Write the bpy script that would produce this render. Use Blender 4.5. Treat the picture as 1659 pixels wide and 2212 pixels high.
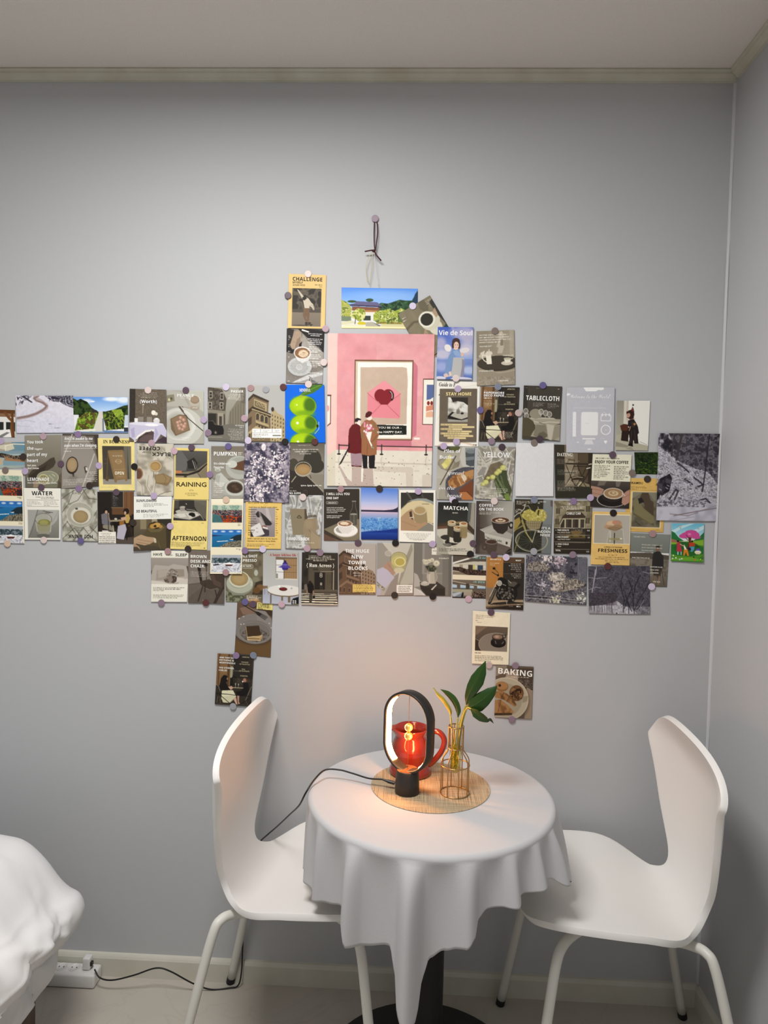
import bpy, bmesh, math, random
import numpy as np
from mathutils import Vector, Matrix

for o in list(bpy.data.objects):
    bpy.data.objects.remove(o)
S = bpy.context.scene
COL = S.collection
PI = math.pi

# ------------------------------------------------------------------ camera, world, lights, exposure
YAW, PITCH, ROLL, FPX = 0.0398656, -0.03530267, -0.0251636, 1499.57
CAM = Vector((0.0, -1.935, 1.43012))
_m = Matrix(((1, 0, 0), (0, 0, -1), (0, 1, 0)))            # camera looking along +y
_m = Matrix.Rotation(YAW, 3, 'Z') @ _m
_m = Matrix.Rotation(PITCH, 3, _m.col[0]) @ _m
_m = Matrix.Rotation(ROLL, 3, -_m.col[2]) @ _m
CM = _m
cd = bpy.data.cameras.new('camera'); cam = bpy.data.objects.new('camera', cd); COL.objects.link(cam)
cam.matrix_world = Matrix.Translation(CAM) @ CM.to_4x4()
cd.sensor_fit = 'VERTICAL'; cd.sensor_height = 36.0; cd.lens = FPX / 2212 * 36.0
cd.clip_start = 0.02
S.camera = cam
S.view_settings.view_transform = 'Standard'; S.view_settings.look = 'None'
S.view_settings.exposure = 0.0; S.view_settings.gamma = 1.0; S.view_settings.use_curve_mapping = False
w = bpy.data.worlds.new('world'); S.world = w; w.use_nodes = True
w.node_tree.nodes['Background'].inputs[0].default_value = (0.9, 0.95, 1.0, 1)
w.node_tree.nodes['Background'].inputs[1].default_value = 0.0
S.cycles.max_bounces = 8; S.cycles.diffuse_bounces = 5; S.cycles.transparent_max_bounces = 12
S.cycles.caustics_reflective = False; S.cycles.caustics_refractive = False


def area(name, loc, rot, sx, sy, power, col):
    l = bpy.data.lights.new(name, 'AREA'); l.shape = 'RECTANGLE'; l.size = sx; l.size_y = sy
    l.energy = power; l.color = col
    o = bpy.data.objects.new(name, l); COL.objects.link(o); o.location = loc; o.rotation_euler = rot
    return o


# the room's own flush ceiling panel, a metre out from the papered wall, above the frame
area('ceiling_panel_and_fill', (-0.42, -1.10, 2.50), (0, 0, 0), 0.62, 0.50, 34.0, (1.0, 0.985, 0.96))
# added weak overhead fill, further back, standing for no known lamp
area('ceiling_panel_and_fill', (-0.9, -2.3, 2.50), (0, 0, 0), 0.6, 0.6, 4.0, (1.0, 0.98, 0.95))


# ------------------------------------------------------------------ helpers
def ray(px, py):
    return CM @ Vector(((px - 829.5) / FPX, -(py - 1106) / FPX, -1.0))


def on_wall(px, py):                       # a point of the flat wall y = 0
    d = ray(px, py); t = -CAM.y / d.y
    p = CAM + d * t
    return (p.x, p.z)


def lin(c):
    c = np.asarray(c, float) / 255.0
    return np.where(c <= 0.04045, c / 12.92, ((c + 0.055) / 1.055) ** 2.4)


def hexc(h):
    return np.array([int(h[i:i + 2], 16) for i in (0, 2, 4)], float)


def alb(h, k=1.0):
    v = np.clip(lin(hexc(h)) * k, 0, 0.95)
    return (v[0], v[1], v[2], 1.0)


def nodes(m):
    m.use_nodes = True
    return m.node_tree, m.node_tree.nodes['Principled BSDF']


def mat(name, col, rough=0.5, spec=0.4, metal=0.0, coat=0.0, noise=None, bump=None):
    """plain painted/plastic surface; noise = (scale, darker hex, amount) for grain; bump = (scale, strength)"""
    m = bpy.data.materials.new(name); nt, b = nodes(m)
    b.inputs['Base Color'].default_value = alb(col) if isinstance(col, str) else tuple(col) + (1.0,)
    b.inputs['Roughness'].default_value = rough
    b.inputs['Specular IOR Level'].default_value = spec
    b.inputs['Metallic'].default_value = metal
    b.inputs['Coat Weight'].default_value = coat
    tc = nt.nodes.new('ShaderNodeTexCoord')
    if noise:
        n = nt.nodes.new('ShaderNodeTexNoise'); n.inputs['Scale'].default_value = noise[0]; n.inputs['Detail'].default_value = 5
        nt.links.new(tc.outputs['Object'], n.inputs['Vector'])
        mx = nt.nodes.new('ShaderNodeMix'); mx.data_type = 'RGBA'
        r = nt.nodes.new('ShaderNodeMapRange'); r.inputs[1].default_value = 0.35; r.inputs[2].default_value = 0.7
        r.inputs[4].default_value = noise[2]
        nt.links.new(n.outputs['Fac'], r.inputs[0]); nt.links.new(r.outputs[0], mx.inputs['Factor'])
        mx.inputs['A'].default_value = b.inputs['Base Color'].default_value
        mx.inputs['B'].default_value = alb(noise[1])
        nt.links.new(mx.outputs['Result'], b.inputs['Base Color'])
    if bump:
        n = nt.nodes.new('ShaderNodeTexNoise'); n.inputs['Scale'].default_value = bump[0]; n.inputs['Detail'].default_value = 4
        nt.links.new(tc.outputs['Object'], n.inputs['Vector'])
        bp = nt.nodes.new('ShaderNodeBump'); bp.inputs['Strength'].default_value = bump[1]; bp.inputs['Distance'].default_value = 0.002
        nt.links.new(n.outputs['Fac'], bp.inputs['Height']); nt.links.new(bp.outputs['Normal'], b.inputs['Normal'])
    return m


def link(name, me, m=None, parent=None, smooth=False):
    o = bpy.data.objects.new(name, me); COL.objects.link(o)
    if m is not None:
        me.materials.append(m)
    if smooth:
        me.polygons.foreach_set('use_smooth', [True] * len(me.polygons))
    if parent is not None:
        o.parent = parent
    return o


def obj(name, bm, m, parent=None, smooth=False):
    me = bpy.data.meshes.new(name); bm.normal_update(); bm.to_mesh(me); bm.free()
    return link(name, me, m, parent, smooth)


def mesh_obj(name, verts, faces, m, parent=None, smooth=True):
    me = bpy.data.meshes.new(name); me.from_pydata([tuple(v) for v in verts], [], faces); me.update()
    return link(name, me, m, parent, smooth)


def tag(o, label, cat, group=None):
    o['label'] = label; o['category'] = cat
    if group:
        o['group'] = group
    return o


def thing(name, label, cat, loc, rz=0.0, group=None):
    o = bpy.data.objects.new(name, None); COL.objects.link(o); o.empty_display_size = 0.05
    o.location = loc; o.rotation_euler = (0, 0, rz)
    return tag(o, label, cat, group)


def struct(name, bm, m, smooth=False):
    o = obj(name, bm, m, None, smooth); o['kind'] = 'structure'
    return o


def box(bm, x0, y0, z0, x1, y1, z1, bev=0.0, seg=2):
    r = bmesh.ops.create_cube(bm, size=1.0)
    bmesh.ops.transform(bm, matrix=Matrix.Translation(((x0 + x1) / 2, (y0 + y1) / 2, (z0 + z1) / 2)) @
                        Matrix.Diagonal((abs(x1 - x0), abs(y1 - y0), abs(z1 - z0), 1)), verts=r['verts'])
    if bev:
        es = list({e for v in r['verts'] for e in v.link_edges})
        bmesh.ops.bevel(bm, geom=es, offset=bev, segments=seg, affect='EDGES', profile=0.5)
    return bm


def catmull(pts, n):
    """n samples per span through the points"""
    P = [Vector(p) for p in pts]; P = [2 * P[0] - P[1]] + P + [2 * P[-1] - P[-2]]
    out = []
    for i in range(1, len(P) - 2):
        a, b, c, d = P[i - 1:i + 3]
        for j in range(n):
            u = j / n
            out.append(0.5 * (2 * b + (c - a) * u + (2 * a - 5 * b + 4 * c - d) * u * u + (3 * b - a - 3 * c + d) * u ** 3))
    out.append(P[-2]); return out


def tube(bm, pts, r, seg=10, closed=False, caps=True):
    """a round tube along points; r is a number or one per point"""
    P = [Vector(p) for p in pts]; n = len(P)
    R = [r] * n if not isinstance(r, (list, tuple)) else r
    up = None; rings = []
    for i in range(n):
        if closed:
            t = (P[(i + 1) % n] - P[i - 1]).normalized()
        else:
            t = (P[min(i + 1, n - 1)] - P[max(i - 1, 0)]).normalized()
        if up is None:
            up = t.orthogonal().normalized()
        up = (up - t * up.dot(t)).normalized()
        s = t.cross(up)
        rings.append([bm.verts.new(P[i] + (up * math.cos(2 * PI * k / seg) + s * math.sin(2 * PI * k / seg)) * R[i]) for k in range(seg)])
    for i in range(n if closed else n - 1):
        a, b = rings[i], rings[(i + 1) % n]
        off = 0
        if closed and i == n - 1:
            off = min(range(seg), key=lambda q: (b[q].co - a[0].co).length)
        for k in range(seg):
            bm.faces.new((a[k], a[(k + 1) % seg], b[(k + 1 + off) % seg], b[(k + off) % seg]))
    if caps and not closed:
        bm.faces.new(rings[0][::-1]); bm.faces.new(rings[-1])
    return bm


def lathe(bm, prof, seg=48, c=(0, 0), cap0=True, cap1=True):
    """prof = [(r, z)...] turned about the vertical through c"""
    rings = []
    for r, z in prof:
        rings.append([bm.verts.new((c[0] + r * math.cos(2 * PI * k / seg), c[1] + r * math.sin(2 * PI * k / seg), z)) for k in range(seg)])
    for a, b in zip(rings, rings[1:]):
        for k in range(seg):
            bm.faces.new((a[k], a[(k + 1) % seg], b[(k + 1) % seg], b[k]))
    if cap0:
        bm.faces.new(rings[0][::-1])
    if cap1:
        bm.faces.new(rings[-1])
    return bm
# ------------------------------------------------------------------ the room
XR, ZC = 0.837, 2.5614                     # right-hand wall and ceiling
XL, YB = -2.3, -3.1


def wallpaper(name):
    m = bpy.data.materials.new(name); nt, b = nodes(m)
    tc = nt.nodes.new('ShaderNodeTexCoord')
    n = nt.nodes.new('ShaderNodeTexNoise'); n.inputs['Scale'].default_value = 700; n.inputs['Detail'].default_value = 3
    n2 = nt.nodes.new('ShaderNodeTexNoise'); n2.inputs['Scale'].default_value = 2.5; n2.inputs['Detail'].default_value = 2
    nt.links.new(tc.outputs['Object'], n.inputs['Vector']); nt.links.new(tc.outputs['Object'], n2.inputs['Vector'])
    mx = nt.nodes.new('ShaderNodeMix'); mx.data_type = 'RGBA'
    mx.inputs['A'].default_value = (0.475, 0.492, 0.515, 1); mx.inputs['B'].default_value = (0.545, 0.562, 0.585, 1)
    nt.links.new(n.outputs['Fac'], mx.inputs['Factor'])
    mx2 = nt.nodes.new('ShaderNodeMix'); mx2.data_type = 'RGBA'; mx2.inputs['Factor'].default_value = 0.25
    mx2.inputs['B'].default_value = (0.52, 0.525, 0.535, 1)
    nt.links.new(mx.outputs['Result'], mx2.inputs['A']); nt.links.new(n2.outputs['Fac'], mx2.inputs['Factor'])
    nt.links.new(mx2.outputs['Result'], b.inputs['Base Color'])
    bp = nt.nodes.new('ShaderNodeBump'); bp.inputs['Strength'].default_value = 0.35; bp.inputs['Distance'].default_value = 0.0006
    nt.links.new(n.outputs['Fac'], bp.inputs['Height']); nt.links.new(bp.outputs['Normal'], b.inputs['Normal'])
    b.inputs['Roughness'].default_value = 0.55; b.inputs['Specular IOR Level'].default_value = 0.35
    return m


M_wall = wallpaper('grey_wallpaper')
M_ceil = mat('ceiling_paper', (0.84, 0.80, 0.75), 0.8, 0.2, noise=(500, 'dcd6cc', 0.5), bump=(600, 0.2))
M_trim = mat('cream_moulding', (0.62, 0.60, 0.51), 0.45, 0.4, noise=(9, 'a9a288', 0.5))
M_base = mat('cream_baseboard', (0.66, 0.645, 0.57), 0.45, 0.4, noise=(6, 'b2ac98', 0.4))


def floor_mat():
    m = bpy.data.materials.new('vinyl_floor'); nt, b = nodes(m)
    tc = nt.nodes.new('ShaderNodeTexCoord')
    n = nt.nodes.new('ShaderNodeTexNoise'); n.inputs['Scale'].default_value = 7; n.inputs['Detail'].default_value = 8; n.inputs['Roughness'].default_value = 0.7
    nt.links.new(tc.outputs['Object'], n.inputs['Vector'])
    v = nt.nodes.new('ShaderNodeTexNoise'); v.inputs['Scale'].default_value = 2.2; v.inputs['Detail'].default_value = 3; v.inputs['Distortion'].default_value = 2.5
    nt.links.new(tc.outputs['Object'], v.inputs['Vector'])
    rp = nt.nodes.new('ShaderNodeValToRGB')                       # thin marble veins of the vinyl print
    rp.color_ramp.elements[0].position = 0.485; rp.color_ramp.elements[0].color = (0, 0, 0, 1)
    rp.color_ramp.elements[1].position = 0.5; rp.color_ramp.elements[1].color = (1, 1, 1, 1)
    e = rp.color_ramp.elements.new(0.515); e.color = (0, 0, 0, 1)
    nt.links.new(v.outputs['Fac'], rp.inputs['Fac'])
    mx = nt.nodes.new('ShaderNodeMix'); mx.data_type = 'RGBA'
    mx.inputs['A'].default_value = (0.56, 0.52, 0.46, 1); mx.inputs['B'].default_value = (0.48, 0.445, 0.39, 1)
    nt.links.new(n.outputs['Fac'], mx.inputs['Factor'])
    mx2 = nt.nodes.new('ShaderNodeMix'); mx2.data_type = 'RGBA'; mx2.inputs['B'].default_value = (0.42, 0.385, 0.335, 1)
    mu = nt.nodes.new('ShaderNodeMath'); mu.operation = 'MULTIPLY'; mu.inputs[1].default_value = 0.35
    nt.links.new(rp.outputs['Color'], mu.inputs[0]); nt.links.new(mu.outputs[0], mx2.inputs['Factor'])
    nt.links.new(mx.outputs['Result'], mx2.inputs['A']); nt.links.new(mx2.outputs['Result'], b.inputs['Base Color'])
    b.inputs['Roughness'].default_value = 0.38; b.inputs['Specular IOR Level'].default_value = 0.4
    return m


T = 0.06
struct('floor', box(bmesh.new(), XL - T, YB - T, -T, XR + T, T, 0), floor_mat())
struct('ceiling', box(bmesh.new(), XL - T, YB - T, ZC, XR + T, T, ZC + T), M_ceil)
struct('wall_back', box(bmesh.new(), XL - T, 0, 0, XR + T, T, ZC), M_wall)
struct('wall_right', box(bmesh.new(), XR, YB, 0, XR + T, 0, ZC), M_wall)
struct('wall_left', box(bmesh.new(), XL - T, YB, 0, XL, 0, ZC), M_wall)
struct('wall_front', box(bmesh.new(), XL - T, YB - T, 0, XR + T, YB, ZC), M_wall)


def extrude_profile(prof, a, b, along, flip=False):
    """prof in (depth from wall, z); run from a to b along x on the back wall or along y on the right wall"""
    bm = bmesh.new(); R = []
    for t in (a, b):
        R.append([bm.verts.new((t, -d, z) if along == 'x' else (XR - d, t, z)) for d, z in prof])
    n = len(prof)
    for k in range(n):
        bm.faces.new((R[0][k], R[0][(k + 1) % n], R[1][(k + 1) % n], R[1][k]))
    bm.faces.new(R[0][::-1]); bm.faces.new(R[1])
    bmesh.ops.recalc_face_normals(bm, faces=bm.faces)
    return bm


cp = [(0, ZC), (0.024, ZC), (0.026, ZC - 0.004), (0.021, ZC - 0.008), (0.020, ZC - 0.013), (0.012, ZC - 0.019), (0.009, ZC - 0.025), (0, ZC - 0.026)]
struct('trim_1', extrude_profile(cp, XL, XR, 'x'), M_trim)
struct('trim_2', extrude_profile(cp, YB, -0.024, 'y'), M_trim)
bp_ = [(0, 0), (0.012, 0), (0.012, 0.052), (0.009, 0.058), (0.006, 0.062), (0, 0.064)]
struct('baseboard_back', extrude_profile(bp_, XL, XR, 'x'), M_base)
struct('baseboard_right', extrude_profile(bp_, YB, -0.012, 'y'), M_base)
bm = bmesh.new()
prof = [(0.006 * math.cos(a), 0.006 * math.sin(a)) for a in [i * PI / 8 for i in range(5)]]
R0 = [[bm.verts.new((XR - dx, -dy, z)) for dx, dy in prof] for z in [0.064 + i * (ZC - 0.09) / 30 for i in range(31)]]
random.seed(4)
for ring in R0:
    j = random.uniform(-0.0012, 0.0015)
    for v in ring:
        v.co.x -= max(0, j); v.co.y -= max(0, j)
for a, b in zip(R0, R0[1:]):
    for k in range(4):
        bm.faces.new((a[k], a[k + 1], b[k + 1], b[k]))
struct('trim_3', bm, mat('silicone_bead', (0.60, 0.61, 0.63), 0.4, 0.4), True)
# ------------------------------------------------------------------ two moulded chairs
M_shell = mat('white_shell', (0.84, 0.825, 0.80), 0.42, 0.4, bump=(900, 0.05))
M_leg = mat('white_powder_coat', (0.70, 0.69, 0.64), 0.4, 0.45)
M_rub = mat('black_rubber', (0.02, 0.02, 0.02), 0.6, 0.3)
CX = [0.236, 0.1828, 0.0048, -0.1428, -0.2099, -0.2171, -0.1560]
CZ = [0.4689, 0.4778, 0.4589, 0.4382, 0.5282, 0.7674, 0.8783]
CW = [0.108, 0.1815, 0.2196, 0.2174, 0.1423, 0.1164, 0.1807, 0.2319, 0.2319]
CC = [0.002, 0.0134, 0.0247, 0.0306, 0.0644, 0.0506, 0.0]


def spl(t, k):
    n = len(k); kk = [2 * k[0] - k[1]] + list(k) + [2 * k[-1] - k[-2]]
    x = t * (n - 1); i = min(int(x), n - 2); u = x - i
    a, b, c, d = kk[i:i + 4]
    return .5 * (2 * b + (c - a) * u + (2 * a - 5 * b + 4 * c - d) * u * u + (3 * b - a - 3 * c + d) * u ** 3)


def shell_mesh():
    ts = [1 - (1 - i / 74) ** 1.6 for i in range(75)]; NV = 28
    V = []; F = []
    for t in ts:
        x, z, c = spl(t, CX), spl(t, CZ), spl(t, CC)
        w = spl(t, CW) if t <= .875 else .2319 * math.sqrt(max(1 - ((t - .875) / .125) ** 2, 0)) * (1 - .0592 * (t - .875) * (1 - t) * 100)
        if t < 0.06:
            w *= 0.86 + 0.14 * math.sqrt(1 - (1 - t / 0.06) ** 2)
        w = max(w, .004)
        e = 1e-3; dx, dz = spl(min(t + e, 1), CX) - spl(max(t - e, 0), CX), spl(min(t + e, 1), CZ) - spl(max(t - e, 0), CZ)
        l = math.hypot(dx, dz); nx, nz = dz / l, -dx / l
        for j in range(NV + 1):
            v = math.sin((j / NV - .5) * PI) * .55 + (j / NV * 2 - 1) * .45
            y = v * w; g = c * (y / .2) ** 2
            V.append((x + g * nx, y, z + g * nz))
    for i in range(len(ts) - 1):
        for j in range(NV):
            a = i * (NV + 1) + j
            F.append((a, a + 1, a + NV + 2, a + NV + 1))
    return V, F


def make_chair(label):
    t = thing('side_chair', label, 'chair', (0, 0, 0), 0, 'white moulded chairs at the round table')
    V, F = shell_mesh()
    s = mesh_obj('seat_shell', V, F, M_shell, t)
    so = s.modifiers.new('thick', 'SOLIDIFY'); so.thickness = 0.014; so.offset = 1.0
    bv = s.modifiers.new('round', 'BEVEL'); bv.width = 0.0035; bv.segments = 2; bv.limit_method = 'ANGLE'; bv.angle_limit = 1.0
    pl = obj('mounting_plate', lathe(bmesh.new(), [(0.085, .404), (0.09, .408), (0.09, .420), (0.08, .426)], 28, (-0.005, 0)), M_leg, t, False)
    for sy in (-1, 1):
        for kind in ('f', 'r'):
            if kind == 'f':
                p = [(.02, .04, .418), (.075, .085, .432), (.118, .125, .438), (.150, .158, .430), (.168, .178, .396), (.190, .198, .26), (.229, .225, .014)]
            else:
                p = [(-.03, .04, .412), (-.10, .085, .414), (-.140, .118, .424), (-.163, .150, .428), (-.177, .168, .400), (-.208, .190, .26), (-.262, .219, .014)]
            p = [(x, y * sy, z) for x, y, z in p]
            lg = obj('leg', tube(bmesh.new(), catmull(p, 7), 0.0112, 14), M_leg, t, True)
            d = (Vector(p[-1]) - Vector(p[-2])).normalized(); e = Vector(p[-1])
            f = obj('rubber_foot', tube(bmesh.new(), [e - d * .004, e + d * .0125], 0.0122, 14), M_rub, lg, False)
    return t


def copy_tree(o, parent=None):
    c = o.copy(); COL.objects.link(c)
    if parent is not None:
        c.parent = parent
    for ch in list(o.children):
        copy_tree(ch, c)
    return c


chair = make_chair('white moulded chair with its seat under the left edge of the cloth, lamp cable behind')
chair.location = (-.2376, -.2517, 0); chair.rotation_euler = (0, 0, -.0807)
chair2 = copy_tree(chair)
chair2['label'] = 'white moulded chair beside the corner of the room, casting a shadow on the side wall'
chair2.location = (.5098, -.2681, 0); chair2.rotation_euler = (0, 0, 3.1276)

# ------------------------------------------------------------------ round pedestal table and its cloth
TC = (.063, -.31); TR = .287; TH = .71
M_black = mat('black_iron', (0.012, 0.012, 0.013), 0.45, 0.4)
tab = thing('pedestal_table', 'small round pedestal table with black column under the white cloth', 'table', (TC[0], TC[1], 0))
obj('base_plate', lathe(bmesh.new(), [(.256, 0), (.256, .006), (.25, .011), (.12, .026), (.06, .04)], 64), M_black, tab, True)
obj('column', lathe(bmesh.new(), [(.06, .03), (.046, .045), (.0425, .06), (.0425, .655), (.06, .66)], 40), M_black, tab, True)
obj('tabletop', lathe(bmesh.new(), [(.06, .655), (.275, .672), (.281, .678), (.281, .700), (.275, .706)], 80), mat('table_board', (0.7, 0.68, 0.64), .5), tab)


def cloth():
    N = 448
    def folds(a):                                   # crests of the hanging cloth, degrees round the table
        cr = [(-174, 7, .7), (-160, 5.5, .8), (-146, 6, .9), (-124, 5.5, 1.25), (-99, 5.5, 1.5), (-77, 6, 1.1), (-58, 5, 1.1), (-43, 4.5, 1.0), (-28, 5, 1.15), (-9, 6, .9),
              (11, 7, .9), (33, 6, 1), (55, 7, .9), (80, 6, 1.3), (103, 7, .9), (126, 6, 1), (148, 7, .9), (168, 6, .8)]
        v = 0
        for c, s, h in cr:
            d = (a - c + 180) % 360 - 180
            v += h * math.exp(-(d / s) ** 2)
        return v
    hem = [(-180, .18), (-160, .17), (-149, .175), (-140, .165), (-129, .150), (-125.5, .165), (-123, .205), (-117, .205), (-107, .192), (-104, .235), (-101.5, .300), (-98.5, .327), (-95.5, .312), (-93.5, .235),
           (-91, .203), (-85, .186), (-78, .168), (-75, .150), (-73, .122), (-68, .110), (-58, .106), (-54, .095), (-47, .100), (-40, .090), (-34, .098), (-29, .118), (-22, .135), (-12, .16), (-6, .18), (0, .18), (8, .16), (20, .13), (40, .10), (60, .12), (74, .2), (81, .32), (88, .24), (100, .17), (120, .12), (140, .12), (160, .16), (180, .18)]
    def drop(a):
        for (a0, d0), (a1, d1) in zip(hem, hem[1:]):
            if a0 <= a <= a1:
                u = (a - a0) / (a1 - a0); u = u * u * (3 - 2 * u)
                return d0 + (d1 - d0) * u
        return .2
    V = [(0, 0, TH)]; F = []
    rings = [.04, .09, .15, .20, .24, .265, .278]
    nr = 0
    M = 40
    cols = []
    for i in range(N):
        a = -180 + 360 * i / N; ar = math.radians(a); f = folds(a); D = drop(a); col = []
        for r in rings:
            wob = 0
            col.append((r, TH + wob))
        for j in range(M + 1):
            u = j / M
            if u < .20:                               # the rolled edge of the tabletop
                q = u / .20 * PI / 2
                rr, zz = .278 + .0105 * math.sin(q), TH - .0105 * (1 - math.cos(q))
            else:
                h = (u - .20) / .80; d = h * max(D - .0105, .02)
                am = .048 * (1 - math.exp(-d / .04)) * (.35 if 35 < a < 145 else 1); fl = math.exp(-((a + 28) / 34) ** 2)
                rr = .2885 + ((.0 if 35 < a < 145 else .03) + .20 * fl) * d + am * (f - .62) * (0.9 if f > .62 else .42)
                rr = max(rr, .279 - 0.06 * d)
                zz = TH - .0105 - d
            col.append((rr, zz))
        cols.append([(TC[0] + r * math.cos(ar), TC[1] + r * math.sin(ar), z) for r, z in col])
    K = len(cols[0])
    V = [(TC[0], TC[1], TH)] + [p for c in cols for p in c]
    for i in range(N):
        n = (i + 1) % N
        F.append((0, 1 + i * K, 1 + n * K))
        for j in range(K - 1):
            F.append((1 + i * K + j, 1 + i * K + j + 1, 1 + n * K + j + 1, 1 + n * K + j))
    return V, F


M_cloth = mat('white_cloth', (0.545, 0.545, 0.56), 0.75, 0.25, bump=(260, 0.12))
V, F = cloth()
cl = mesh_obj('tablecloth', V, F, M_cloth)
so = cl.modifiers.new('thick', 'SOLIDIFY'); so.thickness = 0.0012; so.offset = 1.0
tag(cl, 'white square cloth draped over the round table, one corner hanging low in front', 'tablecloth')
# ------------------------------------------------------------------ on the table
ZT = TH + .0016


def weave():
    m = bpy.data.materials.new('woven_straw'); nt, b = nodes(m)
    tc = nt.nodes.new('ShaderNodeTexCoord')
    outs = []
    for sc in ((9, 900, 1), (900, 9, 1)):
        mp = nt.nodes.new('ShaderNodeMapping'); mp.inputs['Scale'].default_value = sc
        n = nt.nodes.new('ShaderNodeTexNoise'); n.inputs['Scale'].default_value = 1.0; n.inputs['Detail'].default_value = 2
        nt.links.new(tc.outputs['Object'], mp.inputs['Vector']); nt.links.new(mp.outputs['Vector'], n.inputs['Vector']); outs.append(n.outputs['Fac'])
    ad = nt.nodes.new('ShaderNodeMath'); ad.operation = 'ADD'
    nt.links.new(outs[0], ad.inputs[0]); nt.links.new(outs[1], ad.inputs[1])
    rp = nt.nodes.new('ShaderNodeValToRGB')
    rp.color_ramp.elements[0].position = 0.78; rp.color_ramp.elements[0].color = (0.13, 0.085, 0.045, 1)
    rp.color_ramp.elements[1].position = 1.12; rp.color_ramp.elements[1].color = (0.52, 0.40, 0.25, 1)
    hf = nt.nodes.new('ShaderNodeMath'); hf.operation = 'MULTIPLY'; hf.inputs[1].default_value = 1.0
    nt.links.new(ad.outputs[0], hf.inputs[0]); nt.links.new(hf.outputs[0], rp.inputs['Fac'])
    nt.links.new(rp.outputs['Color'], b.inputs['Base Color'])
    bp = nt.nodes.new('ShaderNodeBump'); bp.inputs['Strength'].default_value = 0.5; bp.inputs['Distance'].default_value = 0.0008
    nt.links.new(ad.outputs[0], bp.inputs['Height']); nt.links.new(bp.outputs['Normal'], b.inputs['Normal'])
    b.inputs['Roughness'].default_value = 0.6
    return m


bm = lathe(bmesh.new(), [(.143, 0), (.1436, .0008), (.143, .0016)], 96)
o = obj('placemat', bm, weave()); o.location = (.0627, -.276, ZT)
tag(o, 'round woven straw placemat in the middle of the white cloth', 'placemat')
ZM = ZT + .0018

# balance lamp -------------------------------------------------------------
LX, LY = .0065, -.320
M_lamp = mat('matt_black_plastic', (0.022, 0.020, 0.019), 0.42, 0.4)
lamp = thing('balance_lamp', 'black oval ring lamp with glowing inner strip on the straw placemat', 'lamp', (LX, LY, ZM), math.radians(-34))
obj('base', lathe(bmesh.new(), [(.0275, 0), (.0290, .002), (.0285, .02), (.0262, .0535), (.0250, .055)], 48), M_lamp, lamp, True)
obj('base_top', lathe(bmesh.new(), [(.0250, .0548), (.0246, .0556), (.002, .0556)], 48), mat('walnut_disc', (0.20, 0.075, 0.03), .4, .4, noise=(60, '3a1c0c', .6)), lamp)
RW, RH, RT, RD = .0635, .0955, .0058, .0150      # half width, half height, band thickness, half depth


def stadium(hw, hh, n=64):
    out = []
    for k in range(n):
        a = 2 * PI * k / n
        out.append((hw * math.cos(a), (hh - hw) * (1 if math.sin(a) > 1e-9 else -1 if math.sin(a) < -1e-9 else 0) * 1.0 + hw * math.sin(a)))
    # straight sides
    res = []
    for k in range(n):
        p, q = out[k], out[(k + 1) % n]
        res.append(p)
        d = math.hypot(q[0] - p[0], q[1] - p[1])
        if d > .012:
            m_ = int(d / .008)
            res += [(p[0] + (q[0] - p[0]) * i / m_, p[1] + (q[1] - p[1]) * i / m_) for i in range(1, m_)]
    return res


zc = .049 + RH + .0005


def band(hw, hh, th, half, cut=None):
    """a flat band bent to a stadium in the x-z plane, half = half depth along y"""
    bm = bmesh.new(); A = stadium(hw, hh); B = [(x * (hw - th) / hw, z * (hh - th) / hh) for x, z in A]
    n = len(A); R = []
    for i in range(n):
        a, b = A[i], B[i]; e = th * .22
        ux, uz = (a[0] - b[0]) / th, (a[1] - b[1]) / th
        loop = [(a[0], -half + e, a[1]), (a[0], half - e, a[1]), (a[0] - ux * e, half, a[1] - uz * e), (b[0] + ux * e, half, b[1] + uz * e), (b[0], half - e, b[1]), (b[0], -half + e, b[1]), (b[0] + ux * e, -half, b[1] + uz * e), (a[0] - ux * e, -half, a[1] - uz * e)]
        R.append([bm.verts.new((x, y, z + zc)) for x, y, z in loop])
    rng = range(n)
    for i in rng:
        for k in range(8):
            bm.faces.new((R[i][k], R[(i + 1) % n][k], R[(i + 1) % n][(k + 1) % 8], R[i][(k + 1) % 8]))
    bmesh.ops.recalc_face_normals(bm, faces=bm.faces)
    return bm


ring = obj('ring', band(RW, RH, RT, RD), M_lamp, lamp, True)
me_ = bpy.data.materials.new('led_diffuser'); nt, b = nodes(me_)
b.inputs['Base Color'].default_value = (0.9, 0.8, 0.65, 1)
b.inputs['Emission Color'].default_value = (1.0, 0.40, 0.11, 1); b.inputs['Emission Strength'].default_value = 72.0
bm = bmesh.new(); A = stadium(RW - RT - .0006, RH - RT - .0006); R = []
A = sorted(A, key=lambda p: (math.degrees(math.atan2(p[1], p[0])) + 90) % 360)
for x, z in A:
    a = (math.degrees(math.atan2(z, x)) + 90) % 360
    if 22 < a < 152 or 208 < a < 338:
        R.append((x, z, a))
rows = [[bm.verts.new((x * k_, yy, z * k_ + zc)) for x, z, _ in R] for yy, k_ in ((-.0105, 1), (-.008, .975), (.008, .975), (.0105, 1))]
for a, b_ in zip(rows, rows[1:]):
    for i in range(len(R) - 1):
        if R[i + 1][2] - R[i][2] < 30:
            bm.faces.new((a[i], a[i + 1], b_[i + 1], b_[i]))
bmesh.ops.recalc_face_normals(bm, faces=bm.faces)
o = obj('light_strip', bm, me_, lamp, True); o['label'] = 'glowing warm white strip inside the ring'
M_gold = mat('polished_gold_wood', (0.85, 0.55, 0.18), 0.22, 0.6, metal=0.75)
M_cord = mat('dark_cord', (0.05, 0.03, 0.025), .7, .2)
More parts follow.
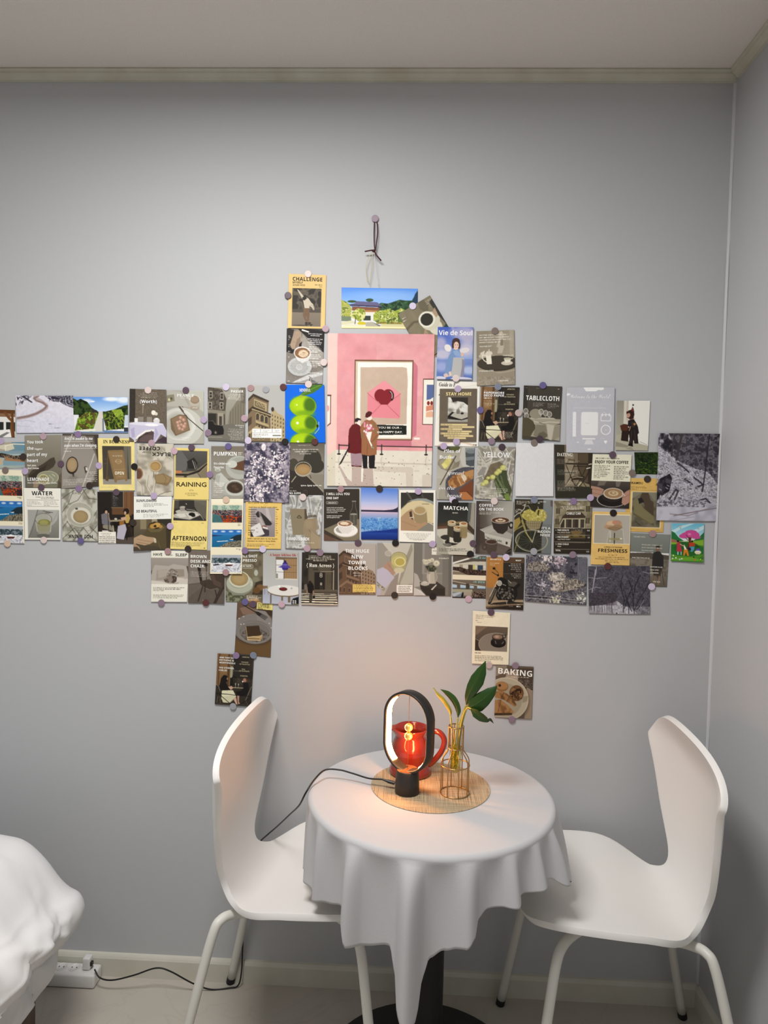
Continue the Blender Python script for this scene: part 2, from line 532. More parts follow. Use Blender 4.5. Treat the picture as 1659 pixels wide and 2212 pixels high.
for nm, z0, z1, zb in (('upper', zc + RH - RT, .1605, .1545), ('lower', .0556, .1265, .1340)):
    s = obj('string', tube(bmesh.new(), [(0, 0, z0), (0, 0, z1)], .0006, 6), M_cord, lamp)
    bm = bmesh.new(); bmesh.ops.create_uvsphere(bm, u_segments=28, v_segments=18, radius=.0098); bmesh.ops.translate(bm, verts=bm.verts, vec=(0, 0, zb))
    s = obj('ball', bm, M_gold, lamp, True)
s = obj('cable_socket', box(bmesh.new(), -.0305, -.0035, .012, -.0262, .0035, .018, .0008), M_lamp, lamp)

# jug ----------------------------------------------------------------------
def glaze():
    m = bpy.data.materials.new('red_glaze'); nt, b = nodes(m)
    tc = nt.nodes.new('ShaderNodeTexCoord'); n = nt.nodes.new('ShaderNodeTexNoise'); n.inputs['Scale'].default_value = 30; n.inputs['Detail'].default_value = 4
    nt.links.new(tc.outputs['Object'], n.inputs['Vector'])
    mx = nt.nodes.new('ShaderNodeMix'); mx.data_type = 'RGBA'; mx.inputs['A'].default_value = (0.25, 0.026, 0.014, 1); mx.inputs['B'].default_value = (0.17, 0.016, 0.010, 1)
    nt.links.new(n.outputs['Fac'], mx.inputs['Factor']); nt.links.new(mx.outputs['Result'], b.inputs['Base Color'])
    b.inputs['Roughness'].default_value = 0.16; b.inputs['Specular IOR Level'].default_value = 0.55; b.inputs['Coat Weight'].default_value = 0.4; b.inputs['Coat Roughness'].default_value = 0.06
    return m


M_red = glaze()
JX, JY = .0135, -.205
jug = thing('ceramic_jug', 'glossy red ceramic jug with handle, behind the ring lamp', 'jug', (JX, JY, ZM), 0)
outp = [(.046, 0), (.0525, .002), (.0535, .007), (.0515, .015), (.0480, .022), (.0462, .030), (.0466, .042), (.0475, .052), (.0482, .058), (.0474, .060), (.0483, .063), (.0475, .066), (.0470, .070), (.0455, .077), (.0425, .085), (.0395, .091), (.0385, .096), (.0395, .101), (.0425, .108), (.0445, .113), (.0450, .1155)]
inp = [(.0435, .1162), (.0415, .113), (.0385, .107), (.0355, .100), (.0345, .094), (.039, .084), (.043, .07), (.0435, .05), (.042, .02), (.03, .012), (.002, .011)]
prof = outp + inp
bm = bmesh.new(); SEG = 64; rings = []
for i, (r, z) in enumerate(prof):
    rg = []
    for k in range(SEG):
        a = 2 * PI * k / SEG; x, y = r * math.cos(a), r * math.sin(a)
        h = max(0, (z - .092) / .024) if (i < len(outp) + 4) else 0
        d = (math.degrees(a) - 195 + 180) % 360 - 180          # pouring lip
        g = math.exp(-(d / 24) ** 2) * h
        x += math.cos(math.radians(195)) * .014 * g; y += math.sin(math.radians(195)) * .014 * g; zz = z + .006 * g - .002 * h * math.exp(-((abs(d) - 45) / 22) ** 2)
        rg.append(bm.verts.new((x, y, zz)))
    rings.append(rg)
for a, b in zip(rings, rings[1:]):
    for k in range(SEG):
        bm.faces.new((a[k], a[(k + 1) % SEG], b[(k + 1) % SEG], b[k]))
bm.faces.new(rings[0][::-1]); bm.faces.new(rings[-1])
obj('body', bm, M_red, jug, True)
hp = catmull([(.038, -.004, .101), (.052, -.006, .109), (.068, -.009, .109), (.080, -.011, .098), (.083, -.012, .083), (.077, -.011, .062), (.064, -.009, .042), (.052, -.006, .028), (.044, -.004, .022)], 7)
bm = tube(bmesh.new(), [(0, 0, 0)] * 0 + hp, [.0072] * len(hp), 14)
obj('handle', bm, M_red, jug, True)

# wire vase ----------------------------------------------------------------
M_wire = mat('brass_wire', (0.46, 0.29, 0.12), 0.33, 0.5, metal=0.9)
VX, VY = .1185, -.3125
vase = thing('wire_vase', 'gold wire bottle frame holding a glass tube of leaf cuttings', 'vase', (VX, VY, ZM), 0.2)


def hoop(r, z, t=.0014):
    return tube(bmesh.new(), [(r * math.cos(2 * PI * k / 48), r * math.sin(2 * PI * k / 48), z) for k in range(48)], t, 8, closed=True)


for r, z in ((.0335, .0013), (.0335, .068), (.0180, .108), (.0180, .159)):
    obj('hoop', hoop(r, z), M_wire, vase, True)
wp = catmull([(.0335, 0, .001), (.0335, 0, .035), (.0335, 0, .068), (.0325, 0, .080), (.0265, 0, .091), (.0198, 0, .100), (.0180, 0, .110), (.0180, 0, .135), (.0180, 0, .159)], 5)
wm = None
for k in range(8):
    if wm is None:
        wo = obj('wire', tube(bmesh.new(), wp, .0014, 7), M_wire, vase, True); wm = wo.data
    else:
        wo = bpy.data.objects.new('wire', wm); COL.objects.link(wo); wo.parent = vase
    wo.rotation_euler = (0, 0, 2 * PI * k / 8)


def clear(name, col, gloss):
    """thin clear wall: see-through, glossier at grazing angles"""
    m = bpy.data.materials.new(name); m.use_nodes = True; nt = m.node_tree; nt.nodes.clear()
    out = nt.nodes.new('ShaderNodeOutputMaterial'); tr = nt.nodes.new('ShaderNodeBsdfTransparent'); gs = nt.nodes.new('ShaderNodeBsdfGlossy')
    tr.inputs['Color'].default_value = col; gs.inputs['Roughness'].default_value = 0.03
    lw = nt.nodes.new('ShaderNodeLayerWeight'); lw.inputs['Blend'].default_value = 0.5
    fr = nt.nodes.new('ShaderNodeMath'); fr.operation = 'POWER'; fr.inputs[1].default_value = gloss; nt.links.new(lw.outputs['Facing'], fr.inputs[0])
    mx = nt.nodes.new('ShaderNodeMixShader')
    nt.links.new(fr.outputs[0], mx.inputs['Fac']); nt.links.new(tr.outputs[0], mx.inputs[1]); nt.links.new(gs.outputs[0], mx.inputs[2]); nt.links.new(mx.outputs[0], out.inputs['Surface'])
    return m


gl = clear('clear_glass', (0.97, 0.98, 0.96, 1), 4.0); wtm = clear('tube_water', (0.95, 0.90, 0.58, 1), 9.0)
gp = [(.0012, .0475), (.006, .0485), (.0105, .052), (.0130, .058), (.0138, .066), (.0140, .09), (.0141, .150), (.0150, .160), (.0141, .1606), (.0131, .150), (.0130, .09), (.0128, .066), (.0120, .0585), (.0098, .0535), (.006, .0500), (.0012, .0490)]
obj('glass_tube', lathe(bmesh.new(), gp, 40), gl, vase, True)
obj('water', lathe(bmesh.new(), [(.001, .0492), (.0058, .0503), (.0094, .0537), (.0118, .0588), (.0126, .066), (.0127, .09), (.0127, .112), (.001, .112)], 40), wtm, vase, True)

# leaf cuttings ------------------------------------------------------------
def leaf_mat(name, c1, c2, tip=None):
    m = bpy.data.materials.new(name); nt, b = nodes(m)
    tc = nt.nodes.new('ShaderNodeTexCoord'); wv = nt.nodes.new('ShaderNodeTexWave'); wv.inputs['Scale'].default_value = 95; wv.inputs['Distortion'].default_value = 3
    nt.links.new(tc.outputs['Object'], wv.inputs['Vector'])
    mx = nt.nodes.new('ShaderNodeMix'); mx.data_type = 'RGBA'; mx.inputs['A'].default_value = c1; mx.inputs['B'].default_value = c2
    nt.links.new(wv.outputs['Fac'], mx.inputs['Factor']); nt.links.new(mx.outputs['Result'], b.inputs['Base Color'])
    b.inputs['Roughness'].default_value = 0.32; b.inputs['Specular IOR Level'].default_value = 0.45
    return m


M_lf = leaf_mat('dark_green_leaf', (0.014, 0.046, 0.005, 1), (0.020, 0.066, 0.008, 1))
M_lm = leaf_mat('mid_green_leaf', (0.03, 0.075, 0.008, 1), (0.045, 0.10, 0.012, 1))
M_ly = leaf_mat('yellow_leaf', (0.40, 0.33, 0.03, 1), (0.55, 0.45, 0.06, 1))
M_st = mat('pale_stem', (0.50, 0.42, 0.07), .4, .4)
M_rib = mat('leaf_midrib', (0.06, 0.13, 0.02), .4, .4)


def leaf(name, label, mid, hw, m, stem, curl=.25, twist=0.0, side=(1, 0, 0), wav=.0):
    """mid = midrib points from the stalk to the tip, hw = half width along it"""
    root = thing(name, label, 'leaf', (VX, VY, ZM + .05), 0, 'leaf cuttings in the wire vase')
    off = Vector((VX, VY, ZM + .05))
    P = catmull(mid, 8); n = len(P); V = []; F = []; NJ = 10
    for i, p in enumerate(P):
        t = i / (n - 1); w = 0
        kf = t * (len(hw) - 1); k = min(int(kf), len(hw) - 2); w = hw[k] + (hw[k + 1] - hw[k]) * (kf - k)
        tg = (P[min(i + 1, n - 1)] - P[max(i - 1, 0)]).normalized()
        s = Vector(side); s = (s - tg * s.dot(tg)).normalized(); nrm = tg.cross(s)
        s2 = s * math.cos(twist * t) + nrm * math.sin(twist * t); n2 = tg.cross(s2)
        for j in range(NJ + 1):
            v = j / NJ * 2 - 1
            q = p + s2 * (v * w) + n2 * (curl * abs(v) ** 1.5 * w + wav * math.sin(t * 15 + v * 2) * abs(v))
            V.append(q - off)
    for i in range(n - 1):
        for j in range(NJ):
            a = i * (NJ + 1) + j; F.append((a, a + 1, a + NJ + 2, a + NJ + 1))
    bl = mesh_obj('blade', V, F, m, root)
    so = bl.modifiers.new('thick', 'SOLIDIFY'); so.thickness = .0006
    obj('midrib', tube(bmesh.new(), [Vector(p) - off for p in P], [max(.0009 * (1 - i / n), .0002) for i in range(n)], 6), M_rib if m != M_ly else M_st, bl, True)
    sp = catmull(stem + [mid[0]], 6)
    obj('stalk', tube(bmesh.new(), [Vector(p) - off for p in sp], .0019, 8), M_st, root, True)
    rr = random.Random(int(stem[0][0] * 1e5))
    bm = bmesh.new(); s0 = Vector(stem[0])
    for k in range(7):
        p = s0 + Vector((0, 0, .012 + .007 * k)); q = Vector((VX + rr.uniform(-.008, .008), VY + rr.uniform(-.008, .008), p.z - rr.uniform(.004, .014)))
        tube(bm, [v - off for v in catmull([p, (p + q) / 2 + Vector((rr.uniform(-.003, .003), rr.uniform(-.003, .003), .004)), q], 4)], .0007, 5)
    rt = obj('roots', bm, M_st, root, True); rt['kind'] = 'stuff'
    return root


zt = ZM + .055
leaf('leaf_cutting', 'tallest dark green pointed leaf, standing upright above the wire vase', [(.1395, -.318, .926), (.1425, -.325, .945), (.150, -.332, .968), (.160, -.336, .990), (.170, -.338, 1.012), (.180, -.338, 1.037)], [.001, .0095, .0150, .0175, .0125, .0002], M_lf,
     [(.117, -.312, zt + .008), (.121, -.311, .82), (.126, -.312, .876), (.133, -.314, .905)], .25, -.2, (1, -.45, -.35))
leaf('leaf_cutting', 'broad dark green leaf with a smooth edge, pointing up towards the bread card', [(.141, -.322, .921), (.150, -.330, .926), (.162, -.336, .935), (.177, -.341, .949), (.194, -.342, .966), (.208, -.340, .981)], [.002, .0165, .0200, .0175, .0115, .0002], M_lf,
     [(.120, -.315, zt + .004), (.123, -.314, .82), (.129, -.315, .876), (.135, -.318, .905)], .2, .1, (.62, -.35, -.7))
leaf('leaf_cutting', 'small torn green leaf with a brown yellow spot, hanging under the broad leaf', [(.150, -.333, .922), (.160, -.339, .915), (.174, -.343, .907), (.186, -.345, .902), (.193, -.345, .903), (.202, -.343, .893)], [.003, .0115, .0120, .0075, .0045, .0002], M_lf,
     [(.122, -.309, zt + .006), (.126, -.309, .82), (.132, -.311, .876), (.141, -.322, .918)], .2, .15, (.45, -.4, .8))
leaf('leaf_cutting', 'narrow green leaf leaning towards the lamp from the wire vase', [(.1215, -.311, .893), (.121, -.314, .908), (.116, -.317, .924), (.107, -.318, .939), (.094, -.317, .951), (.078, -.315, .960)], [.001, .0065, .0080, .0082, .0060, .0002], M_lm,
     [(.115, -.314, zt + .005), (.116, -.312, .82), (.120, -.311, .872)], .5, .5, (.8, -.55, .35))
leaf('leaf_cutting', 'curled yellowing leaf leaning towards the lamp beside the narrow green leaf', [(.1045, -.309, .895), (.103, -.312, .906), (.096, -.315, .921), (.085, -.316, .937), (.073, -.315, .950), (.062, -.313, .962)], [.001, .0045, .0050, .0046, .0040, .0002], M_ly,
     [(.116, -.309, zt + .007), (.113, -.309, .82), (.108, -.308, .868)], .9, 1.1, (.8, -.3, .5), .0012)

# ------------------------------------------------------------------ cable, adapter, power strip, bed
cordp = [(-.026, -.3075, ZM + .015), (-.05, -.302, ZM + .020), (-.085, -.292, ZM + .017), (-.125, -.277, ZM + .021), (-.160, -.268, ZM + .025), (-.195, -.268, ZM + .023), (-.216, -.30, ZM + .012), (-.233, -.325, .703), (-.252, -.298, .660),
         (-.288, -.22, .598), (-.332, -.14, .528), (-.373, -.07, .467), (-.404, -.028, .42), (-.424, -.020, .364), (-.440, -.018, .255), (-.447, -.018, .195), (-.448, -.020, .108), (-.449, -.024, .045), (-.456, -.030, .008), (-.480, -.036, .0035), (-.530, -.046, .0035), (-.580, -.058, .028), (-.640, -.068, .066), (-.680, -.070, .074), (-.740, -.072, .052), (-.800, -.074, .036), (-.838, -.070, .038), (-.858, -.060, .054)]
cord = obj('lamp_cable', tube(bmesh.new(), catmull(cordp, 6), .0021, 8), mat('black_cable', (0.012, 0.012, 0.012), .4, .4), None, True)
tag(cord, 'thin black lamp cable running off the table, down past the chair to the power strip', 'cable')
bm = tube(bmesh.new(), [(-.0235, -.3082, ZM + .015), (-.040, -.3045, ZM + .0175)], [.0042, .0042], 10); o = obj('plug', bm, M_lamp, cord)
bm = tube(bmesh.new(), [(-.040, -.3045, ZM + .0175), (-.052, -.3015, ZM + .020)], [.0034, .0023], 10); o = obj('strain_relief', bm, M_lamp, cord)

M_wp = mat('white_plastic', (0.76, 0.75, 0.74), .35, .45)
M_dk = mat('socket_dark', (0.05, 0.05, 0.05), .5, .3)
st = thing('power_strip', 'white multi socket power strip on the floor against the baseboard', 'power strip', (-.94, -.042, 0))
obj('body', box(bmesh.new(), -.16, -.026, .001, .084, .026, .040, .006, 3), M_wp, st, True)
for k in range(4):
    x = .052 - k * .0335 * 1.12
    s = obj('socket', lathe(bmesh.new(), [(.0165, .0400), (.0165, .0416), (.0150, .0420), (.0140, .0412), (.0138, .0405), (.001, .0404)], 32, (x, .004)), M_wp, st, True)
    obj('contact_hole', box(bmesh.new(), x - .009, .002, .0402, x - .006, .006, .0408), M_dk, s)
    obj('contact_hole', box(bmesh.new(), x + .004, .002, .0402, x + .007, .006, .0408), M_dk, s)
    obj('indicator_slit', box(bmesh.new(), x - .001, .0205, .0398, x + .001, .0235, .0404), M_dk, s)
ad = thing('wall_adapter', 'small white plug adapter standing in the last socket of the strip', 'adapter', (-.888, -.038, .0410))
bm = box(bmesh.new(), -.0105, -.0115, 0, .0105, .0115, .034, .003, 3); obj('body', bm, M_wp, ad, True)
bm = box(bmesh.new(), .0095, -.009, .010, .0165, .003, .022, .002); obj('cable_plug', bm, M_lamp, ad)
# bed ----------------------------------------------------------------------
M_wood = mat('dark_brown_wood', (0.10, 0.06, 0.045), .5, .35, noise=(25, '2a1810', .6))
bed = thing('bed_frame', 'dark brown wooden bed frame under the white duvet', 'bed', (-1.405, -1.22, 0))
obj('side_rail', box(bmesh.new(), .455, -.95, .12, .485, .92, .27, .004), M_wood, bed)
obj('leg', box(bmesh.new(), .440, .880, 0, .500, .940, .30, .004), M_wood, bed)
obj('leg', box(bmesh.new(), .440, -.98, 0, .500, -.92, .30, .004), M_wood, bed)
obj('footboard', box(bmesh.new(), -.75, .925, .10, .45, .955, .34, .004), M_wood, bed)
obj('slatted_base', box(bmesh.new(), -.75, -.95, .22, .455, .92, .26), M_wood, bed)
mt = obj('mattress', box(bmesh.new(), -2.22, -2.15, .262, -1.12, -.36, .42, .04, 4), mat('mattress_ticking', (.75, .74, .72), .8, .2, bump=(80, .2)), None, True)
tag(mt, 'white mattress under the duvet on the brown bed frame', 'mattress')


def duvet():
    py = -.30
    sil = [(-260, 1800), (-120, 1806), (0, 1822), (45, 1836), (85, 1872), (118, 1915), (140, 1936), (163, 1950), (173, 1975), (166, 2002), (146, 2029), (128, 2045), (104, 2052), (96, 2058), (112, 2066), (113, 2100), (107, 2122), (84, 2151), (60, 2184), (36, 2212), (22, 2240)]
    prof = []
    for a, b in sil:
        d = ray(a, b); t = (py - CAM.y) / d.y; p = CAM + d * t
        prof.append((p.x, p.z, 0))
    prof = [tuple(v) for v in catmull(prof, 5)]
    n = len(prof); ny = 150; V = []; F = []
    rnd = random.Random(11); ph = [rnd.uniform(0, 6.28) for _ in range(12)]
    for i in range(ny + 1):
        u = i / ny
        y = -.18 - u * 1.65
        e = max(0, (-.30 - y) / -.12) if y > -.30 else 0            # rounding over at the far end
        for j, (x, z, _) in enumerate(prof):
            s = j / (n - 1); hang = max(0, min(1, (s - .25) / .3))
            d = (.010 * math.sin(26 * y + 3.0 * s * 4 + ph[0]) + .007 * math.sin(47 * y - 9 * s + ph[1]) + .008 * math.sin(15 * y + 17 * s + ph[2]) + .004 * math.sin(80 * y + 21 * s + ph[3])) * (0.35 + .9 * hang)
            crease = .014 * max(0, math.sin(19 * y - 7 * s + 1.1)) ** 6 + .010 * max(0, math.sin(31 * y + 11 * s + 2.1)) ** 8
            for fa, fb, fp, am_ in ((13, 6, .4, .016), (-9, 10, 1.9, .014), (23, 14, 2.7, .009), (-31, 8, .9, .007), (5, 21, 3.3, .008)):
                d += am_ * (1 - abs(math.sin(fa * y + fb * s + fp + .5 * math.sin(7 * y + 5 * s)))) ** 4 * (.35 + .65 * hang)
            k = min(1, max(0, (-.30 - y) / .05))
            xx = x + (d - crease * 1.5) * k - .07 * e * e - .02 * k * (0.5 + .5 * math.sin(9 * y))
            zz = z + .5 * d * k - .05 * e * e * (1 if s < .5 else .3) + .02 * k * u
            V.append((xx, y, zz))
    for i in range(ny):
        for j in range(n - 1):
            a = i * n + j; F.append((a, a + 1, a + n + 1, a + n))
    F.append(tuple(range(n))[::-1])
    return V, F


V, F = duvet()
dv = mesh_obj('duvet', V, F, mat('white_cotton', (0.80, 0.795, 0.80), .8, .2, bump=(120, .15)))
tag(dv, 'rumpled white duvet spilling over the edge of the bed', 'duvet')
# ------------------------------------------------------------------ printed cards: drawing kit
# A card is a sheet of paper with a fine grid; its flat print is a colour attribute on that grid, its larger
# lettering is real letter outlines lying on the paper.
GAIN = 1.04
M_print = bpy.data.materials.new('printed_paper'); nt, b = nodes(M_print)
at = nt.nodes.new('ShaderNodeVertexColor'); at.layer_name = 'print'
nt.links.new(at.outputs['Color'], b.inputs['Base Color']); b.inputs['Roughness'].default_value = 0.55; b.inputs['Specular IOR Level'].default_value = 0.18


def mathstr(s, up, lo, dig=None, ex={}):
    r = ''
    for ch in s:
        if 'A' <= ch <= 'Z':
            r += chr(up + ord(ch) - 65)
        elif 'a' <= ch <= 'z':
            r += ex.get(ch) or chr(lo + ord(ch) - 97)
        elif dig and '0' <= ch <= '9':
            r += chr(dig + ord(ch) - 48)
        else:
            r += ch
    return r


STY = {'b': lambda s: mathstr(s, 0x1D5D4, 0x1D5EE), 'r': lambda s: s,
       'sb': lambda s: mathstr(s, 0x1D400, 0x1D41A), 'si': lambda s: mathstr(s, 0x1D434, 0x1D44E, None, {'h': '\u210e'}),
       'bi': lambda s: mathstr(s, 0x1D468, 0x1D482), 'sc': lambda s: mathstr(s, 0x1D4D0, 0x1D4EA), 'd': lambda s: s}
_fc = {}


def noise2(ny, nx, sc, seed):
    """smooth value noise, sc = cells across the sheet's width"""
    r = np.random.RandomState(seed)
    cx = max(2, int(sc) + 2); cy = max(2, int(sc * ny / nx) + 2)
    g = r.rand(cy + 1, cx + 1)
    y = np.linspace(0, cy - 1.001, ny); x = np.linspace(0, cx - 1.001, nx)
    yi = y.astype(int); xi = x.astype(int); fy = (y - yi)[:, None]; fx = (x - xi)[None]
    fy = fy * fy * (3 - 2 * fy); fx = fx * fx * (3 - 2 * fx)
    a = g[yi][:, xi]; bq = g[yi][:, xi + 1]; c = g[yi + 1][:, xi]; d = g[yi + 1][:, xi + 1]
    return (a * (1 - fx) + bq * fx) * (1 - fy) + (c * (1 - fx) + d * fx) * fy


class Cv:
    """drawing surface in percent of the card's width and height, y down"""
    def __init__(self, nx, ny):
        self.nx, self.ny = nx, ny
        self.w, self.h = nx * 2, ny * 2
        self.im = np.full((self.h, self.w, 3), 230.0)
        X, Y = np.meshgrid((np.arange(self.w) + .5) / self.w * 100, (np.arange(self.h) + .5) / self.h * 100)
        self.X, self.Y = X, Y; self.texts = []; self.asp = ny / nx; self.sd = 1

    def put(self, m, c, a=1.0):
        c = hexc(c) if isinstance(c, str) else c
        m = (np.clip(m, 0, 1) * a)[..., None]
        self.im = self.im * (1 - m) + c * m
        return self

    def F(self, c):
        self.im[:] = hexc(c); return self

    def box_(self, x0, y0, x1, y1):
        return ((self.X >= x0) & (self.X <= x1) & (self.Y >= y0) & (self.Y <= y1)).astype(float)

    def R(self, x0, y0, x1, y1, c, a=1):
        return self.put(self.box_(x0, y0, x1, y1), c, a)

    def V(self, c1, c2, x0=0, y0=0, x1=100, y1=100, hz=False):
        t = np.clip((self.X - x0) / (x1 - x0) if hz else (self.Y - y0) / (y1 - y0), 0, 1)[..., None]
        return self.put(self.box_(x0, y0, x1, y1), hexc(c1) * (1 - t) + hexc(c2) * t)

    def E(self, cx, cy, rx, ry, c, a=1, rot=0, soft=0, ring=0):
        dx = self.X - cx; dy = (self.Y - cy) * self.asp
        if rot:
            q = math.radians(rot); dx, dy = dx * math.cos(q) + dy * math.sin(q), -dx * math.sin(q) + dy * math.cos(q)
        d = np.sqrt((dx / rx) ** 2 + (dy / (ry * self.asp)) ** 2)
        if ring:
            m = (np.abs(d - 1) * rx < ring).astype(float)
        elif soft:
            m = np.clip((1 - d) / soft + .5, 0, 1)
        else:
            m = (d <= 1).astype(float)
        return self.put(m, c, a)

    def pm(self, pts):
        m = np.zeros(self.X.shape, bool); n = len(pts)
        for i in range(n):
            (xa, ya), (xb, yb) = pts[i], pts[(i + 1) % n]
            if ya == yb:
                continue
            c = ((ya > self.Y) != (yb > self.Y)) & (self.X < (xb - xa) * (self.Y - ya) / (yb - ya) + xa)
            m ^= c
        return m.astype(float)

    def P(self, pts, c, a=1):
        return self.put(self.pm([(pts[i], pts[i + 1]) for i in range(0, len(pts), 2)]), c, a)

    def L(self, pts, wd, c, a=1):
        """polyline, wd in percent of the width"""
        m = np.zeros(self.X.shape)
        Y = self.Y * self.asp
        for i in range(0, len(pts) - 2, 2):
            x0, y0, x1, y1 = pts[i], pts[i + 1] * self.asp, pts[i + 2], pts[i + 3] * self.asp
            dx, dy = x1 - x0, y1 - y0; l = dx * dx + dy * dy + 1e-9
            t = np.clip(((self.X - x0) * dx + (Y - y0) * dy) / l, 0, 1)
            d = np.hypot(self.X - x0 - t * dx, Y - y0 - t * dy)
            m = np.maximum(m, np.clip((wd / 2 - d) / .6 + .5, 0, 1))
        return self.put(m, c, a)

    def B(self, cols, sc, x0=0, y0=0, x1=100, y1=100, seed=0, a=1, poly=None, oct=2, soft=0):
        """mottled region: a palette picked by smooth noise (foliage, snow, blossom, stone)"""
        n = noise2(self.h, self.w, sc, seed + 7)
        for o in range(1, oct):
            n = n + noise2(self.h, self.w, sc * 2.3 ** o, seed + 31 * o) * .7 ** o
        n = n.argsort(axis=None).argsort().reshape(n.shape) / n.size
        k = n * (len(cols) - 1e-6); i = k.astype(int); C = np.array([hexc(c) for c in cols])
        col = C[i]
        if soft:
            f = (k - i)[..., None]; col = C[i] * (1 - f) + C[np.minimum(i + 1, len(cols) - 1)] * f
        m = self.pm([(poly[q], poly[q + 1]) for q in range(0, len(poly), 2)]) if poly else self.box_(x0, y0, x1, y1)
        self.im = self.im * (1 - m[..., None] * a) + col * m[..., None] * a
        return self

    def N(self, amt, sc=14, seed=3):
        n = noise2(self.h, self.w, sc, seed) + .5 * noise2(self.h, self.w, sc * 3, seed + 1)
        self.im = np.clip(self.im * (1 + amt * (n - .75))[..., None], 0, 255); return self

    def S(self, x0, x1, y, n, dy, c, a=.75, al='l', hh=.45, seed=0):
        """lines of print too small to read"""
        r = random.Random(seed * 77 + int(y * 10) + int(x0 * 3))
        for k in range(n):
            wd = (x1 - x0) * (r.uniform(.72, 1) if k < n - 1 else r.uniform(.35, .8))
            xa = x0 if al == 'l' else x1 - wd if al == 'r' else (x0 + x1 - wd) / 2
            x = xa
            while x < xa + wd - 1:
                q = min(r.uniform(3, 9), xa + wd - x)
                m = self.box_(x, y + k * dy - hh, x + q, y + k * dy + hh); jit = np.random.RandomState(int(x * 13 + y * 7) % 9999).uniform(.35, 1.15, (1, self.w // 2)).repeat(2, 1)
                self.put(m * jit[:, :self.w], c, a * r.uniform(.7, 1)); x += q + 1.3
        return self

    def T(self, s, x0, x1, yb, h, c, st='b', flip=False, skew=0.0):
        self.texts.append((s, x0, x1, yb, h, c, st, flip, skew)); return self


CARDS = []


def C(name, label, quad, draw, layer=1, curl=.6, cat='card', bend=0.0, seed=0):
    CARDS.append((name, label, quad, draw, layer, curl, cat, bend, seed))


def bake_texts():
    """one pass over every piece of lettering: outlines as flat polygons"""
    want = []
    for cd_ in CARDS:
        k = cd_[-1]
        for t in k.texts:
            want.append((t[0], t[6]))
    want = sorted(set(want)); tmp = []
    for s, st in want:
        fc = bpy.data.curves.new('t', 'FONT'); fc.body = STY[st](s); fc.size = 1.0; fc.offset = .012 if st == 'r' else 0; fc.resolution_u = 2 if len(s) < 22 else 1
        o = bpy.data.objects.new('t', fc); COL.objects.link(o); tmp.append((s, st, o))
    dg = bpy.context.evaluated_depsgraph_get(); out = {}
    for s, st, o in tmp:
        e = o.evaluated_get(dg); me = e.to_mesh()
        v = np.empty(len(me.vertices) * 3); me.vertices.foreach_get('co', v); v = v.reshape(-1, 3)[:, :2].copy()
        out[(s, st)] = (v, [tuple(p.vertices) for p in me.polygons]); e.to_mesh_clear()
    for s, st, o in tmp:
        d = o.data; bpy.data.objects.remove(o); bpy.data.curves.remove(d)
    return out


LSTEP = .0017
PLACED = []                                # (corner list in wall metres, y of the face) to seat the stickers on


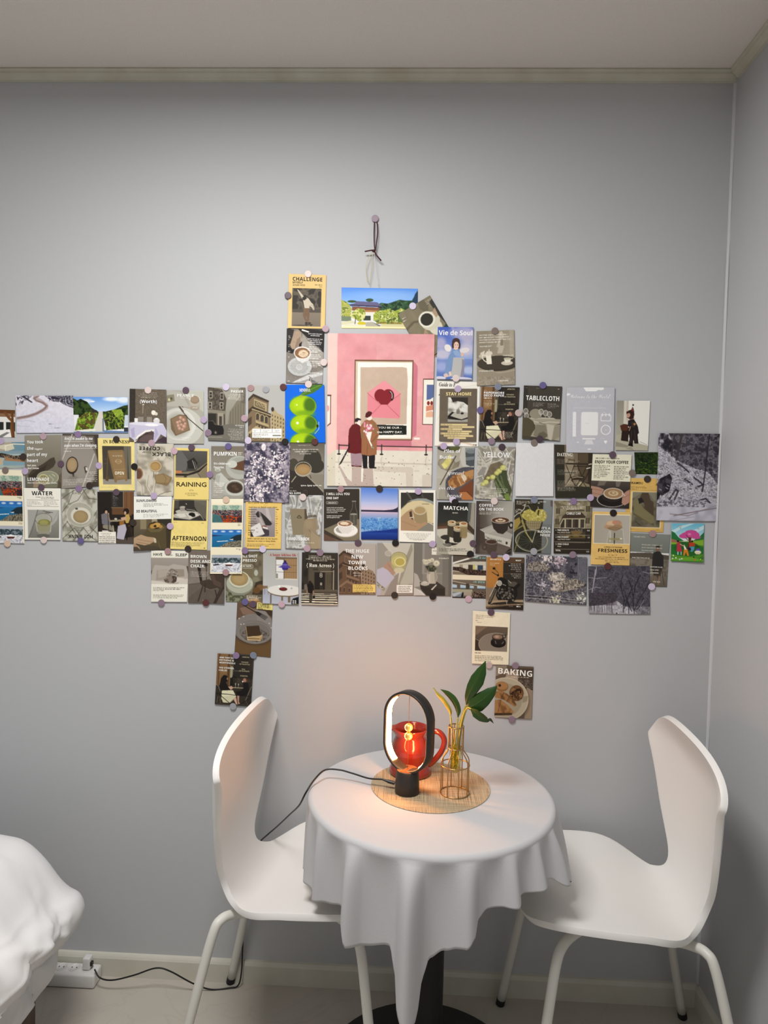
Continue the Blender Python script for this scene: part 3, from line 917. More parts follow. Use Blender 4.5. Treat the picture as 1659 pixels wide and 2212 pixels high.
def build_cards():
    made = []
    for name, label, quad, draw, layer, curl, cat, bend, seed in CARDS:
        q = [on_wall(quad[i], quad[i + 1]) for i in range(0, 8, 2)]
        wpx = math.hypot(quad[2] - quad[0], quad[3] - quad[1]); hpx = math.hypot(quad[6] - quad[0], quad[7] - quad[1])
        nx, ny = int(round(wpx * 1.05)), int(round(hpx * 1.05))
        k = Cv(nx + 1, ny + 1); draw(k)
        made.append([name, label, quad, q, layer, curl, cat, bend, seed, nx, ny, k])
    for i, mrow in enumerate(made):
        CARDS[i] = tuple(mrow)
    glyphs = bake_texts()
    for name, label, quad, q, layer, curl, cat, bend, seed, nx, ny, k in made:
        tl, tr, br, bl = [np.array(p) for p in q]
        cen = (tl + tr + br + bl) / 4
        y0 = -(.0008 + LSTEP * layer)
        rs = np.random.RandomState(1000 + seed + len(name) + int(quad[0])); p1, p2, p3 = rs.rand(3) * 6.28

        def pos(u, v):
            u = np.asarray(u, float); v = np.asarray(v, float)
            P = (tl[:, None] * (1 - u) + tr[:, None] * u) * (1 - v) + (bl[:, None] * (1 - u) + br[:, None] * u) * v
            d = curl * .001 * (.5 + .5 * np.sin(5.5 * v + 2 * u + p1)) * .45 + curl * .0006 * (1 + np.sin(6 * u + p2 - 1.5 * v)) * .5 + bend * .001 * np.clip(v - .45, 0, 1) ** 2 * 3.3 * (.7 + .3 * np.sin(4 * u + p3))
            return np.stack([P[0] - cen[0], -d, P[1] - cen[1]], -1)
        U, Vv = np.meshgrid(np.linspace(0, 1, nx + 1), np.linspace(0, 1, ny + 1))
        co = pos(U.ravel(), Vv.ravel())
        im = k.im.reshape(ny + 1, 2, nx + 1, 2, 3).mean((1, 3)).reshape(-1, 3)
        col = np.clip(lin(im) ** 1.08 * GAIN, 0.004, .93)
        idx = np.arange((nx + 1) * (ny + 1)).reshape(ny + 1, nx + 1)
        f = np.stack([idx[:-1, :-1], idx[1:, :-1], idx[1:, 1:], idx[:-1, 1:]], -1).reshape(-1, 4)
        # cut edge of the paper, turned back towards the wall
        bd = np.concatenate([idx[0, :-1], idx[:-1, -1], idx[-1, :0:-1], idx[:0:-1, 0]])
        nb = len(bd); base = len(co)
        eco = co[bd] + np.array([0, .0004, 0]); co = np.concatenate([co, eco])
        col = np.concatenate([col, np.clip(col[bd] * .5 + .35, 0, .9)])
        jj = np.arange(nb); f2 = np.stack([bd, bd[(jj + 1) % nb], base + (jj + 1) % nb, base + jj], -1)
        f = np.concatenate([f, f2])
        me = bpy.data.meshes.new(name)
        me.vertices.add(len(co)); me.vertices.foreach_set('co', co.astype(np.float32).ravel())
        me.loops.add(f.size); me.loops.foreach_set('vertex_index', f.astype(np.int32).ravel())
        me.polygons.add(len(f)); me.polygons.foreach_set('loop_start', np.arange(0, f.size, 4, dtype=np.int32))
        me.update(calc_edges=True)
        ca = me.color_attributes.new('print', 'FLOAT_COLOR', 'POINT')
        ca.data.foreach_set('color', np.concatenate([col, np.ones((len(col), 1))], 1).astype(np.float32).ravel())
        o = link(name, me, M_print, None, False); o.location = (cen[0], y0, cen[1])
        tag(o, label, cat, 'cards taped to the wall')
        PLACED.append((q, y0 - curl * .0008 - abs(bend) * .0003))
        if not k.texts:
            continue
        Vs = []; Fs = []; Cs = []; n0 = 0
        asp = hpx / wpx
        for s, x0, x1, yb, h, c, st, flip, skew in k.texts:
            v, fs = glyphs[(s, st)]
            if not len(v):
                continue
            mn, mx = v.min(0), v.max(0); wn = mx[0] - mn[0]; hn = mx[1]
            if x0 is None or x1 is None:
                wd = wn / hn * h * asp
                if x0 is None:
                    x0 = x1 - wd
                else:
                    x1 = x0 + wd
            tu = (v[:, 0] - mn[0]) / wn; tv = v[:, 1] / hn
            if flip:
                u = x1 - tu * (x1 - x0); vv = yb - h + tv * h
            else:
                u = x0 + tu * (x1 - x0); vv = yb - tv * h
            vv = vv + skew * (u - x0)
            P = pos(np.clip(u, 0, 100) / 100, np.clip(vv, 0, 100) / 100); P[:, 1] -= .0005
            Vs.append(P); Fs += [tuple(i + n0 for i in p) for p in fs]; n0 += len(v)
            cc = np.clip(lin(hexc(c)) * GAIN, .004, .93); Cs.append(np.tile(cc, (len(v), 1)))
        V = np.concatenate(Vs); Cc = np.concatenate(Cs)
        me = bpy.data.meshes.new('lettering'); me.from_pydata(V.tolist(), [], Fs); me.update()
        ca = me.color_attributes.new('print', 'FLOAT_COLOR', 'POINT')
        ca.data.foreach_set('color', np.concatenate([Cc, np.ones((len(Cc), 1))], 1).astype(np.float32).ravel())
        lt = link('lettering', me, M_print, o); lt['kind'] = 'stuff'
# ------------------------------------------------------------------ the cards, west part of the wall
W_ = 'f4f2ea'


def d(k):                                  # dark pavilion garden
    k.F('e6e6e2').R(0, 0, 100, 14, '6a4326').R(48, 14, 100, 26, '7a5230', .8).R(40, 45, 100, 78, '2c3230').R(70, 40, 76, 80, 'e8e8e0').P([48, 75, 90, 70, 100, 100, 55, 100], 'f0efec')
    k.P([50, 100, 78, 80, 86, 82, 66, 100], '555550', .7).L([74, 12, 84, 30, 92, 40, 90, 70, 94, 100], 7, '7d5332').L([92, 10, 96, 100], 6, '6d4527').E(52, 18, 6, 7, '3a2018').R(40, 70, 60, 74, '30332f')
C('photo_card', 'small photo of a wooden pavilion with snow, half outside the picture', (-50, 883, 33, 886, 33, 945, -50, 944), d, 0)


def d(k):
    k.V('e2dfe8', 'd6d6e4').B(['3c3a46', '8b8894', 'd0cdd8', 'e6e3ec', 'ded9e2'], 26, poly=[0, 0, 32, 0, 24, 8, 14, 22, 0, 30], seed=1).P([9, 2, 16, 2, 30, 18, 28, 20], '4a4754')
    k.B(['35333f', '5d5a68', '9794a2', 'cfcbd6', '40404c'], 30, poly=[50, 0, 100, 0, 100, 34, 88, 28, 76, 17, 64, 16, 56, 8], seed=2)
    for i in range(9):
        k.L([58 + 5 * i, 0, 59 + 5 * i + (i % 3), 15 + i], .9, '2f2d38', .8)
    k.L([34, 3, 36, 8, 47, 18, 54, 27, 53, 33, 46, 40, 33, 50, 18, 57, 2, 61], 6, '9a7f78', .45).L([40, 2, 32, 8, 36, 14, 48, 20, 54, 28, 48, 38, 36, 48, 22, 55, 3, 60], 3.2, '7d625c', .65)
    k.L([0, 68, 20, 66, 32, 70], 1.2, 'bdb9c6', .8).L([0, 80, 24, 83], 1, 'bdb9c6', .7).N(.06, 30)
    k.S(56, 74, 76, 1, 3, '6a6876', .9, hh=.9).S(66, 92, 86.5, 1, 3, '6a6876', .9, hh=.9)
C('photo_card', 'photo of a snowy path bending through bare trees, high up at the far end', (34.4, 854.7, 159, 855, 160.4, 935, 37, 935.7), d, 1, .5)


def d(k):
    k.V('6e9fe0', 'c4dcf4', 0, 0, 100, 42).E(25, 12, 10, 6, 'eef4fc', .8, soft=.8).E(70, 6, 14, 6, 'f6f9fd', .9, soft=.8).E(92, 8, 12, 9, 'f0f5fc', .9, soft=.8).E(36, 13, 4, 2, 'ffffff', .8)
    k.B(['16240f', '2a3c1a', '3d5526'], 16, poly=[0, 4, 8, 10, 14, 6, 26, 14, 34, 30, 44, 40, 60, 40, 76, 34, 92, 24, 100, 22, 100, 62, 0, 62], seed=3)
    k.R(0, 50, 10, 80, 'e8eaec').R(88, 50, 100, 80, 'c8d4de').P([34, 32, 44, 38, 44, 45, 34, 44], '3a3434').R(46, 40, 54, 46, 'd4d0c8')
    k.B(['5d7a26', '86a233', 'a4bb48', '3e521c', '4d4a22', '6e5a30'], 20, poly=[8, 60, 24, 42, 44, 44, 44, 60, 36, 96, 2, 94], seed=4).B(['2c3a18', '4f6424', '86a035', '3a3620'], 18, poly=[54, 50, 70, 36, 86, 34, 94, 48, 92, 88, 60, 92], seed=5)
    k.B(['8ca43a', 'a8bc4a', '6c8430'], 20, poly=[70, 36, 88, 34, 92, 52, 78, 56], seed=6)
    k.P([46, 46, 54, 46, 56, 98, 34, 98], 'd8d4c8').P([53, 60, 56, 60, 56, 98, 53, 98], '50607a', .7).P([6, 92, 40, 88, 40, 94, 2, 99], 'ece8d8').R(0, 96, 100, 100, '8fa6c4').P([56, 92, 100, 95, 100, 98, 56, 98], '5a7aa8', .8).R(92, 84, 100, 96, '3a4048')
C('photo_card', 'bright photo of a garden path between clipped trees under a blue sky', (159, 857.6, 276.7, 858.3, 277.6, 935.4, 160.6, 935), d, 1, .5)


def d(k):
    k.F('6f6558').R(0, 0, 16, 62, '3e3833').N(.18, 40).L([37, 30, 36, 45], 2, 'a89c8a').R(35, 28, 40, 30, 'd8d0c0').E(65, 44, 6, 4.5, 'f0ecdc').E(72, 46, 4, 3, 'dcd8c4').L([66, 50, 68, 56], 1.2, '7c7a60')
    k.E(30, 62, 12, 3, '4c463e').R(14, 55, 23, 64, 'ecebe8').R(24, 52, 38, 64, 'a29c94', .7).R(47, 52, 61, 64, 'a8a298', .7).E(73, 59, 8.5, 5.5, 'dcdad8').E(73, 55, 4, 1.5, 'f2f2f0')
    k.P([0, 64, 90, 64, 100, 78, 98, 90, 84, 84, 70, 100, 20, 100, 6, 92, 0, 90], 'c9c5da').E(45, 65, 45, 3.2, 'dedbe8').P([14, 72, 16, 90, 8, 92, 4, 76], 'b3aec8').P([70, 70, 78, 84, 66, 98], 'b6b1ca').E(60, 67, 18, 2.5, 'f2f1f4')
    k.P([14, 100, 20, 92, 40, 80, 62, 76, 66, 82, 64, 100], '5a4a4a').L([16, 99, 24, 89, 44, 79, 64, 77], 5, 'efece6')
    for i in range(9):
        k.L([18 + i * 5, 97 - i * 2.3, 20 + i * 5, 94 - i * 2.0], 1.6, '2a2424')
        k.L([34 + i * 3.4, 86, 30 + i * 4, 100], .9, '8f7c78')
    k.P([70, 98, 92, 88, 100, 90, 100, 100], '4a3c44')
    k.S(22, 88, 7, 1, 4, 'e8e4d8', .8, 'c').S(20, 84, 10, 3, 3.1, 'f0ece0', .85, 'c').T('{Worth}', 28, 75, 26, 6.2, 'fbfaf4', 'b')
C('postcard', 'brown postcard of a laid cafe table with the word Worth in brackets', (281, 840, 360, 842, 361, 956.5, 280, 954.7), d, 1, .8, bend=1)


def d(k):
    k.F('a8a59a').P([0, 0, 38, 3, 60, 30, 0, 30], 'b4b2a8').P([46, 0, 100, 0, 100, 40, 70, 26, 50, 10], 'c2c1b6').R(60, 0, 100, 100, 'bdbcb0', .35)
    k.P([0, 10, 20, 8, 22, 20, 0, 24], '8c8672').E(7, 18, 3, 2.6, 'cfc9a0').E(13, 16, 3, 2.6, '5d5a48').L([42, 30, 50, 36], 2, '6e6658')
    k.E(38, 68, 60, 36, 'c6c6bc').E(34, 64, 44, 29, 'd7d7cf').E(30, 64, 34, 24, 'a7a59a', .75, soft=.4)
    k.P([10, 53, 34, 45, 54, 46, 63, 74, 24, 85, 12, 72], '7d6a52').P([13, 54, 34, 47, 52, 48, 60, 73, 26, 82], '8e7860')
    for x, y, r in [(30, 60, 5), (38, 51, 5), (46, 55, 5), (36, 58, 4), (32, 66, 5), (40, 64, 4), (47, 67, 6), (35, 71, 5), (43, 73, 4), (50, 62, 4)]:
        k.E(x, y, r, r * .7, 'b08c78').E(x - .8, y - .6, r * .55, r * .4, 'd0aa98')
    k.E(76, 19, 15, 10.5, 'd8d6cc').R(60, 18, 90, 33, 'b3aa9c', .8).E(75, 33, 13, 4, 'a89c8c').E(76, 17, 12, 7.5, '94806c').E(76, 16, 11, 5.5, 'a38f7a')
    k.L([34, 30, 40, 37, 58, 52, 97, 75], 2.2, '3d342c').L([35, 31, 44, 39], 4.5, '5c5044')
    k.T('PEANUT', 28, 74, 11.5, 5, 'f6f4ee', 'sb').S(36, 66, 14, 1, 3, 'f4f2ea').T('drink', 70, 84, 33, 3, 'f6f4ee', 'si').T('plate', 74, 84, 73, 2.6, 'f6f4ee', 'si').S(42, 70, 88, 3, 2.4, 'f4f2ea', .8)
C('postcard', 'pale postcard of peanut toast on a plate with a knife and a glass', (361, 843, 440.3, 845, 441, 959, 361, 959), d, 1, .7)


def d(k):
    k.F('9d9a8e').V('a9a69a', '8e8a7e').P([0, 0, 38, 4, 50, 22, 47, 44, 46, 74, 0, 74], '5d554b').B(['4e473e', '5f574c', '6c6458'], 24, poly=[0, 0, 34, 3, 44, 22, 46, 44, 0, 44], seed=8)
    k.P([0, 42, 48, 44, 48, 50, 0, 48], '8d8678')
    for x, y in [(4, 8), (33, 10), (2, 28), (32, 28)]:
        k.R(x, y, x + 9, y + 13, 'b5ae9e').R(x + 1.5, y + 1.5, x + 7.5, y + 12, '3c3731').R(x, y + 6, x + 9, y + 7, '9f9889')
    k.R(0, 50, 22, 68, '35312c').R(26, 48, 42, 78, 'a19a8a').R(30, 54, 38, 78, '4b453d')
    k.P([100, 10, 80, 22, 58, 46, 54, 66, 100, 72], '857e70')
    for i in range(6):
        k.L([60 + i * 7, 44 - i * 4, 60 + i * 7, 68], 1.2, '5f584d', .8)
    k.L([78, 20, 84, 2, 88, 18], 1.5, '6a6356').P([86, 0, 100, 0, 100, 30, 88, 28], '6c6558', .8)
    k.P([0, 72, 46, 70, 60, 66, 100, 72, 100, 100, 0, 100], '77736a').P([0, 64, 8, 62, 18, 70, 40, 72, 43, 80, 42, 88, 24, 90, 0, 90], '262422').E(21, 85, 5, 4, '3a3835').E(21, 85, 2.5, 2, '8a857a').L([2, 64, 14, 63, 22, 71], 1.2, '6a665e').L([0, 94, 38, 93], .8, 'c4c0b2').V('6f6b62', '7d796e', 0, 96, 100, 100)
    k.T('PASSER', 62, 95, 9.5, 4.6, 'f6f4ee', 'b').S(52, 95, 13, 6, 2.2, 'f2f0e8', .8, 'r').S(70, 96, 70, 2, 3, 'ffffff', .9, 'r', .8).S(50, 96, 77, 9, 2.3, 'f2f0e8', .8, 'r')
C('postcard', 'grey postcard of a corner building and a black car in a city street', (449.4, 836.6, 530.8, 837.5, 529.5, 955.3, 450.3, 950.6), d, 1, .8, bend=2)


def bld(k, sky, body, dark, pale):
    """old corner building with a loggia, shared by two different cards"""
    k.V(sky, sky).P([2, 23, 14, 15, 56, 28, 54, 46, 50, 100, 0, 100, 0, 24], body)
    k.P([0, 24, 14, 15, 57, 28, 53, 31, 14, 20, 0, 29], dark).P([16, 24, 50, 33, 50, 47, 16, 38], pale).P([18, 27, 46, 35, 46, 45, 18, 37], dark, .55)
    for x, y in [(25, 33), (34, 35), (42, 37.5)]:
        k.E(x, y, 3.6, 2.6, pale).E(x, y, 1.8, 1.3, dark)
    k.P([0, 44, 12, 37, 66, 52, 60, 58, 12, 44, 0, 52], dark).P([10, 41, 64, 53.5, 63, 55, 10, 43], pale)
    k.P([0, 52, 14, 46, 60, 58, 62, 100, 0, 100], body)
    for i, (x, y) in enumerate([(26, 56), (38, 59), (49, 61.5)]):
        k.E(x, y - 3, 5.4, 4.5, pale).R(x - 5.4, y - 3, x + 5.4, y + 6, pale).E(x, y - 2.6, 4, 3.6, dark).R(x - 4, y - 2.6, x + 4, y + 5.5, dark).R(x - 1, y - 4, x + 1, y + 5, '5d6066', .6)
    k.P([21, 62, 56, 70, 56, 74, 21, 66], pale).P([22, 67, 54, 75, 46, 82, 26, 76], dark, .8)
    for i in range(4):
        k.R(25 + 8 * i, 70 + 2 * i, 28 + 8 * i, 77 + 2 * i, pale, .8)
    k.P([0, 84, 22, 72, 62, 84, 62, 88, 22, 77, 0, 89], pale).P([0, 60, 10, 55, 10, 68, 0, 74], dark, .8)
    k.P([62, 50, 66, 42, 72, 44, 80, 50, 92, 54, 100, 64, 100, 100, 60, 100], pale).E(66, 43, 4, 4, dark)
    for r in range(7):
        for c_ in range(5):
            x = 64 + c_ * 7.4; y = 52 + r * 7 + c_ * 1.8
            if y < 98:
                k.R(x, y, x + 2.4, y + 3.6, dark, .85)
    for x in (2, 12, 26, 38):
        k.R(x, 84 + x * .1, x + 6, 96, pale, .8).R(x + 1, 85.5 + x * .1, x + 5, 95, dark, .9)


def d(k):
    k.F('b9b7b2'); bld(k, 'b9b8b4', '85735a', '4a3f33', 'b9a882')
    k.R(12, 77, 90, 93, 'fbfaf2').R(13, 83.5, 88, 84, '55524c', .8).L([34, 77.5, 34, 83], .8, '55524c').L([65, 77.5, 65, 83], .8, '55524c').S(15, 30, 80, 2, 2, '3d3a34').S(40, 60, 80, 2, 2, '3d3a34').S(72, 86, 80, 2, 2, '3d3a34').S(15, 58, 86.5, 3, 2.2, '3d3a34').R(66, 88, 88, 90, '3d3a34', .7)
C('postcard', 'postcard of a tan corner tower under pale sky with a white ticket label', (537, 833, 616.4, 831.5, 616.4, 954.4, 536, 953.8), d, 1, .4)


def d(k):
    k.F('0a6fe2')
    k.P([38, 18, 52, 8, 66, 0, 98, 0, 86, 8, 70, 15, 52, 19], '4f7a2c').L([40, 18.5, 70, 7, 90, 1], 1.5, '7da044')
    for cx, cy, rx, ry in ((45, 37, 33, 17.5), (47, 68, 33, 16.5), (46, 100, 33, 17)):
        k.E(cx, cy, rx, ry, '9fc410').E(cx - 6, cy - 3, rx * .7, ry * .7, 'b6d818', .9, soft=.8).E(cx + 17, cy - 2, rx * .45, ry * .72, '3f6a1c', .85, soft=.5).E(cx + 6, cy + ry * .75, rx * .7, ry * .32, '7aa818', .8, soft=.7).E(cx, cy, rx, ry, '86ad1e', .9, ring=.9)
    k.E(31, 66, 3, 2.2, 'ffffff').E(30, 35, 2, 1.5, 'e4f2a8').E(32, 98, 2.6, 2, 'ffffff').L([74, 84, 84, 76, 84, 64], 1, 'e8f4b0').E(81, 71, 3, 3, '1e3c14').E(40, 20.5, 5, 2, 'a8b830')
    k.T('MINDFUL', 36.5, 65, 12, 5.2, 'ffffff', 'sb')
C('postcard', 'vivid blue postcard of three stacked green olives', (616.4, 831.5, 700.8, 831.5, 703.2, 956.8, 617, 956.2), d, 2, .3)


def d(k):
    k.B(['433f50', '565162', '6c6677', '8a828e', 'a79ea8'], 9, seed=11, oct=3)
    r = random.Random(3)
    for i in range(330):
        x, y = r.choice([(28, 30), (75, 25), (80, 60), (40, 78), (20, 58), (60, 48), (32, 95)]); x += r.gauss(0, 9); y += r.gauss(0, 7)
        k.E(x, y, r.uniform(1.2, 3.6), r.uniform(.7, 1.6), r.choice(['f4ecec', 'e6dadd', 'fbf6f2', 'd8c8d0']), .9, r.uniform(0, 180))
    for i in range(60):
        x, y = r.uniform(0, 100), r.uniform(0, 100); a = r.uniform(0, 6.3); k.L([x, y, x + 5 * math.cos(a), y + 4 * math.sin(a)], .8, r.choice(['3f3c4c', 'b5acb6', 'f0e8ea', '58536a']), .8)
    k.E(42, 8, 5, 6, 'e8dde0').N(.2, 40)
C('photo_card', 'large photo of pale lilac blossom, upright between the tower card and the dark coffee card', (529, 956.8, 628, 956, 625, 1086.8, 527, 1083), d, 2, .4)


def d(k):
    k.F('8f887a').V('6d665b', '9c968a', 0, 0, 100, 60).P([0, 50, 30, 48, 55, 66, 100, 96, 100, 100, 0, 100], '3e3832').L([8, 46, 26, 50, 56, 66, 100, 94], 2, 'b1a894', .8)
    k.E(12, 42, 14, 12, '4f4a3f').E(66, 34, 26, 22, '423e35').E(76, 44, 24, 14, '423e35').E(40, 50, 24, 15, '9c9688').E(40, 47, 23, 14, '4a463e').E(40, 50, 23, 13, 'c0b8a6', .9, ring=1).E(40, 51, 21, 10.5, 'a1845a').E(40, 52, 16, 7, 'b39568', .8, soft=.8)
    k.L([20, 64, 8, 75], 2, 'c7bda6').L([60, 62, 63, 68], 2, '4a463e')
    k.S(18, 66, 5, 1, 2, 'f4f0e4', .9, 'c').S(4, 88, 13, 3, 4, 'fbf8ee', .9, 'c', .9)
    k.T('on each daily work', 34, 94, 84, 3, 'f6f2e8', 'sb', True).S(2, 14, 86, 1, 2, 'd8d0c0').S(2, 34, 92, 1, 2, 'e8e2d4', .9, hh=.8).T('TASTE TIME', -4, 36, 98.5, 3.6, 'fbf8ee', 'b', True)
C('postcard', 'dark brown coffee cup postcard hanging upside down beside the lilac blossom', (627, 957, 701, 957, 699, 1069, 624, 1069), d, 1, .7)


def d(k):
    k.F('e9c878').N(.05, 8)
    body = ['And that we finish each other', 'sentences', 'laughter', 'the truth', 'Just that', 'want and', 'wanting to', 'reasons', 'than', 'is a', 'sunny', 'people', 'for']
    for i in range(13):
        y = 12.5 + i * 4.9
        k.T(body[i], 8, 88 if i == 0 else None, y, 2.6, '5a4a2c', 'sb')
        if i:
            k.S(84, 93 if i % 3 else 88, y - 1, 1, 2, '5a4a2c', .9, hh=.9, seed=i)
    k.R(15, 13, 82, 74.5, '8d8486').V('b4aaa8', '8f8688', 15, 13, 82, 74.5).P([30, 13, 82, 13, 82, 44, 60, 34, 44, 18], 'aea4a2').P([54, 13, 62, 13, 72, 40, 60, 40], 'c6bcb8', .8)
    k.P([28, 26, 34, 20, 42, 22, 60, 34, 74, 46, 70, 50, 54, 50, 44, 36, 32, 32], '3c3636').P([36, 20, 42, 22, 46, 36, 40, 36], '7f7874').P([36, 34, 44, 30, 58, 52, 50, 58], 'c2b8b2', .7).P([15, 55, 40, 44, 54, 68, 26, 74.5, 15, 70], 'e0dcd8').P([46, 56, 66, 60, 66, 72, 40, 74.5, 54, 68], '4a4246').P([15, 60, 24, 74.5, 15, 74.5], '3a3434').E(52, 53, 7, 3, '8a5a54')
    k.P([48, 52, 62, 55, 62, 58, 48, 55], 'e8e0d8').S(30, 40, 56, 1, 2, '3c3636').S(30, 44, 64, 1, 2, '3c3636')
    k.T('hold a special place in our hearts', 7, 89, 79.5, 2.9, '4d3e22', 'sb').T('because we want to keep them.', 7, 85, 84.5, 2.9, '4d3e22', 'sb').S(6, 84, 90, 2, 3.4, '6a5a38', .9, hh=.8).T("don't drive too fast", 6, 62, 3.2, 2.6, '7a6434', 'r')
C('postcard', 'amber yellow postcard of black shoes in a bag framed by serif text', (531.5, 1083.8, 609.2, 1084.4, 607.4, 1186, 529.6, 1185), d, 1, .6)


def d(k):
    k.F('b4b4ae').B(['8e8e88', 'a8a8a2', 'c0c0bc', 'd4d4d2', '9a9a94'], 5, seed=21, soft=1)
    for a in ([10, 0, 20, 20, 4, 60], [34, 0, 30, 22, 20, 60, 12, 90], [62, 4, 70, 40, 82, 20], [96, 10, 84, 40, 96, 70]):
        k.L(a, 2.2, '7f7f7a', .7).L([a[0] + 4] + a[1:2] + [a[2] + 4] + a[3:], 1.6, 'dededc', .7)
    k.P([13, 26, 56, 26, 60, 44, 50, 66, 52, 74, 22, 75, 18, 56], '8f846c').P([52, 26, 57, 26, 62, 50, 54, 64], '5c5344').L([33, 42, 38, 38, 44, 42], 1.8, '3c362a').L([34, 43, 44, 43], 1.4, '3c362a')
    k.P([54, 45, 84, 42, 90, 62, 84, 66, 96, 100, 70, 100, 56, 80, 48, 66], '9a8a70').P([62, 62, 78, 70, 96, 74, 96, 80, 74, 76], '84755d', .8).E(64, 54, 11, 8, 'a39378', .8, soft=.8).P([70, 66, 96, 78, 98, 100, 72, 100], 'a3947a')
    k.P([52, 44, 86, 40, 82, 36, 62, 38], '5c4f42', .7)
    k.S(54, 96, 9, 1, 2, 'f4f2ea', .9, 'r').S(64, 96, 12, 1, 2, 'f4f2ea', .9, 'r').T('FAMOUS BOOK', 5, 67.5, 84.5, 5.6, 'fdfcf6', 'b').S(5, 82, 88.5, 2, 2.6, 'f4f2ea', .9, hh=.6)
C('postcard', 'grey postcard of two kraft notebooks lying on white sheets', (616.4, 1069, 697, 1070, 694, 1186, 616.4, 1184), d, 1, .8, bend=2)


def d(k):
    k.F('3f3a33').P([0, 78, 54, 62, 100, 58, 100, 100, 0, 100], '857c66').P([0, 78, 0, 88, 46, 100, 58, 100], '4a3e34').P([0, 86, 40, 100, 0, 100], '6d5346')
    k.L([80, 24, 90, 24], 2, 'a9a79e').L([82, 25, 80, 38, 74, 46, 74, 62], 1.2, '7d7b72', .9).L([88, 25, 90, 38, 94, 46, 94, 66], 1.2, '7d7b72', .9).E(84, 49, 9.5, 2, '9d9b92').R(74.5, 50, 93.5, 70, '5a564c', .9).R(84, 50, 86, 68, '8a877a', .7)
    k.E(62, 81, 33, 12, 'd8d4cc').E(62, 79.5, 33, 11.5, 'efece6').E(56, 79, 22, 7, 'aaa69c').P([39, 68, 81, 68, 78, 80, 70, 86, 52, 86, 42, 78], 'dedad2').E(60, 67.5, 21, 6.2, 'efece6').E(60, 67, 19, 5, '9a7050').E(57, 66.5, 11, 3, 'e4d4bc').L([62, 64, 70, 67, 64, 70], 2, 'e4d4bc').E(80, 76, 4, 3, 'dedad2', 1, ring=1.2)
    k.T('I WILL LOVE YOU', 7, 73, 12, 4.6, 'f4f1e8', 'b').T('ONE DAY', 7, 42, 20, 4.6, 'f4f1e8', 'b').T('I BELIEVE IT', 11, 36, 27.8, 2, 'f4f1e8', 'b').L([9, 24.4, 38, 24.4, 40, 26.8, 38, 29.2, 9, 29.2, 7, 26.8, 9, 24.4], .8, 'd8d4c8')
    for i, s in enumerate(['I come home and everything', "feels the same. I come home and", 'I feel like nothing has changed', 'I come home and I.']):
        k.T(s, 8, None, 37 + i * 3.2, 1.8, 'f0ece2', 'b')
    k.T('another day has passed', 8, 51, 53, 2, 'f0ece2', 'b').T("and I'm glad it's over", 8, 45, 56.3, 2, 'f0ece2', 'b')
C('postcard', 'dark postcard of a white latte cup and saucer with a glass carafe', (700, 1056, 776, 1056, 776, 1167.8, 699.8, 1167.4), d, 1, .5)


def d(k):
    k.V('5b86d8', 'b9c2e6', 0, 0, 100, 30).V('b9c2e6', 'e3cfda', 0, 28, 100, 44).R(0, 43, 100, 45.5, '3a3858').P([0, 43.5, 60, 43, 86, 41, 96, 38, 100, 35, 100, 46, 0, 46], '35334c').R(0, 46, 100, 49, 'd5bfd0').V('c3b5d0', '7da4d4', 0, 48, 100, 60).V('6fa0d8', '4178bc', 0, 60, 100, 80)
    k.B(['3f72b6', '5a94d2', '7fb4e2', '9cc6ea', '4a82c4'], 34, 0, 58, 100, 84, seed=4, a=.75)
    k.P([0, 85, 30, 82, 70, 79, 100, 76, 100, 100, 0, 100], '1c3a8c').V('2a4ea0', '16307a', 0, 86, 100, 100).L([0, 85, 30, 83, 70, 80, 100, 77], 1.6, '6fa4dc', .7)
    k.S(42, 56, 58, 1, 3, 'dce8f4', .8, 'c', 1.4).S(42, 56, 62, 1, 3, 'dce8f4', .6, 'c', 1).S(42, 56, 75, 1, 3, 'dce8f4', .6, 'c', 1).S(40, 60, 81.5, 1, 2, 'dce8f4', .8, 'c')
C('postcard', 'blue postcard of a calm sea shore below the pink poster', (780, 1053.3, 860, 1055.5, 859.3, 1166, 780.3, 1165), d, 1, .4)


def d(k):
    k.F('f1efe4').R(5, 5, 94, 78, '8d8468').P([5, 5, 94, 5, 94, 24, 74, 16, 50, 17, 24, 24, 5, 36], '3f3d38').L([22, 5, 34, 18], 5, '6a665e', .7).L([60, 5, 66, 14], 4, '5e5a54', .7)
    k.P([5, 38, 24, 25, 48, 18, 72, 18, 94, 28, 94, 62, 60, 70, 46, 78, 5, 78], 'd6c8a0').P([22, 22, 60, 20, 94, 26, 94, 22, 72, 16, 50, 16], '9aa09a')
    k.P([44, 78, 62, 64, 82, 60, 94, 66, 94, 78], '8c887c').L([44, 78, 62, 66, 80, 61, 94, 66], 1.4, 'efe8d2')
    k.E(57, 39, 18, 8.5, 'a89878').P([39, 40, 75, 40, 78, 62, 70, 68, 50, 66, 42, 58], 'a08d6c').E(57, 38.5, 18, 8.8, 'c9bda0').E(57, 38.5, 14.5, 6.8, 'b29a70')
    k.P([5, 52, 20, 42, 34, 36, 40, 40, 38, 50, 44, 62, 60, 64, 72, 60, 78, 64, 64, 70, 48, 78, 5, 78], 'b39474').P([28, 42, 34, 40, 38, 58, 30, 52], '4a3c30').L([8, 60, 30, 66, 48, 70], 2, '9a7c5e', .6).L([30, 53, 38, 52], 2, 'e8e0d0')
    k.T('(smells)', 63, 82, 27, 2.4, '5a5648', 'si').S(12, 88, 83, 5, 2.6, '55524a', .75, 'c', .5).S(20, 82, 95.5, 1, 3, '55524a', .8, 'c')
C('postcard', 'white bordered postcard of a hand holding an iced latte glass', (862.5, 1058.7, 941, 1059, 940.3, 1172.6, 862.2, 1170), d, 1, .6, bend=2)


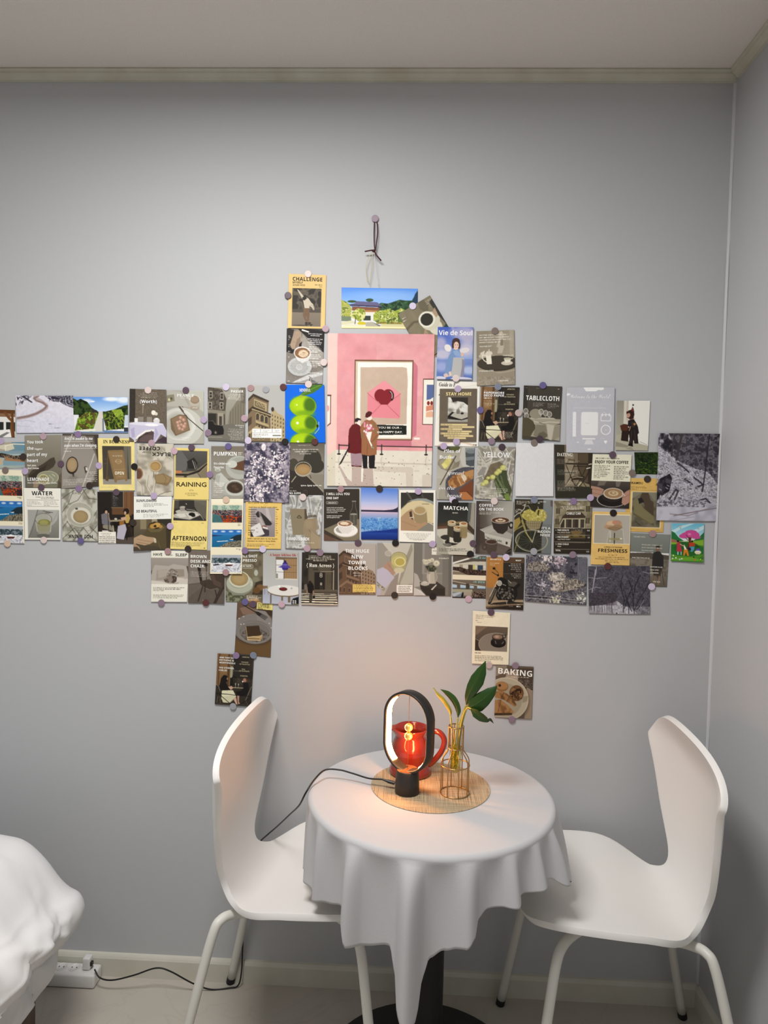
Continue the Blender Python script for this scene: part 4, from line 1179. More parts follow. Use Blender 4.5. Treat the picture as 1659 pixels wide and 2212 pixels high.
def d(k):
    k.F('e6a8a8').V('dd9d9f', 'e8aeb0', 0, 0, 100, 40).N(.06, 12, 5)
    k.B(['dc969a', 'e4a5a8', 'e9b1b2'], 7, 9, 0, 100, 76, seed=3, a=.4, soft=1).B(['d98f96', 'e0989e', 'e29fa4'], 5, 9, 0, 46, 76, seed=6, a=.5, soft=1)
    k.R(0, 0, 9.3, 80, 'f0c8be').P([0, 0, 9.4, 0, 8.2, 76, 0, 80], 'f2cbc2').P([0, 80, 8.4, 76, 8.4, 100, 0, 100], 'ddd6c4')
    k.P([8.4, 76, 100, 76.5, 100, 100, 0, 100, 0, 82, 8.4, 78], 'e3ddce').P([0, 80, 8.4, 76.5, 8.2, 100, 0, 100], 'dbd3c0')
    k.P([26, 18, 81, 18, 84.5, 21, 84.5, 66, 80, 68, 80, 73.5, 47, 73.5, 47, 69, 78, 69], 'cf7f8e')                       # cast shade painted in the print
    k.R(25.6, 17, 80.6, 69.5, '7f5a44').R(26.6, 18, 79.6, 68.8, 'd8c8b0').R(28.5, 18.8, 79.4, 68, 'f6f2e8').P([31, 22, 70, 21.6, 74.5, 22.2, 75.5, 30, 75, 59, 31.5, 59.5], 'cbb5a2').N(.03, 20)
    k.P([38, 38.5, 53.5, 30.4, 69, 38.8, 69, 54.5, 68, 55.3, 38, 54.6], 'e58f98').P([38, 38.8, 53.5, 30.4, 69, 39, 57, 46, 49, 46], 'e89aa2').L([38, 38.8, 50, 46, 56, 46, 69, 39], .45, 'c0606e').L([43, 52, 51, 46, 56, 46, 68, 54], .45, 'c0606e')
    k.E(50, 40.3, 5.5, 4.2, '8a2530').E(57.5, 40.3, 5.5, 4.2, '8a2530').P([44.9, 41.8, 62.7, 41.8, 57, 46.3, 51, 46.3], '8a2530').P([53, 44, 55, 44, 54, 46, 53, 46], '8a2530').L([59, 38, 61.4, 39, 62, 41.2, 61, 43], 1.6, '1c1416').L([59.2, 37.6, 60.9, 38.8, 61.4, 40.8, 61, 42], .6, 'f4ece6')
    k.P([46, 59.3, 75, 59.8, 75.4, 65.8, 46, 66.2], '24261f').T('YOU BE OUR -', 48.5, 70.5, 61.9, 1.25, 'f2efe6', 'r').T('tine HAPPY DAY.', 47.5, 71.5, 64.9, 1.45, 'f2efe6', 'r')
    k.R(82.3, 67.7, 87.8, 68.9, 'f6efe8')
    k.R(90, 29, 100, 59.3, '6f4a38').R(90.6, 29.7, 100, 58.6, 'f1ecdf').P([93.5, 33, 100, 33, 100, 41, 97, 42.5, 93.5, 43], '6272a0').E(95.2, 45, 1.3, 1.4, '8e2e2c').E(98.3, 45, 1.3, 1.4, '8e2e2c').E(101, 43.5, 1.3, 1.4, '8e2e2c').P([93.3, 47, 100, 46, 100, 49.5, 97, 49.7, 93.3, 50.5], 'd78e74').P([93.3, 51, 98, 50, 100, 51, 100, 54.2, 93.3, 54.2], 'e6b698')
    k.R(0, 40, 4, 41, '6f4a38').P([2.8, 40, 3.8, 40, 3.8, 59, 0, 61, 0, 60.3, 2.8, 58.5], '6f4a38').P([0, 41, 2.8, 41, 2.8, 58, 0, 60], 'f1e6dc').E(.6, 49, 1.5, 2, 'e8a8a8')
    for x in (11.5, 52, 94):
        k.L([x, 72.5, x, 78.5], .9, '2e2826').E(x, 78.8, 1.8, .55, '2e2826').L([x + .4, 80.5, x - .4, 83, x + .6, 86], .8, 'c6bfb0')
    k.L([11.5, 73, 21, 73.2], 1.0, '2e2826').L([45, 73.4, 100, 73.8], .9, '2e2826')
    k.P([8.4, 83.8, 20, 83.6, 100, 84.6, 100, 85.6, 44, 84.8, 8.4, 84.6], 'cdc5b6').P([45, 86.8, 80, 87, 82, 88, 82, 100, 76, 100, 75, 90.6, 45, 90], 'cfc5b6', .8).P([24, 87, 44, 88, 45, 100, 20, 100, 18, 97, 11, 86.5, 12.5, 86.5, 20, 95, 24, 97], 'c2b1a6').P([33, 88, 35, 88, 34.5, 97, 33, 97], 'efe9dd').R(83, 89, 88, 90, 'd5cdc0').P([91, 92, 100, 92, 100, 100, 91, 100], 'd5cbbd')
    k.P([22.5, 77.5, 34, 77.5, 33.5, 86.5, 23.5, 86.5], 'a98f96').P([23.5, 86, 28, 86.6, 33.4, 86.4, 33, 87.3, 23.6, 86.9], '5c1c1e')
    k.P([21, 62.5, 24, 59.5, 28, 58.8, 31, 60, 33, 62, 34, 78, 27, 78.6, 20, 77.8, 20.5, 66], '6e2226').P([26, 57.8, 26.6, 55.6, 29, 55, 31.6, 55.6, 32.6, 56.2, 29, 57.6], '33262a').E(30.5, 57.8, 1.4, 1.2, 'f0e0d8').L([30, 62, 33, 68, 31, 72], .5, '5a1a1e')
    k.P([33.5, 79, 46, 79, 45.5, 87.6, 40.2, 87.6, 39.8, 80, 38.6, 80, 38.8, 87.6, 34.6, 87.6], '262226').P([41, 87, 45, 86.8, 47.5, 87.5, 47, 88.2, 40.5, 88.2], '241c1e').P([34.5, 87, 38.8, 87, 38.8, 88.2, 35, 88.2], '241c1e')
    k.P([32, 60, 36, 56.5, 42, 55.8, 46, 58, 49, 62, 49.4, 66, 47.5, 69, 47.4, 79, 40, 79.8, 32.8, 79, 33, 70, 31.5, 63], 'a06e4c').L([42, 71, 45, 69, 47.5, 66], .5, '7c5236').L([38.5, 72, 38.3, 79], .4, '7c5236').E(40, 55, 2.5, 1.6, 'f2e2d8').P([36, 54.5, 36.6, 52, 39, 50.6, 42, 51, 42.6, 52, 41, 54, 38, 55], '5a2024')
    k.P([36, 64.5, 42.6, 64, 41, 70, 44.5, 75, 42.8, 74.8, 38.5, 68.5], 'f1ece4').L([43, 73.5, 43.6, 75], .8, '4a6a44')
    r = random.Random(5)
    for i in range(34):
        k.E(38.5 + r.gauss(0, 2.3), 61.3 + r.gauss(0, 1.7), .8, .6, r.choice(['e79cae', 'f3c8cf', 'c96f86', 'f7e6e6', 'd987a0']))
    k.L([33, 65, 34, 68], .8, '6f7a58').L([44, 58.5, 46.5, 61], .6, '6f7a58').L([45, 62, 46.5, 65], .6, '6f7a58')
    k.P([20.8, 74, 21.8, 74.4, 14, 85, 11.2, 86.4], '1f1b1d').L([21, 74, 21.6, 72.2], .8, '1f1b1d')
    for i in range(70):
        k.E(r.uniform(1, 99), r.uniform(79, 99), .35, .25, r.choice(['6a625a', '3f3a36', '98908a']))
C('poster', 'large pink gallery poster of a couple looking at a heart envelope', (708.7, 720.8, 939, 722.8, 932, 1051.6, 706.3, 1049.6), d, 2, .6, 'poster')


def d(k):
    k.F('e8c98a').R(11, 26, 88, 96, '6b6257').V('4a453f', '6d655b', 11, 26, 88, 68).B(['4a443e', '5d554c', '736a5e', '3e3934'], 5, 11, 26, 88, 66, seed=5, soft=1).R(11, 64, 88, 70, '5b544c').V('8c8070', '80766a', 11, 70, 88, 96)
    k.P([23, 28, 27, 29, 42, 41, 54, 44, 62, 52, 66, 54, 70, 62, 68, 66, 62, 60, 57, 58, 57, 62, 44, 62, 40, 48], 'cfc4b2').P([38, 42, 44, 40, 50, 44, 44, 48, 38, 47], '3a332d').P([42, 62, 57, 62, 58, 74, 56, 88, 52, 88, 50, 76, 48, 80, 54, 88, 50, 90, 40, 76], '7d6450').L([57, 58, 66, 56, 69, 64], 3.4, 'bdb2a0')
    k.E(50, 89.5, 4, 1.3, '2c2622').E(58, 89.5, 4, 1.3, '2c2622').L([47, 92, 66, 92.5], 2, '2c2622').E(50, 94, 1.4, 1, '1e1a18').E(62, 94, 1.4, 1, '1e1a18').E(34, 94, 22, 1.1, '4a423a', .7)
    k.T('CHALLENGE', 11, 90, 12.2, 7, '2b261e', 'b').T('MYSELF', 11, 38, 17, 3.6, '4a4232', 'b').T('20281035', 11, 44, 21.5, 3.2, '7a6c4e', 'r').S(65, 89, 19, 1, 3, '5a4f3a', .9, 'r', .7).S(78, 89, 22.3, 1, 3, '5a4f3a', .9, 'r', .6)
C('postcard', 'tan postcard of a skateboarder, topmost above the coffee card', (624.2, 592.2, 705, 595, 702.3, 711, 622, 709.7), d, 1, 1.0, bend=2.5)


def d(k):
    k.F('8b837a').P([0, 0, 100, 0, 100, 42, 70, 24, 46, 10, 30, 0], '2c2927').P([0, 0, 20, 2, 10, 40, 0, 44], '3a3633').P([0, 30, 26, 40, 16, 46, 0, 42], '2b2826').P([44, 9, 60, 24, 100, 42, 100, 70, 40, 50, 38, 20], 'aaa49c').P([40, 0, 60, 4, 58, 6, 40, 3], 'f0ece8')
    k.P([20, 6, 30, 2, 38, 6, 40, 20, 38, 28, 24, 36, 16, 38, 10, 30], 'b09a86').P([28, 20, 36, 14, 38, 26, 22, 38], '94806e').P([34, 28, 42, 22, 40, 32, 34, 34], '241f1d')
    k.E(38, 70, 34, 18.5, '7d7a76').E(37, 69, 32, 17, 'c2c2c0').E(36, 69, 24, 12.5, 'b4b4b2').E(36, 70, 8.5, 5.5, 'd2d2d0').E(36, 69.6, 7, 4.2, 'bebebc')
    k.P([20, 44, 66, 46, 60, 57, 44, 62, 32, 58, 26, 52], 'dedcd8').E(43, 43.5, 22.5, 11.5, 'e8e4de').E(43, 44, 20, 9.8, '8f6a4c').E(46, 45, 13, 7, 'd8bea0').L([32, 47, 46, 40, 58, 44, 46, 50, 36, 49], 1.6, 'efdcc4').L([44, 43, 50, 43], 1.2, 'a07a58')
    k.P([60, 82, 100, 74, 100, 100, 14, 100, 30, 94], 'a8a5a2').P([60, 84, 100, 78, 100, 82, 40, 96, 14, 99], 'd2d0ce').P([0, 84, 30, 94, 14, 100, 0, 100], '8e8882').N(.08, 30)
    k.T('Time', 62, 86, 95, 9, '1c1a1a', 'si', False, .35)
    tx = ['SAY I LOVE YOU BUT', 'WE BOTH KNOW', '', 'WHEN YOU SAY IT, YOU', 'ARE TRYING TO', 'REMEMBER THE FIRST', 'TIME YOU SAID IT']
    for i, s in enumerate(tx):
        if s:
            wd = min(40, len(s) * 2.05); k.T(s, 76 - wd / 2, 76 + wd / 2, 8.5 + i * 3.2, 1.7, 'fbfaf6', 'b')
    for y, n in ((32, 4), (46.5, 3), (59, 4), (79.5, 1)):
        k.S(56, 94, y, n, 3.1, 'fbfaf6', .95, 'c', .8)
    for y in (14, 17, 20, 30, 33, 42, 52):
        k.S(5, 13, y, 1, 2, 'f4f2ee', .9, 'l', .8)
    k.S(4, 16, 96, 1, 2, 'fbfaf6', .9, hh=.7).S(26, 32, 96, 1, 2, 'fbfaf6', .8, hh=.6).S(62, 76, 96, 1, 2, 'fbfaf6', .8, hh=.6)
C('postcard', 'dark postcard of a hand with latte art above a white saucer', (619.9, 710, 701, 714, 697, 830, 617.7, 827.5), d, 1, .7)


def d(k):
    k.V('5f97ea', 'a9cdf6', 0, 0, 100, 50).E(60, 18, 40, 12, 'a4c8f4', .5, soft=.9)
    k.E(14, 34, 6, 3, '3c5a30').E(37, 30, 5, 4, '3a5a34').B(['24452c', '33583a', '4a7048', '1e3a28'], 18, poly=[48, 40, 52, 36, 60, 38, 64, 36, 76, 28, 84, 30, 92, 30, 96, 16, 100, 8, 100, 62, 48, 62], seed=7)
    k.P([93, 34, 96, 14, 99, 6, 100, 8, 100, 40], '22405c')
    k.P([20, 33, 47, 35, 52, 43, 54, 45, 36, 46, 9, 42, 18, 38], '6f6a8e').P([10, 41, 54, 44, 52, 47, 12, 45], '4a4460').P([14, 46, 50, 48, 50, 58, 14, 56], '8a5a44').P([30, 54, 48, 55, 48, 60, 30, 60], 'b98654').R(14, 59, 50, 66, 'e8e4d8').R(28, 68, 40, 80, '3c463c').R(28, 68, 29, 80, 'd8d4c8').R(38.4, 68, 40, 80, 'e0dcd0')
    k.B(['a9b04a', 'c4c468', '8f9838', 'd9d68c', '7c8a3a'], 22, poly=[0, 30, 8, 36, 14, 52, 12, 70, 0, 72], seed=8).B(['8a9a34', 'b4bc54', '6d8230', 'cfd078', 'dedc9a'], 22, poly=[14, 60, 22, 50, 30, 52, 32, 66, 30, 76, 24, 84, 20, 78, 12, 72], seed=9)
    k.B(['96a63c', 'c0c862', '788c34', 'd8da90', '5f7430'], 22, poly=[42, 66, 46, 56, 56, 54, 64, 50, 70, 56, 78, 48, 84, 54, 80, 66, 76, 80, 66, 86, 50, 86, 42, 80], seed=10).B(['4d6a34', '66803c', '36542e'], 20, poly=[74, 60, 84, 54, 92, 62, 92, 84, 74, 84], seed=12)
    k.R(0, 70, 13, 82, '7d8a70').R(80, 72, 100, 84, '75806e', .8).P([0, 84, 14, 80, 20, 86, 0, 92], 'dcd8b8').E(27, 87, 6, 4, 'd4c22c').P([32, 84, 40, 83, 50, 94, 32, 94], 'b9b4a2').P([40, 83, 52, 92, 50, 94], '6a6a74').P([52, 88, 80, 84, 100, 86, 100, 94, 52, 94], 'd8d2a4').B(['8a7a3c', 'b4a850', '6c7a38'], 30, 46, 83, 80, 88, seed=5).R(0, 94, 100, 100, 'efe8b4').R(4, 90, 30, 93, 'e4e0c0')
    k.L([18, 88, 19, 74], 1, '5a4a34').L([66, 86, 66, 72], .8, '5a4a34')
C('photo_card', 'sunny photo of a tiled temple roof and green trees above the pink poster', (738, 621.2, 902.6, 624, 902, 711, 737.6, 709.4), d, 0, .4)


def d(k):
    k.F('857d66').N(.1, 8, 3).P([0, 36, 26, 30, 50, 36, 52, 32, 26, 26, 2, 30], '5f5845', .7).P([62, 0, 78, 0, 84, 14, 70, 30, 58, 12], '6a6350', .8).P([88, 10, 100, 8, 100, 70, 92, 40], '3e3c38').P([84, 66, 100, 60, 100, 100, 78, 86], '2f4a44')
    k.E(70, 56, 18, 16, 'd6d2c0').E(66, 42, 26, 17, 'cfcbb8').E(60, 36, 22, 15, 'e2dfd0').E(60, 36, 17, 11.5, '35322a').P([82, 30, 94, 24, 92, 40, 84, 42], 'b09880').P([22, 66, 44, 48, 44, 62, 34, 80, 22, 84], 'a8957a').L([26, 72, 40, 58], 1, '6a5a44')
    k.S(5, 20, 12, 1, 3, 'efece0', .9, hh=.9).S(2, 30, 17, 1, 3, 'efece0', .9, hh=.9).S(80, 98, 6, 3, 3, 'efece0', .9)
C('postcard', 'olive postcard of a hand holding black coffee, tilted beside the temple photo', (859.5, 680, 928.5, 638.6, 987, 737, 918, 779), d, 1, .8)
# only a strip of this one shows between the poster and the angel card


def d(k):
    k.F('6d604c').N(.15, 20).T('S', 62, 84, 18, 9, 'f4f0e6', 'sb').T('A', 60, 84, 40, 9, 'f4f0e6', 'sb').B(['4a4032', '8c7a5c', 'b5a482'], 8, 0, 55, 100, 100, seed=2)
C('postcard', 'brown card mostly hidden between the pink poster and the angel card', (880, 722, 945.5, 723, 943, 771, 879, 770), d, 0, .1)


def d(k):
    k.V('4a62b8', '8fa6d8', 0, 0, 100, 60).V('7f94c8', '5d78b8', 0, 60, 100, 100)
    k.E(70, 10, 34, 12, 'a9a8cc', .9, soft=.7).E(85, 18, 24, 14, 'b9b4cc', .9, soft=.7).E(82, 42, 22, 14, 'c9c4d2', .9, soft=.8).E(10, 32, 14, 12, 'b4b0cc', .9, soft=.7).E(16, 52, 22, 9, 'c8c2d2', .9, soft=.7).E(90, 82, 20, 8, 'c2cbe2', .8, soft=.8).E(14, 76, 18, 9, 'a9b2d8', .8, soft=.8).P([44, 0, 36, 0, 52, 24, 60, 12], 'a5a4ca', .7)
    k.E(30, 40, 11, 6, 'e6e0dc', 1, 50).E(76, 44, 14, 5, 'dcd6d8', 1, -12)
    k.P([48, 40, 62, 42, 66, 52, 52, 56, 46, 62, 42, 72, 38, 92, 22, 92, 26, 70, 34, 54, 42, 46], '7d98c0').P([44, 46, 56, 44, 68, 52, 66, 56, 50, 54], '92abce')
    k.P([46, 58, 74, 58, 78, 66, 76, 92, 66, 98, 40, 94, 44, 70], 'b9b8b6').P([70, 60, 78, 64, 76, 94, 66, 96, 70, 76], '8f8ca0').E(70, 52, 4, 4, 'e0b8a4').E(52, 34, 9.5, 9.5, 'e6c4b4').E(52, 28, 11, 7, '4a3430').E(44, 34, 3.6, 7, '4a3430').E(61, 35, 3.6, 7, '4a3430').E(53, 35, 7, 7, 'e6c4b4').E(50, 34, 1, .8, '3a2a28').E(56, 34, 1, .8, '3a2a28').L([51, 38.5, 55, 38.5], .8, 'b0706a')
    k.P([20, 90, 28, 88, 36, 94, 22, 97], 'd8c0b4').P([34, 86, 40, 84, 42, 92, 36, 95], 'e0c8bc').E(10, 98, 16, 4, 'd2d0e0').E(70, 99, 30, 4, 'cfcde0')
    k.T('Vie de Soul', 3, 97, 15.5, 9.6, 'ffffff', 'b')
C('postcard', 'blue sky postcard of a small winged child leaning on a stone block', (945.7, 706.9, 1022.8, 708, 1019.5, 820.8, 942.7, 819.6), d, 2, .5, bend=2)


def d(k):
    k.F('9a917e').V('8f8674', 'a89f8c', 0, 0, 100, 50, True).R(86, 0, 96, 46, 'b3ab9a', .7).N(.06, 8)
    k.P([58, 6, 66, 2, 72, 8, 70, 16, 72, 30, 68, 40, 66, 42, 54, 42, 58, 32, 52, 30, 58, 18], 'bcb4a2').P([62, 16, 70, 16, 70, 28, 62, 28], '8a8270').E(65, 5, 4, 3, 'c6beac')
    k.E(18, 46, 12, 4, 'c4bdac').P([10, 40, 22, 36, 20, 44, 12, 45], 'd5cfbe').P([0, 50, 40, 44, 100, 46, 100, 56, 0, 60], 'a69c88', .6)
    k.E(56, 60, 54, 14, '3e382f').E(56, 59, 54, 12.5, '4a4339').P([0, 64, 12, 72, 40, 76, 66, 76, 100, 72, 100, 74, 60, 79, 30, 77, 4, 68], 'b0a692').V('948a77', '9b917e', 0, 80, 100, 100).P([0, 66, 20, 73, 60, 78, 100, 75, 100, 100, 0, 100], '9c9280')
    k.P([24, 44, 38, 44, 40, 61, 27, 61], 'e8e2d2').P([22, 42, 28, 37, 40, 38, 42, 43, 30, 46], 'd8d1c0').E(33, 36, 1.6, 2.6, 'd0c9b8').L([24, 45, 16, 45, 15, 49, 20, 54, 26, 57], 2.4, 'e4decd').E(79, 60, 15, 4, 'cfc8b6').P([71, 52, 90, 51, 87, 59, 75, 60], 'e6e0d0').E(80, 52, 9.5, 2.2, 'bfb7a4').L([89, 53, 94, 52], 1.8, 'e0dac8')
    k.B(['8a806e', 'a2988a', 'b4ab9a', '958b78'], 12, 0, 84, 100, 100, seed=4, soft=1, a=.7)
    for i, s in enumerate(['ANOTHER ONE NOT FOUND AND I', "LEFT IMPORTANT THINGS BEHIND,", 'ANOTHER DAY HAS PASSED AND YOU', "HAVEN'T FOUND ME YET."]):
        k.T(s, 7, min(92, 7 + len(s) * 2.75), 9 + i * 4.4, 2.5, 'efeadc', 'r')
    k.T('"ANOTHER DAY"', 7, 40, 29.5, 2.5, 'efeadc', 'r').T('PORCELAIN', 70, 96, 47.5, 2.4, 'efeadc', 'r').T('STAINLESS STEEL', 6, 45, 74.5, 2.6, 'efeadc', 'r').T('TABLEWARE', 55, 82, 93.5, 2.6, 'efeadc', 'r')
C('postcard', 'sepia postcard of a white coffee pot and cup beside a stone figure', (1029, 716, 1110.8, 713, 1112.6, 831, 1030, 834), d, 1, .8)
# ------------------------------------------------------------------ the cards, east part of the wall
def d(k):
    k.F('efece2').T('Guide to F', 5, 44, 8, 6, '1d1b1a', 'bi').T('S', 5, 16, 22, 7, '1d1b1a', 'bi').S(74, 96, 97, 1, 2, '1d1b1a', .9, 'r', 1).R(80, 98.6, 96, 99, '2a2826').L([50, 10, 96, 4], .5, 'b8b2a4', .7).L([4, 60, 12, 50], .5, 'b8b2a4', .7)
    k.E(50, 104, 46, 13, 'e4cfb8').E(50, 107, 46, 13, 'f3f0e8')
C('magazine_cover', 'white magazine sheet with italic heading, mostly covered by the brown card', (943.9, 823, 1037, 826, 1033, 965.3, 938.4, 963.5), d, 0, .5)


def d(k):
    k.F('706557').N(.05, 10).R(23, 17, 76, 63, '3a342e').B(['8d8a80', 'b4b2a8', 'cfcdc4', 'dfddd5'], 6, poly=[23, 17, 30, 17, 36, 26, 48, 24, 64, 26, 76, 32, 76, 50, 50, 52, 23, 50], seed=3, soft=1)
    k.P([23, 50, 40, 44, 56, 42, 76, 46, 76, 54, 60, 58, 23, 54], 'b8b4a8').P([23, 52, 34, 44, 40, 45, 30, 52, 62, 59, 76, 54, 76, 57, 60, 60, 34, 58, 23, 55], '23201d').P([23, 58, 60, 60, 76, 57, 76, 63, 23, 63], 'a5a298').R(46, 40, 55, 48, '7b766b').E(50.5, 40, 4.5, 1.3, '9a9589').L([51, 36, 51, 40], .9, '4a453d').E(61, 47, 4.5, 2, '262220').L([36, 28, 44, 40], 1.2, 'efede6', .7).L([56, 30, 66, 36], 1.2, '98958a', .7)
    k.T('STAY HOME', 17, 85, 13, 6, 'f2dd9c', 'b')
    for i, (x0, x1) in enumerate([(4, 75), (26, 94), (4, 62), (23, 87), (4, 80), (13, 91), (23, 72)]):
        y = 68.5 + i * 4.2; k.R(x0, y - 1.6, x1, y + 1.6, 'e2cf9c').S(x0 + 1, x1 - 1, y, 1, 2, '8a7a54', .75, hh=.7, seed=i)
C('postcard', 'brown postcard with pale yellow heading and a bed photo, over the magazine sheet', (949.9, 839.9, 1030.3, 839.9, 1028.3, 953.8, 948.3, 952.6), d, 1, .8, bend=2)


def cafe(k, x):
    """terrace cafe scene shared by two cards with different lettering"""
    k.F('3b342c').R(0, 0, 38, 62, '8a6a48').R(4, 0, 9, 62, '6a4e34').R(30, 0, 36, 62, '5f4630').V('97774f', '6b5034', 12, 30, 28, 62).R(38, 0, 46, 40, '5d5646').R(38, 24, 44, 46, 'a3a288').R(46, 0, 100, 60, '332d27').L([46, 32, 66, 32.5], .8, 'aaa696', .8).R(86, 6, 98, 30, '3e372f', .8).L([97, 4, 97, 30], .5, '6a6256')
    k.P([40, 48, 46, 42, 56, 44, 60, 60, 40, 62], '221f1c')
    k.B(['3a332a', '4a4238', '5a5144'], 20, 46, 46, 100, 58, seed=3, a=.6)
    k.P([14, 48, 20, 42, 28, 42, 32, 46, 31, 54, 28, 56, 36, 66, 42, 72, 38, 76, 14, 76, 10, 64], '1f1b1a').E(31, 48.5, 2, 2.2, 'a8826a')
    k.P([34, 64, 44, 62, 48, 66, 42, 70], 'c9a690').P([18, 72, 48, 70, 58, 82, 40, 95, 24, 95, 18, 88], 'e4dfc0').P([18, 84, 54, 80, 58, 84, 42, 95, 22, 95], 'cfcaaa', .6).P([50, 86, 58, 84, 62, 96, 66, 99, 60, 98], 'd6ae98').P([60, 78, 66, 76, 66, 92, 70, 95, 64, 96, 62, 88], 'c69a84')
    k.L([46, 65, 78, 64.5], 1.4, 'd9c9a4').L([54, 56, 54, 65], .9, 'd6d2c4', .8).L([62, 57, 62, 65], .9, 'd6d2c4', .8).E(54, 58, 1.6, 2, 'c8c4b8', .7).E(62, 58.5, 1.6, 2, 'c8c4b8', .7)
    k.P([74, 56, 80, 50, 88, 54, 92, 66, 86, 78, 60, 80, 56, 72, 70, 70, 76, 64], '1f1c1b').E(79, 49, 5, 4, 'b4846c').P([78, 46, 86, 46, 88, 52, 84, 54, 82, 48], '5a3f34').E(73, 52, 1.8, 1.6, 'f0ece4')
    k.L([98, 60, 88, 80, 84, 88], 1, 'a89f88').L([0, 60, 8, 64, 14, 74], 1, 'a89f88').L([0, 78, 100, 80], 1.6, '171412').L([12, 80, 44, 97], 1.4, '171412').L([66, 98, 98, 82], 1.4, '171412').L([8, 84, 6, 96], 1, '8a7f6c').L([14, 84, 16, 97], 1, '8a7f6c').L([84, 88, 92, 98], .8, '6d6454').R(0, 97, 100, 100, '4a4238')


def menu(k, tilt=0):
    for s, y, x0, x1 in (('APERITIFS', 5, 68, 88), ('VIANDE', 15, 66, 86), ('DE TRADITION', 19, 62, 90), ('VINS', 29, 68, 78), ('DE PROPRIETE', 32.5, 62, 90), ('DIGESTIFS', 42, 66, 86)):
        k.T(s, x0, x1, y, 2.4, 'b9b08f', 'r')


def d(k):
    cafe(k, 0); menu(k); k.S(8, 20, 7, 1, 2, 'f0ece0').S(38, 54, 7, 1, 2, 'f0ece0')
    k.T('PAPERMORE', 8, 61, 13, 4.1, 'fbf9f2', 'b').T('DECO PAPER', 8, 61, 18, 4.1, 'fbf9f2', 'b').S(8, 50, 21, 1, 2, 'f0ece0', .9, hh=.9).S(8, 38, 26, 5, 2.7, 'ece6d6', .8).S(50, 90, 83, 6, 2, 'e0dac8', .7, 'c')
C('postcard', 'postcard of a couple at a terrace cafe, right of the brown bed card', (1039.1, 835.4, 1122, 836.9, 1116.3, 954.4, 1034.3, 953.2), d, 1, .8)


def d(k):
    cafe(k, 1); menu(k)
    for s, y, x1 in (('AND THAT EV-', 9, 46), ('ERYTHING IS', 14, 46), ('WORTHWHILE', 19, 50), ('THE ETERNAL', 29, 48), ('CHIL(D)', 34, 29)):
        k.T(s, 6, x1, y, 3, 'faf7ee', 'b')
C('postcard', 'lowest postcard above the first chair, the terrace cafe couple again with white words', (470.7, 1410.6, 549.1, 1416, 542.5, 1525.7, 464.7, 1520.3), d, 1, .8, bend=1.5)


def d(k):
    k.F('4a453d').R(0, 0, 12, 62, '3c3832').N(.06, 30)
    k.P([0, 64, 14, 60, 40, 58, 80, 58, 100, 64, 100, 68, 76, 70, 34, 72, 0, 70], 'b9b3a2').E(34, 52, 16, 9, '968f7e').P([30, 52, 50, 60, 20, 60], '968f7e')
    for x, y in ((8, 48), (48, 48), (60, 50), (70, 52), (10, 56)):
        k.E(x, y, 6, 5, 'b5b0a4', .55).E(x, y, 6, 5, 'd8d5cc', .8, ring=.7).L([x, y + 5, x, y + 9], 1, 'cfcbc0')
    k.P([20, 62, 100, 60, 100, 68, 84, 72, 100, 70, 100, 100, 22, 94, 34, 80, 34, 70], 'a59e8c').P([36, 72, 62, 72, 68, 94, 40, 96, 30, 92], '857e6d').P([64, 70, 84, 72, 78, 100, 70, 98], 'bcb6a6').P([44, 88, 56, 84, 68, 90, 60, 98, 40, 96], '6c6656').L([30, 66, 50, 69, 70, 66, 96, 66], 1.4, 'd8d2c2').L([44, 68, 60, 71], 1.2, '5a5446').P([84, 74, 100, 72, 100, 92, 80, 100], '948d7b')
    k.P([0, 60, 16, 60, 28, 66, 34, 74, 30, 84, 22, 96, 0, 96], '57513f').R(0, 94, 20, 100, '4f4939')
    k.T('TABLECLOTH', 7, 94, 27, 8.6, 'faf8f0', 'b').S(5, 16, 4.5, 1, 2, 'd8d4c8').S(32, 70, 5, 1, 2, 'd8d4c8').S(88, 97, 5.5, 1, 2, 'f0ece0', .9, hh=.7).S(26, 58, 32, 4, 2.2, 'e8e4d8', .7).S(64, 96, 33, 4, 2.2, 'e8e4d8', .7)
C('postcard', 'brown postcard of glasses on a draped table with the word TABLECLOTH', (1131.3, 833, 1213.9, 835.2, 1208, 952.4, 1127, 948), d, 1, .9, bend=2)


